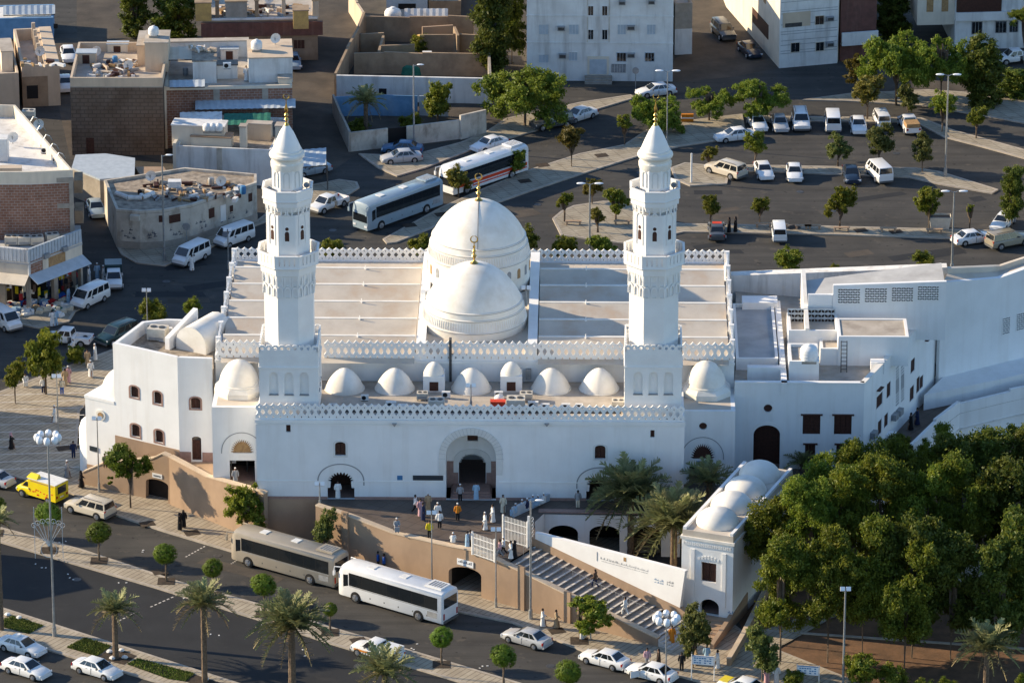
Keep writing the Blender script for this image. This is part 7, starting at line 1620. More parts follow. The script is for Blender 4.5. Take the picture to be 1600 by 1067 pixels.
for (px, py, k, l_, s_) in ((682,640,0,'box air conditioner in front of the left lantern tower, on the low roof',1.0),(611,640,1,'white condenser with two dark fans on the low roof, left half',1.1),(628,642,1,'condenser beside the white one on the low roof, left half',.9),
    (806,640,0,'large box air conditioner in front of the right lantern tower',1.15),(833,640,1,'small condenser right of the big box air conditioner',1.1),(852,641,1,'condenser right of the middle dome row',.9),(884,641,1,'low condenser between the two rightmost small domes',.9),(588,643,1,'lowest condenser between the two leftmost small domes',.8),(640,643,1,'grey condenser left of the left lantern tower',.8),(966,638,0,'white box unit beside the right minaret base',.8),(697,622,1,'small unit right of the left lantern tower',.9),(660,624,0,'beige unit close to the left lantern tower',.7),(779,622,1,'small unit left of the right lantern tower',.9),(822,626,0,'beige unit close to the right lantern tower',.8),(905,640,1,'low white unit in front of the rightmost gap between small domes',.8),(520,640,1,'unit at the left end of the low roof beside the minaret base',.8),(570,626,1,'grey unit in the gap behind the leftmost small dome',.8)):
    x, y = mroof(px, py, ZT); ac_unit(M, x, max(1.1, y), ZT, l_, s_, 0, k)
x, y = mroof(778, 641, ZT); w_ = M.w(x, max(y, 1.2)); o = thing('red_box', 'bright red box on the low roof of the mosque', 'box', (w_.x, w_.y, ZT+.002), M.yaw); MB().box(-.7,.7,-.35,.35,0,.95).build('box_body', G['red_metal'], o); MB().box(-.72,.72,-.37,.37,.951,.99).build('lid', G['red_metal'], o)
tank(M, x+.1, max(y, 1.2)+1.3, ZT, 'small white tank behind the red box on the low roof', .55)
def croof(px, py): q = LA.loc(P(px, py, zT-1.2)); return q.x, q.y
for (px, py, k, l_, s_) in ((247,530,0,'largest air conditioner with a duct on the corner building roof',1.2),(233,520,1,'blue grey box at the left of the corner building roof',1.3),(262,524,1,'condenser in the middle of the corner building roof',1.1),(290,530,0,'beige unit in front of the sloping wall on the corner building roof',1.0),(306,540,0,'beige unit nearest the mosque on the corner building roof',1.0)):
    x, y = croof(px, py); ac_unit(LA, x, y, zT-1.2, l_, s_, .3, k)
for (px, py) in ((265,538),(298,548)):
    x, y = croof(px, py); w_ = LA.w(x, y); o = thing('roof_pipes', 'bundle of pipes lying on the corner building roof, %s' % ('left' if px < 280 else 'right'), 'pipes', (w_.x, w_.y, zT-1.2), LA.yaw)
    for k in range(3): MB().tube((-1.2,k*.2,.12),(1.2,k*.2+.3,.12),.07,n=6).build('pipe', G['steel'], o)
b_ = M.atz(1264, 560, zf+2.3); tank(M, b_.x, b_.y+.2, zf+1.9, 'white covered tank on the small room of the courtyard building', 1.0, 'sign_white')
# ================================================================= HOUSES BEHIND
def house(label, pL, pR, ytop, yback, wall, roof='roof_screed', par=.9, parm=None, name='house', zb=0.0, cat='house', depth=None, pt=.25):
    F = frame_px(pL, pR, zb); Lw = F.loc(P(*pR, zb)).x; zt = ZAT(F.o.y, ytop); D = depth or max(2.0, F.atz((pL[0]+pR[0])/2, yback, zt).y)
    o = thing(name, label, cat, (F.o.x, F.o.y, 0), F.yaw); zr_ = zt-par
    for nm, bx in (('wall', (0,Lw,0,.3)), ('wall', (0,Lw,D-.3,D)), ('wall', (0,.3,.301,D-.301)), ('wall', (Lw-.3,Lw,.301,D-.301))): MB().box(*bx, 0, zr_).build(nm, G[wall], o)
    MB().box(.02,Lw-.02,.02,D-.02,zr_-.2,zr_+.004).build('roof', G[roof], o)
    if par > .05:
        b = MB(); b.wall([(0,0),(Lw,0),(Lw,D),(0,D)], pt, zr_+.0041, zt, True); b.build('parapet', G[parm or wall], o)
    return F, o, Lw, D, zt, zr_
def hwin(F, o, a, t, b2, bo, m='glass_dark', frame='old_white', panes=2, y=0.0, nm='window'):
    p0, p1 = F.aty(a, t, y), F.aty(b2, bo, y); x0, x1, z0, z1 = p0.x, p1.x, p1.z, p0.z
    w = MB(); w.plate(rect(x0-.06, x1+.06, z0-.06, z1+.06), [rect(x0, x1, z0, z1)], y-.06, y-.001); f = w.build(nm, G[frame], o)
    for k in range(panes):
        u, v = x0+(x1-x0)*k/panes, x0+(x1-x0)*(k+1)/panes; MB().box(u+.02, v-.02, y-.02, y-.002, z0, z1).build('pane', G[m], f)
    return f
def hac(F, o, px, py, s=.45, y=0.0): p = F.aty(px, py, y); q = MB().box(p.x-s, p.x+s, y-.45, y-.001, p.z-s*.6, p.z+s*.6).build('wall_air_conditioner', G['grey_metal'], o); MB().box(p.x-s*.8, p.x+s*.8, y-.46, y-.451, p.z-s*.4, p.z+s*.4).build('grille', G['steel_dark'], q)
def rroom(F, o, px0, px1, ytop, yback, zbase, h, wall, roof='roof_screed', nm='roof_room'):
    a = F.atz(px0, ytop, zbase+h); c = F.atz(px1, ytop, zbase+h); d = max(1.0, F.atz(px0, yback, zbase+h).y-a.y)
    r = MB().box(a.x, c.x, a.y, a.y+d, zbase, zbase+h).build(nm, G[wall], o); MB().box(a.x-.08, c.x+.08, a.y-.08, a.y+d+.08, zbase+h+.001, zbase+h+.12).build('roof_slab', G[roof], r); return r, a, c, d
def junk(F, x0, x1, y0, y1, z, n, seed, label, mats=('wood_tan','grey_metal','old_white','wood_brown','beige_wall')):
    r = random.Random(seed); o = thing('rubbish_heap', label, 'rubbish heap', tuple(F.w((x0+x1)/2, (y0+y1)/2, 0)[:2])+(z,), F.yaw)
    ms = [G[m] for m in mats]; b = MB()
    for i in range(n):
        b.mi = r.randrange(len(ms)); st = len(b.v); w, d, h = r.uniform(.2,1.3), r.uniform(.1,.5), r.uniform(.08,.45); b.box(-w/2,w/2,-d/2,d/2,0,h); a = r.random()*3.14; cx, cy = r.uniform(x0-(x0+x1)/2, x1-(x0+x1)/2), r.uniform(y0-(y0+y1)/2, y1-(y0+y1)/2)
        for j in range(st, len(b.v)): x, y, zz_ = b.v[j]; b.v[j] = (cx+x*math.cos(a)-y*math.sin(a), cy+x*math.sin(a)+y*math.cos(a), zz_+.02+r.uniform(0,.06))
    tag(b.build('scraps', ms, o), kind='stuff'); return o
def leanto(F, o, px0, px1, yfront, yback, z0, z1, m, nm='metal_awning', legs=True):
    """sloping sheet: front edge row yfront at height z0, back edge row yback at height z1"""
    a, c = F.atz(px0, yfront, z0), F.atz(px1, yfront, z0); e, g = F.atz(px0, yback, z1), F.atz(px1, yback, z1); n = max(3, int((c.x-a.x)/.35)); b = MB(); vs = []; fs = []
    for i in range(n+1):
        t = i/n; k = .05*(i % 2); vs += [(a.x+(c.x-a.x)*t, a.y, z0+k), (e.x+(g.x-e.x)*t, e.y, z1+k)]
    for i in range(n): fs.append((2*i, 2*i+2, 2*i+3, 2*i+1))
    b.add(vs, fs); r = b.build(nm, G[m], o); MB().box(a.x, c.x, a.y-.03, a.y+.03, z0-.12, z0-.02).build('edge_beam', G['steel_dark'], r)
    return r
# --- brown block house
F, o, Lw, D, zt, zr_ = house('tall brown block-walled house with a cluttered beige roof, left of the brick-banded white house', (113,243), (257,243), 122, 66, 'block_brown', 'roof_screed', 1.1, 'beige_wall')
MB().box(0,Lw,-.012,-.001,zr_-.05,zr_+.06).build('floor_band', G['concrete'], o); MB().box(0,Lw,-.012,-.001,zr_-2.6,zr_-2.45).build('floor_band', G['block_brown'], o)
rroom(F, o, 214, 256, 72, 50, zr_, 2.4, 'beige_wall'); rroom(F, o, 226, 262, 68, 49, zr_, 3.4, 'beige_wall')
junk(F, 2, 7, 3, 9, zr_, 60, 1, 'scattered scrap and timber on the beige roof of the brown block house'); tank(F, F.atz(240,58,zr_+3.5).x, F.atz(240,58,zr_+3.5).y, zr_+3.5, 'white tank with a dish on top of the brown block house', .7)
MB().box(1.6,2.5,-.03,-.001,0,2.1).build('door', G['wood_brown'], o); MB().box(5.6,7.2,-.03,-.001,0,2.4).build('door', G['block_brown'], o)
# --- brick-banded white house
F, o, Lw, D, zt, zr_ = house('white roofed house with a red brick band and metal awnings, behind the left minaret tip', (262,232), (458,228), 137, 66, 'brick', 'roof_screed', .35, 'cream_wall')
for x in (5.3, 10.8): MB().box(x,x+.7,-.03,-.001,0,zr_).build('concrete_column', G['concrete'], o)
MB().box(-.5,-.001,-.2,D,0,zt+.2).build('lit_edge_wall', G['cream_wall'], o)
rroom(F, o, 388, 457, 92, 64, zr_, 2.9, 'old_white', 'beige_wall'); rroom(F, o, 301, 338, 97, 82, zr_, 2.6, 'old_white', 'rubble_roof'); rroom(F, o, 339, 371, 103, 96, zr_, 1.6, 'old_white', 'steel_dark'); rroom(F, o, 266, 388, 67, 64, zr_, 1.9, 'old_white', nm='roof_wall')
rroom(F, o, 435, 456, 124, 116, zr_, .9, 'cream_wall')
leanto(F, o, 254, 306, 94, 74, zr_+2.3, zr_+2.7, 'cream_wall'); leanto(F, o, 265, 320, 137, 126, zr_+.9, zr_+1.0, 'sheet_blue')
leanto(F, o, 305, 462, 172, 158, 5.3, 5.6, 'sheet_blue'); leanto(F, o, 281, 347, 192, 176, 5.1, 5.3, 'old_white'); leanto(F, o, 350, 423, 196, 178, 5.0, 5.2, 'green_net', 'shade_net')
q = F.atz(355, 110, zr_+1.7); ac_unit(F, q.x, q.y+.4, zr_+1.72, 'condenser unit on the low block of the white roofed house', 1.0, 0, 1)
q = F.atz(401, 80, zr_+3.0); tank(F, q.x, q.y, zr_+3.0, 'white tank on the right roof room of the white roofed house', .75)
q = F.atz(320, 80, zr_+2.7); junk(F, q.x-1.5, q.x+1.0, q.y-.6, q.y+.8, zr_+2.75, 18, 3, 'satellite dishes and scrap on the white roofed house', ('old_white','beige_wall'))
q = F.w(*F.atz(385, 127, zr_)[:2]); person((385,127), 'man in a white robe with a blue bag standing on the white house roof', 'white', None, 'hair', 'stand', Fr, zr_)
# lower white house in front of it
F, o, Lw, D, zt, zr_ = house('lower white walled house with torn awnings in front of the brick-banded house', (276,284), (424,291), 228, 180, 'old_white', 'rubble_roof', .5, 'old_white')
rroom(F, o, 298, 362, 214, 206, zr_, 1.3, 'cream_wall', 'terracotta_render'); rroom(F, o, 268, 352, 196, 186, zr_, 2.4, 'cream_wall', 'old_white'); MB().box(4.6,5.2,-.05,-.001,0,zt).build('pilaster', G['grimy_white'], o)
rroom(F, o, 374, 384, 199, 195, zr_, 2.6, 'cream_wall', nm='roof_pillar'); rroom(F, o, 430, 446, 198, 192, zr_, 2.6, 'cream_wall', nm='roof_pillar'); rroom(F, o, 385, 424, 194, 190, zr_, 1.9, 'beige_wall', nm='roof_wall')
MB().box(-.35,-.001,-.05,D,0,zt+.3).build('lit_side_wall', G['cream_wall'], o)
for i in range(3): q = F.atz(326+i*9, 196, zr_+2.7); tank(F, q.x, q.y-1.0, zr_+2.2, 'white barrel tank, %s of three on the lower white house' % ('left', 'middle', 'right')[i], .55)
# --- low curved whitewashed building
q = ccw(pp([(183,388),(220,391),(258,389),(300,381),(340,367),(402,346),(402,332),(290,322),(164,342)])); zc = 4.5
o = thing('whitewashed_building', 'low curved whitewashed building with graffiti and a junk-strewn roof', 'building'); MB().prism(q, 0, zc-.35).build('wall', G['grimy_white'], o)
b = MB(); b.prism(q, zc-.349, zc-.30); b.build('roof', G['rubble_roof'], o); b = MB(); b.wall(q, .3, zc-.299, zc, True); b.build('parapet', G['grimy_white'], o)
for (p0, p1, ws) in (((183,388),(220,391),[(206,334,218,343,'ac')]), ((220,391),(258,389),[(248,337,256,347,'w')]), ((258,389),(300,381),[(264,337,282,346,'w')]), ((300,381),(340,367),[(326,327,335,339,'w')]), ((340,367),(402,346),[(344,322,353,344,'d'),(388,303,394,314,'w'),(359,322,364,330,'w')])):
    F = frame_px(p0, p1); s_ = MB(); sub = thing('x', 'x', 'x', (F.o.x, F.o.y, 0), F.yaw); del sub['category']; del sub['label']; sub.parent = o; sub.name = 'wall_side'
    for (a, t, b2, bo, k) in ws:
        if k == 'ac': p = F.aty(a+6, t+5, 0); MB().box(p.x-.5,p.x+.5,-.5,-.001,p.z-.3,p.z+.3).build('wall_air_conditioner', G['beige_metal'], sub)
        else: p0_, p1_ = F.aty(a, t, 0), F.aty(b2, bo, 0); MB().box(p0_.x, p1_.x, -.04, -.001, max(.1, p1_.z), p0_.z).build('window' if k == 'w' else 'door', G['wood_brown' if k == 'w' else 'old_white'], sub)
    L = F.loc(P(*p1)).x; MB().box(0, L, -.06, -.001, 0, .9).build('stained_foot', G['concrete'], sub)
    b = MB(); r_ = random.Random(int(p0[0]))
    for i in range(7): x, z = r_.uniform(.3, L-.8), r_.uniform(1.2, 2.2); b.add([(x,-.012,z),(x+r_.uniform(.2,.5),-.012,z+.02),(x+.4,-.012,z+.1),(x+.1,-.012,z+.12)], [(0,1,2,3)]); b.add([(x+.1,-.013,z),(x+.15,-.013,z),(x+.2,-.013,z+.3),(x+.14,-.013,z+.3)], [(0,1,2,3)])
    tag(b.build('graffiti', G['ink'], sub), kind='stuff')
F = frame_px((183,388),(402,388)); junk(F, 2, 13, 3, 9, zc-.3, 90, 5, 'planks, sheets and scrap over the whitewashed building roof')
a = P(186, 305, zc), P(240, 308, zc); b = MB(); b.path([tuple(P(182,302,zc-.05)), tuple(P(200,309,zc-.05)), tuple(P(222,309,zc-.05)), tuple(P(240,302,zc-.05))], .28, 8); tag(b.build('roll_of_sheeting', G['old_white']), 'long pale roll of sheeting curved over the whitewashed roof', 'roll')
q0 = P(273, 297, zc-.3); o = thing('water_tank', 'white box tank on legs on the whitewashed building roof', 'water tank', (q0.x, q0.y, zc-.3)); MB().box(-.7,.7,-.5,.5,.4,1.1).build('tank_body', G['white_metal'], o)
for x in (-.5, .5): MB().box(x-.1,x+.1,-.3,.3,0,.4).build('leg', G['concrete'], o)
# --- pale shed roof, canopy
q = ccw(pp([(112,262),(118,242),(165,240),(211,247),(210,276),(156,280)], 3.4)); o = thing('shed', 'shed with a pale metal roof between the brown house and the brick building', 'shed'); MB().prism(q, 0, 3.2).build('wall', G['concrete'], o); MB().prism([(x*1.0, y) for x, y in q], 3.201, 3.4).build('roof', G['sheet_blue'], o)
q = ccw(pp([(211,262),(256,262),(268,282),(225,284)], 2.9)); o = thing('shed', 'low brown shed beside the lit corner of the lower white house', 'shed'); MB().prism(q, 0, 2.9).build('wall', G['adobe'], o); MB().prism(q, 2.901, 3.0).build('roof', G['terracotta_render'], o)
F = frame_px((462,300),(512,296)); o = thing('canopy', 'corrugated metal car canopy behind the left minaret', 'canopy', (F.o.x, F.o.y, 0), F.yaw); leanto(F, o, 462, 512, 262, 235, 2.9, 3.1, 'sheet_blue', 'canopy_sheet')
for (px, py) in ((512,280),(470,262),(510,262)): q = F.atz(px, py+18, 0); MB().tube((q.x,q.y,0),(q.x,q.y,2.95),.06,n=6).build('post', G['steel_dark'], o)
# --- shops on the left
zs = 7.0; q = pp([(-80,476),(47,489),(131,456),(128,428),(-80,428)]); o = thing('shop_building', 'corner row of shops with a white corrugated upper band, awnings and goods outside', 'shop')
cc = [Vector((*x, 0)) for x in q]
for i, (a, b2, nb) in enumerate(((cc[0], cc[1], 3), (cc[1], cc[2], 2))):
    F = Frame((a.x, a.y, 0), math.atan2((b2-a).y, (b2-a).x)); Lw = (b2-a).length; s_ = thing('shop_front', 'x', 'x', (F.o.x, F.o.y, 0), F.yaw); del s_['category']; del s_['label']; s_.parent = o
    n = int(Lw/.22); b = MB()
    for k in range(n): b.box(Lw*k/n, Lw*(k+1)/n-.03, .02+.05*(k % 2), .3, 5.6, zs)
    tag(b.build('corrugated_band', G['sheet_blue'] if i else G['old_white'], s_), kind='stuff')
    if i == 0: MB().box(0, Lw, .04, .3, 4.2, 5.59).build('fascia', G['cream_wall'], s_)
    else:
        for (u0, u1, m_) in ((0,.04,'old_white'),(.045,.26,'brick'),(.265,.37,'cream_wall'),(.375,.68,'wood_tan'),(.685,.995,'cream_wall')): MB().box(Lw*u0, Lw*u1, .02+.03*(m_ == 'brick'), .3, 4.2, 5.59).build('fascia', G[m_], s_)
        for u in (.32, .66): MB().box(Lw*u-.35, Lw*u+.35, -.3, .01, 5.4, 5.9).build('wall_air_conditioner', G['grey_metal'], s_)
    aw = MB(); aw.add([(0,-1.3,3.45),(Lw,-1.3,3.45),(Lw,.02,4.15),(0,.02,4.15),(0,-1.3,3.5),(Lw,-1.3,3.5),(Lw,.02,4.2),(0,.02,4.2)], [(3,2,1,0),(4,5,6,7),(0,1,5,4),(1,2,6,5),(3,0,4,7)]); aw.build('awning', G['cream_wall'] if i == 0 else G['sheet_blue'], s_)
    for k in range(nb+1): MB().box(max(0, Lw*k/nb-.3), min(Lw, Lw*k/nb+.3), .05, .5, 0, 4.15).build('pillar', G['concrete'], s_)
    MB().box(.1, Lw-.1, 2.6, 2.7, 0, 4.15).build('back_wall', G['interior'], s_)
    r_ = random.Random(20+i); cols = ['white','red','pale_blue','navy','yellow','cream','black','brown']
    for k in range(46 if i else 40):
        x = r_.uniform(.5, Lw-.5); y = r_.choice([.3,.8,1.5,2.3]); z = r_.uniform(.3, 3.0); g_ = MB().box(-.2, .2, -.04, .04, 0, r_.uniform(.4, .9)).build('hanging_garment', CL[r_.choice(cols)], s_, loc=(x, y, z), rz=r_.uniform(-.4,.4))
MB().prism(ccw(q), 5.3, 5.5, bottom=True).build('roof', G['roof_grey'], o)
F = frame_px((0,430),(130,430)); 
for i, (px, l_) in enumerate(((18,'leftmost'),(38,'second from the left'),(58,'third from the left'),(82,'rightmost'))):
    q_ = F.atz(px, 382-(px > 70)*4, 5.5); ac_unit(F, q_.x, q_.y, 5.5, 'grey air conditioner on the shop roof, %s of four' % l_, .9, .1*i)
r_ = random.Random(77); gl_ = 'small pile of clothes and goods spread on the pavement before the shops'
for k in range(46):
    u = r_.random(); px, py = (r_.uniform(2,60), r_.uniform(462,490)) if u < .6 else (r_.uniform(50,112), r_.uniform(462,488)-(0 if u < .8 else 8)); p = P(px, py+6, .15); col = r_.choice(['white','pale_blue','red','navy','blue','green','cream','tan','white'])
    g_ = MB(); g_.box(-.5,.5,-.35,.35,0,.25); 
    for _ in range(5): x, y = r_.uniform(-.4,.4), r_.uniform(-.25,.25); g_.box(x-.2,x+.2,y-.15,y+.15,.251,.3+r_.uniform(0,.2))
    o_ = g_.build('goods_pile', CL.get(col, G['green_net']), None, loc=(p.x, p.y, .15), rz=r_.random()*3); tag(o_, gl_, 'goods', 'goods spread out in front of the shops')
# --- brick building
q = pp([(-60,276),(46,276),(114,273),(24,171),(-60,169)], 12.6); zt = 12.6; o = thing('brick_building', 'unfinished brick and concrete building with a white roof terrace, behind the shops', 'building')
MB().prism(ccw(q), 0, zt-.9).build('wall', G['brick'], o); MB().prism(ccw(q), zt-.899, zt-.86).build('roof', G['old_white'], o); b = MB(); b.wall(ccw(q), .25, zt-.859, zt+.5, True); b.build('parapet', G['cream_wall'], o)
a, b2 = Vector((*q[0], 0)), Vector((*q[2], 0)); F = Frame((a.x, a.y, 0), math.atan2((b2-a).y, (b2-a).x)); Lw = (b2-a).length
s_ = thing('front_frame', 'x', 'x', (F.o.x, F.o.y, 0), F.yaw); del s_['category']; del s_['label']; s_.parent = o
for z in (5.6, 8.9, 11.75): MB().box(0, Lw+.05, -.14, -.001, z, z+.55).build('concrete_beam', G['concrete'], s_)
for u in (Lw-7.9, Lw-5.1, Lw-.45): MB().box(u, u+.45, -.17, -.141, 0, zt-.3).build('concrete_column', G['concrete'], s_)
for z in (6.6, 10.0): MB().box(Lw+.0, Lw+.9, 1.5, 4.2, z, z+1.4).build('balcony', G['adobe'], s_)
MB().box(0.2, Lw-5.4, 1.2, 2.2, zt-.85, zt+.4).build('tan_room', G['beige_wall'], s_)
F2 = frame_px((0,300),(50,300)); q_ = F2.atz(2, 240, zt); MB().box(0,1.6,0,1.8,zt-.8,zt+1.7).build('white_roof_box', G['old_white'], o, loc=(P(0,242,zt).x-.8, P(0,242,zt).y, 0))
F = frame_px((30,260),(110,262)); junk(F, 0, 5, 0, 2, zt-.85, 14, 8, 'few scraps on the white roof terrace of the brick building')
for i in range(5): p = P(48+i*10, 190+i*14, zt+.6); o_ = MB(); o_.path([(0,0,0),(.3,.1,.5),(.7,-.1,.4),(.9,.2,-.2)], .05, 5); tag(o_.build('bent_rebar', G['steel'], None, loc=p), 'bent reinforcement bar sticking up from the brick building parapet', 'metal bar', 'bent bars along the brick building parapet')
# --- top left houses
F, o, Lw, D, zt, zr_ = house('beige unfinished house with open roof rooms, at the top left beside the alley', (36,168), (76,166), 103, 44, 'adobe', 'roof_screed', 1.4, 'beige_wall', pt=.3)
MB().box(.5,1.8,-.03,-.001,1.0,2.6).build('window', G['black'], o)
for i in range(5): MB().box(Lw-.9, Lw-.5, 1.5+i*2.6, 1.9+i*2.6, zr_, zr_+2.6).build('roof_column', G['beige_wall'], o)
MB().box(Lw, Lw+1.4, 0, D*.98, 0, zt+.2).build('alley_wing', G['beige_wall'], o)
F, o, Lw, D, zt, zr_ = house('beige house cut by the left edge above the brick building', (-50,176), (31,172), 118, 62, 'beige_wall', 'roof_screed', .9)
rroom(F, o, 2, 20, 82, 62, zr_, 2.4, 'cream_wall')
F, o, Lw, D, zt, zr_ = house('small blue fronted house with a white roof in the top left corner', (-20,62), (84,60), 30, 8, 'blue_wall', 'old_white', .12)
MB().box(8,8.5,-.03,-.001,1.2,1.8).build('window', G['black'], o); leanto(F, o, 5, 86, 24, 10, zt+.2, zt+.9, 'sheet_blue')
# --- brown house top centre
F, o, Lw, D, zt, zr_ = house('brown two-storey house with a maroon band and open roof rooms at the top', (318,97), (497,94), 30, -8, 'adobe', 'roof_screed', .25, 'old_white')
MB().box(-.2,Lw+.6,-.5,-.001,zt-2.1,zt-.45).build('maroon_band', G['maroon_panel'], o); hwin(F, o, 459, 63, 476, 76, 'wood_brown', 'adobe', 3)
for (a, c, t, bk, m_) in ((305,330,6,-4,'ochre_panel'),(336,342,2,-4,'adobe'),(352,386,4,-6,'concrete'),(398,404,2,-4,'adobe'),(440,446,0,-6,'beige_wall'),(458,482,18,10,'ochre_panel'),(488,498,2,-8,'beige_wall')): rroom(F, o, a, c, t, bk, zr_, 2.2, m_, 'adobe', 'roof_wall')
junk(F, 2, 12, 1, 5, zr_, 50, 9, 'building scrap on the brown two-storey house roof')
# --- ruined yard
def yardwall(o, pts, z, m='adobe', t=.3, nm='yard_wall'):
    for i in range(len(pts)-1):
        b = MB(); b.wall([tuple(P(*pts[i], z)[:2]), tuple(P(*pts[i+1], z)[:2])], t, 0, z+.12*((i*7) % 3)); b.build(nm, G[m], o)
o = thing('ruined_yard', 'walled yard of roofless mud rooms with a white front wall, at the top centre', 'yard')
F = frame_px((526,158),(768,163)); zw = 3.1
MB().box(0, F.loc(P(768,163)).x, 0, .35, 0, zw).build('front_wall', G['old_white'], o, loc=(F.o.x, F.o.y, 0), rz=F.yaw); p0_ = F.aty(592,145,0)
MB().box(p0_.x, p0_.x+.9, -.03, -.001, p0_.z-.2, p0_.z+.5).build('opening', G['black'], o, loc=(F.o.x, F.o.y, 0), rz=F.yaw)
yardwall(o, [(526,115),(545,75),(562,45),(571,22)], zw); yardwall(o, [(571,26),(640,28),(700,28),(740,30)], zw); yardwall(o, [(768,121),(766,85),(765,62)], zw, 'concrete'); yardwall(o, [(553,84),(600,83),(660,86),(766,88)], zw-.5); yardwall(o, [(563,54),(600,52)], zw-.6); yardwall(o, [(595,72),(648,70)], zw-.4)
yardwall(o, [(655,55),(708,55),(766,58)], zw-.3); yardwall(o, [(597,56),(590,80)], zw-.6); yardwall(o, [(708,42),(714,56)], zw); yardwall(o, [(660,43),(708,40)], zw-.3, 'terracotta_render')
junk(F, 2.5, 7.5, 2.0, 4.2, 0, 55, 11, 'timber and rubble heap along the white front wall of the ruined yard'); junk(F, 14, 17.5, 2, 4, 0, 26, 12, 'broken furniture in the right corner of the ruined yard')
q_ = P(648, 118, .0); o = thing('tarpaulin_heap', 'heap covered by a green tarpaulin and pale boards in the ruined yard', 'heap', (q_.x, q_.y+1.2, 0)); b = MB(); b.lathe([(1.9,0),(1.8,.9),(1.3,1.6),(.5,1.9),(.05,2.0)], 9, sx=1.25, sy=.8); b.build('tarpaulin', G['green_net'], o)
for k in range(6): MB().box(-1.6+k*.5,-.5+k*.5,-.3+.3*(k%2),.2+.3*(k%2),1.8+.12*k,1.86+.12*k).build('board', G[('wood_tan','old_white')[k%2]], o)
tank(F, F.loc(P(612,60,0)).x, F.loc(P(612,60,0)).y+2, 1.2, 'white round tank on the ruined yard', 1.2); tank(F, F.loc(P(713,118,0)).x, F.loc(P(713,118,0)).y+1, 0, 'blue grey barrel in the ruined yard', .9, 'sheet_blue')
q_ = P(592, 106, 0); o = thing('metal_cabin', 'grey metal box with a white top in the ruined yard', 'cabin', (q_.x, q_.y, 0)); MB().box(-1,1,-.5,.5,0,1.2).build('body', G['grey_metal'], o); MB().box(-1.05,1.05,-.55,.55,1.201,1.3).build('top', G['white_metal'], o)
o = thing('timber_props', 'leaning orange timber props at the back of the ruined yard', 'timber'); 
for k in range(3): MB().tube(tuple(P(651+k*3,56,.0)), tuple(P(657+k*2,56,3.6)), .13, n=5).build('prop', G['ochre_panel'], o)
# houses beyond the yard
F, o, Lw, D, zt, zr_ = house('blue grey house beyond the ruined yard, cut by the top edge', (604,28), (668,28), -12, -40, 'sheet_blue', 'roof_grey', .5); hwin(F, o, 622, 6, 650, 15, 'black', 'sheet_blue', 1); leanto(F, o, 632, 700, 27, 14, 2.2, 3.0, 'old_white')
F, o, Lw, D, zt, zr_ = house('tan walled house beyond the ruined yard next to the tall tree', (670,24), (720,24), 2, -30, 'adobe', 'roof_screed', .5); 
o = thing('alley_wall', 'long mud wall running along the dark alley at the top', 'wall'); yardwall(o, [(570,20),(560,5),(548,-15)], 2.8, 'beige_wall')
# --- walled garden
o = thing('garden_walls', 'pale block wall around the small garden with a palm, with a dark gate', 'wall'); hg = 2.3
yardwall(o, [(519,148),(532,180),(545,208)], hg, 'concrete', .25, 'garden_wall_side'); yardwall(o, [(545,208),(606,201)], hg, 'grimy_white', .25, 'garden_wall_front'); yardwall(o, [(636,198),(718,188)], hg, 'grimy_white', .25, 'garden_wall_front'); yardwall(o, [(720,181),(760,172)], 2.9, 'grimy_white', .3, 'garden_wall_front')
yardwall(o, [(606,201),(636,198)], hg-.3, 'black', .1, 'gate_panel'); yardwall(o, [(524,152),(580,150),(652,152)], 2.4, 'blue_wall', .15, 'blue_fence'); yardwall(o, [(655,150),(700,152)], 2.4, 'sheet_blue', .15, 'blue_fence')
# --- white apartment block
F, o, Lw, D, zt, zr_ = house('big white apartment block with small grilled windows at the top centre right', (823,126), (1051,128), -14, -80, 'old_white', 'roof_screed', .9, name='apartment_block', cat='building')
for row in (25, 67): z = F.aty(900, row, 0).z; MB().box(-.05,Lw+.05,-.07,-.001,z-.08,z+.06).build('ledge', G['old_white'], o)
for u in (918, 952): x = F.aty(u, 20, 0).x; MB().box(x-.06,x+.06,-.05,-.001,F.aty(900,67,0).z,zt).build('pilaster', G['grimy_white'], o)
for (a, t, b2, bo) in ((919,10,927,25),(941,10,949,25),(919,47,927,62),(941,47,949,62)): hwin(F, o, a, t, b2, bo, 'glass_dark')
for (a, t, b2, bo) in ((842,39,857,54),(889,39,904,54),(965,39,978,54),(1011,39,1024,54),(889,82,902,95),(842,86,857,98)): hwin(F, o, a, t, b2, bo, 'sheet_blue', 'old_white', 3)
for (a, t, b2, bo) in ((964,83,978,96),(1008,83,1022,96)): hwin(F, o, a, t, b2, bo, 'glass_dark', 'sheet_blue', 3)
for (px, py) in ((877,44),(986,43),(879,87),(986,86)): hac(F, o, px, py)
for (px, py) in ((972,4),(1018,3)): hac(F, o, px, py, .4)
p0_, p1_ = F.aty(918,88,0), F.aty(951,124,0); MB().box(p0_.x,p1_.x,-.12,-.001,max(.2,p1_.z),p0_.z).build('door_surround', G['cream_wall'], o); g_ = MB().box(p0_.x+.25,p1_.x-.25,-.16,-.121,.9,p0_.z-.35).build('double_gate', G['sheet_blue'], o)
for i in range(3): MB().box(p0_.x-.3,p1_.x+.4,-.5-.4*i,-.17-.4*i-.005*i,0,.8-.25*i).build('door_step', G['concrete'], o)
hwin(F, o, 956, 101, 977, 113, 'grey_metal', 'grey_metal', 5)
F, o, Lw, D, zt, zr_ = house('grey annex with a white lower wall beside the white apartment block', (1054,86), (1081,85), 6, -30, 'concrete', 'roof_grey', .3, name='annex', cat='building'); MB().box(0,Lw,-.05,-.001,0,3.2).build('white_lower_wall', G['old_white'], o)
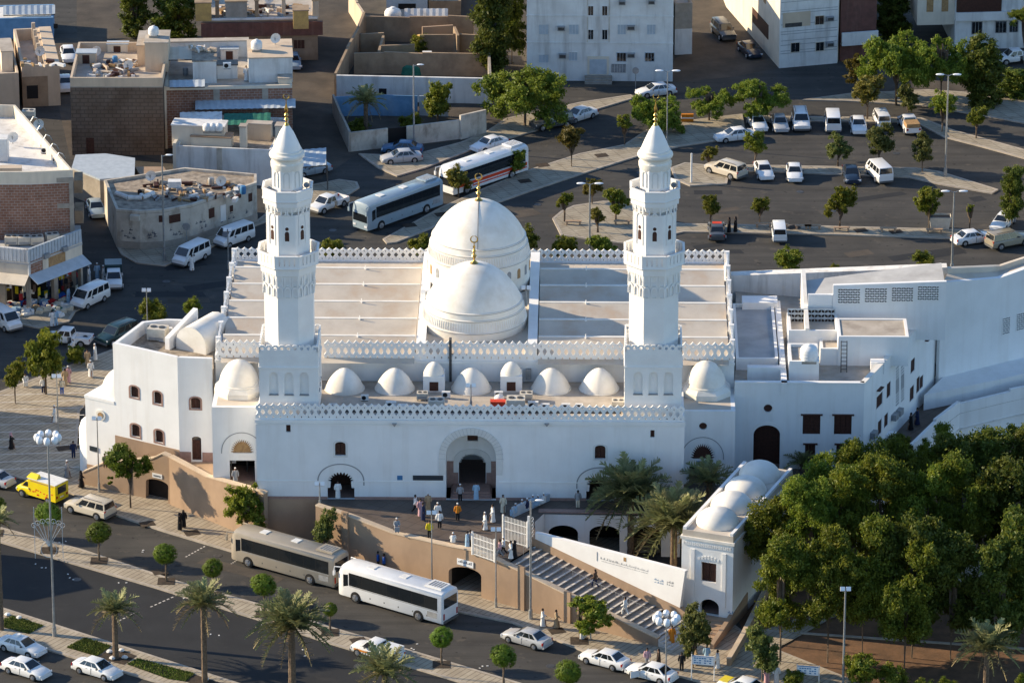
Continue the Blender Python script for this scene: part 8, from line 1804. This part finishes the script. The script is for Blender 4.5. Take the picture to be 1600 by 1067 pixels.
# --- cream block
zc = 13.5; q = pp([(1217,107),(1308,99),(1330,40),(1310,-20),(1120,-25),(1135,12)]); o = thing('cream_block', 'cream apartment block with a sunlit side and a shaded grooved front at the top right', 'building')
MB().prism(ccw(q), 0, zc).build('wall', G['cream_wall'], o)
a, b2, c3 = Vector((*q[0],0)), Vector((*q[1],0)), Vector((*q[5],0)); F = Frame((a.x,a.y,0), math.atan2((b2-a).y,(b2-a).x)); s_ = thing('shaded_front', 'x','x',(F.o.x,F.o.y,0),F.yaw); del s_['category']; del s_['label']; s_.parent = o; Lw = (b2-a).length
MB().box(0,Lw,-.04,-.001,0,zc).build('front_panel', G['old_white'], s_)
for row in (2, 16, 20, 37, 48, 52, 62, 69, 78, 82): z = F.aty(1250,row,0).z; MB().box(.15,Lw-.1,-.055,-.041,z-.03,z+.03).build('groove', G['grey_metal'], s_)
p0_, p1_ = F.aty(1223,21,0), F.aty(1266,40,0); MB().box(p0_.x,p1_.x,-.08,-.056,p1_.z,p0_.z).build('balcony_opening', G['beige_wall'], s_); MB().box(p0_.x+.3,p0_.x+2.4,-.10,-.081,p1_.z,p1_.z+.5).build('balcony_clutter', G['steel_dark'], s_)
for (a_, t, b_, bo) in ((1274,26,1287,38),(1236,68,1249,81),(1275,67,1287,79)): hwin(F, s_, a_, t, b_, bo, 'glass_dark', 'cream_wall', 2, y=-.06)
for (px, py) in ((1296,29),(1296,69)): hac(F, s_, px, py, .45, -.06)
F = Frame((c3.x,c3.y,0), math.atan2((a-c3).y,(a-c3).x)); s_ = thing('sunlit_side', 'x','x',(F.o.x,F.o.y,0),F.yaw); del s_['category']; del s_['label']; s_.parent = o; Lw = (a-c3).length
for u in (.25,.42,.58,.72): 
    for z in (6.0, 9.5): MB().box(Lw*u-.5,Lw*u+.5,-.04,-.001,z,z+1.5).build('window', G['wood_tan'], s_)
MB().box(Lw*.5,Lw*.8,-.06,-.001,2.0,3.8).build('shop_window', G['wood_brown'], s_)
# --- recessed dark house and the right hand white house
F, o, Lw, D, zt, zr_ = house('dark shaded house with a white balcony band beside the cream block', (1312,96), (1368,92), 0, -40, 'maroon_panel', 'roof_grey', .4); z0_, z1_ = F.aty(1330,68,0).z, F.aty(1330,48,0).z; MB().box(0,Lw,-.9,-.6,z0_,z1_).build('balcony_band', G['old_white'], o); MB().box(0,Lw,-.6,-.001,z0_,z0_+.15).build('balcony_floor', G['concrete'], o)
F, o, Lw, D, zt, zr_ = house('white house with a brown upper balcony in the top right corner', (1491,78), (1660,74), -30, -80, 'old_white', 'roof_grey', .4, cat='house')
z0_, z1_ = F.aty(1530,31,0).z, F.aty(1530,18,0).z
MB().box(0,Lw,-.5,-.001,z0_,z1_).build('balcony_band', G['old_white'], o); MB().box(.1,Lw*.42,-.3,-.001,z1_+.01,zt-.5).build('wooden_balcony_screen', G['wood_brown'], o)
for (a, t, b2, bo) in ((1519,35,1534,53),(1556,34,1572,51),(1578,34,1590,50)): hwin(F, o, a, t, b2, bo, 'glass_dark', 'grey_metal', 3)
MB().box(-4.5,-.001,.5,D,3,zt).build('sunlit_wing', G['cream_wall'], o)
for x in (-3.4,-1.6): MB().box(x,x+.8,.45,.499,zt-4,zt-2.4).build('window', G['wood_tan'], o)
# --- unseen blocks added just outside the picture to shade the streets
for i, (a, b2, t, bk, m_) in enumerate((((-330,720),(-120,700),560,480,'beige_wall'), ((-340,560),(-140,545),430,360,'old_white'), ((-240,330),(-90,330),230,170,'adobe'), ((-330,900),(-230,880),760,700,'cream_wall'), ((-420,1010),(-300,985),860,820,'beige_wall'), ((1700,330),(1850,330),230,150,'cream_wall'))):
    F, o, Lw, D, zt, zr_ = house('flat-roofed unseen block added beyond the %s of the picture' % ('left edge by the plaza', 'left edge by the shops', 'left edge by the brick building', 'left edge by the main road', 'lower left corner', 'right edge by the car park')[i], a, b2, t, bk, m_)
# ================================================================= small things on roofs and roads
def dish(px, py, z, label, s=.6):
    p = P(px, py, z); o = thing('satellite_dish', label, 'satellite dish', (p.x, p.y, z), R(20)); MB().tube((0,0,0),(0,0,.8),.05,n=6).build('mast', G['steel'], o)
    b = MB(); st = [(s*math.cos(i*.5236), -.15-.0*i, .8+s*math.sin(i*.5236)) for i in range(12)]; b.add(st+[(0,.12,.8)], [(i, (i+1)%12, 12) for i in range(12)]); b.tube((0,.1,.8),(0,-.5,1.0),.03,n=4); b.build('reflector', G['white_metal'], o)
zz1 = ZAT(P(113,243,0).y, 122)-1.1; zz2 = ZAT(P(262,232,0).y, 137)-.35
for (px, py, z, l) in ((150,90,zz1,'dish at the left of the brown block house roof'),(200,112,zz1,'dish near the front edge of the brown block house roof'),(352,76,zz2,'dish at the back of the white roofed house'),(430,70,zz2+3.05,'dish on the right roof room of the white roofed house'),
    (60,205,12.0,'dish in the middle of the white roof terrace'),(20,225,12.0,'dish by the white box on the roof terrace'),(345,293,4.2,'dish on the right half of the whitewashed roof'),(235,285,4.2,'dish at the back of the whitewashed roof'),(62,90,5.5,'dish on the beige unfinished house'),(420,8,5.0,'dish on the brown two-storey house')): dish(px, py, z, 'white '+l)
for i, (px, py, z, l) in enumerate(((330,290,4.2,'blue plastic barrel on the whitewashed roof'),(380,303,4.2,'blue plastic barrel near the right end of the whitewashed roof'),(290,118,zz2,'plastic barrel on the white roofed house'),(180,100,zz1,'plastic barrel among the scrap on the brown block house'))):
    p = P(px, py, z); b = MB(); b.lathe([(.28,0),(.32,.1),(.33,.45),(.32,.8),(.26,.9)], 12); o = b.build('barrel', G['sign_blue'] if i % 2 else G['grey_metal'], None, 40, loc=(p.x, p.y, z+.01)); tag(o, l if i % 2 == 0 and i < 2 else l.replace('blue plastic','plastic'), 'barrel')
Fq = frame_px((30,260),(110,262)); 
for i, (px, py, k) in enumerate(((70,240,1),(88,255,1),(45,185,0))):
    q = Fq.atz(px, py, 11.75); ac_unit(Fq, q.x, q.y, 11.75, 'air conditioner on the white roof terrace, %s' % ('middle','front','back')[i], .9, 0, k)
def slabroom(px0, px1, yb, yt, ybk, z, lab, m='cream_wall'):
    F = frame_px((px0, yb), (px1, yb), z); L = F.loc(P(px1, yb, z)).x; h = ZAT(F.o.y, yt)-z; d = max(1., F.atz(px0, ybk, z+h).y); o = thing('rooftop_shed', lab, 'shed', (F.o.x, F.o.y, z), F.yaw)
    MB().box(0, L, 0, d, 0, h).build('wall', G[m], o); MB().box(-.1, L+.1, -.1, d+.1, h+.001, h+.1).build('roof', G['sheet_blue'], o); MB().box(L*.3, L*.3+.8, -.03, -.001, 0, min(h-.2, 1.9)).build('door', G['wood_brown'], o)
slabroom(120, 150, 100, 84, 78, zz1, 'small beige shed at the back left of the brown block house roof', 'beige_wall'); slabroom(168, 200, 82, 70, 66, zz1, 'low cream shed at the back of the brown block house roof')
slabroom(345, 372, 94, 78, 72, zz2, 'small white shed at the back of the white roofed house', 'old_white')
# service covers, patches and empty tree pits
r_ = random.Random(31)
for i, (px, py) in enumerate([(120,905),(340,868),(430,930),(700,990),(560,1040),(860,1040),(260,440),(240,350),(520,360),(840,320),(1100,395),(1300,330),(1400,240),(1250,300),(1000,270),(60,860),(1450,395)]):
    p = P(px, py, 0); b = MB(); b.lathe([(.42,.0),(.42,.012),(.36,.016)], 14, (0,0,0)); tag(b.build('manhole_cover', G['steel_dark'], None, loc=(p.x, p.y, .006)), kind='structure')
for i in range(26):
    px, py = [(r_.uniform(60,700), r_.uniform(830,960)), (r_.uniform(1060,1560), r_.uniform(300,340)), (r_.uniform(1100,1500), r_.uniform(375,400)), (r_.uniform(520,900), r_.uniform(330,390)), (r_.uniform(230,420), r_.uniform(410,520))][i % 5]
    p = P(px, py, 0); w, d = r_.uniform(.8, 4.5), r_.uniform(.5, 1.2); a = R(-33) if i % 5 == 0 else R(r_.choice([0, 22])); c_, s__ = math.cos(a), math.sin(a); q = [(-w,-d),(w,-d*r_.uniform(.8,1)),(w*r_.uniform(.85,1),d),(-w,d)]
    b = MB(); b.add([(p.x+x*c_-y*s__, p.y+x*s__+y*c_, .0065+.0002*i) for x, y in q], [(0,1,2,3)]); tag(b.build('asphalt_patch', G['asphalt_dark' if i % 3 else 'dirt']), kind='structure')
for (px, py) in ((775,278),(848,258),(905,268) if False else (820,283),(940,243),(1240,355),(1345,360),(1400,362),(690,335),(640,352),(1160,205),(300,832),(500,882),(640,925),(870,985),(230,818),(100,700),(250,893),(560,1000)):
    p = P(px, py, .15); b = MB(); b.box(-.7,.7,-.6,.6,.150,.158); tag(b.build('soil_square', G['dark_soil'], None, loc=(p.x, p.y, 0), rz=R(20)), kind='structure')
for k, (px, py) in enumerate(((60,885),(110,900),(300,935),(420,975),(230,860),(90,850),(330,990),(190,905),(480,1020),(650,1010),(760,1045),(540,985))):
    for j in range(3):
        p = P(px+r_.uniform(-14,14), py+r_.uniform(-6,6), 0); b = MB(); b.box(-.09,.09,-.06,.06,0,.03); tag(b.build('paper_scrap', G['old_white'], None, loc=(p.x, p.y, .008), rz=r_.random()*3), 'scrap of white litter lying on the dark road', 'litter', 'scraps of litter on the road')
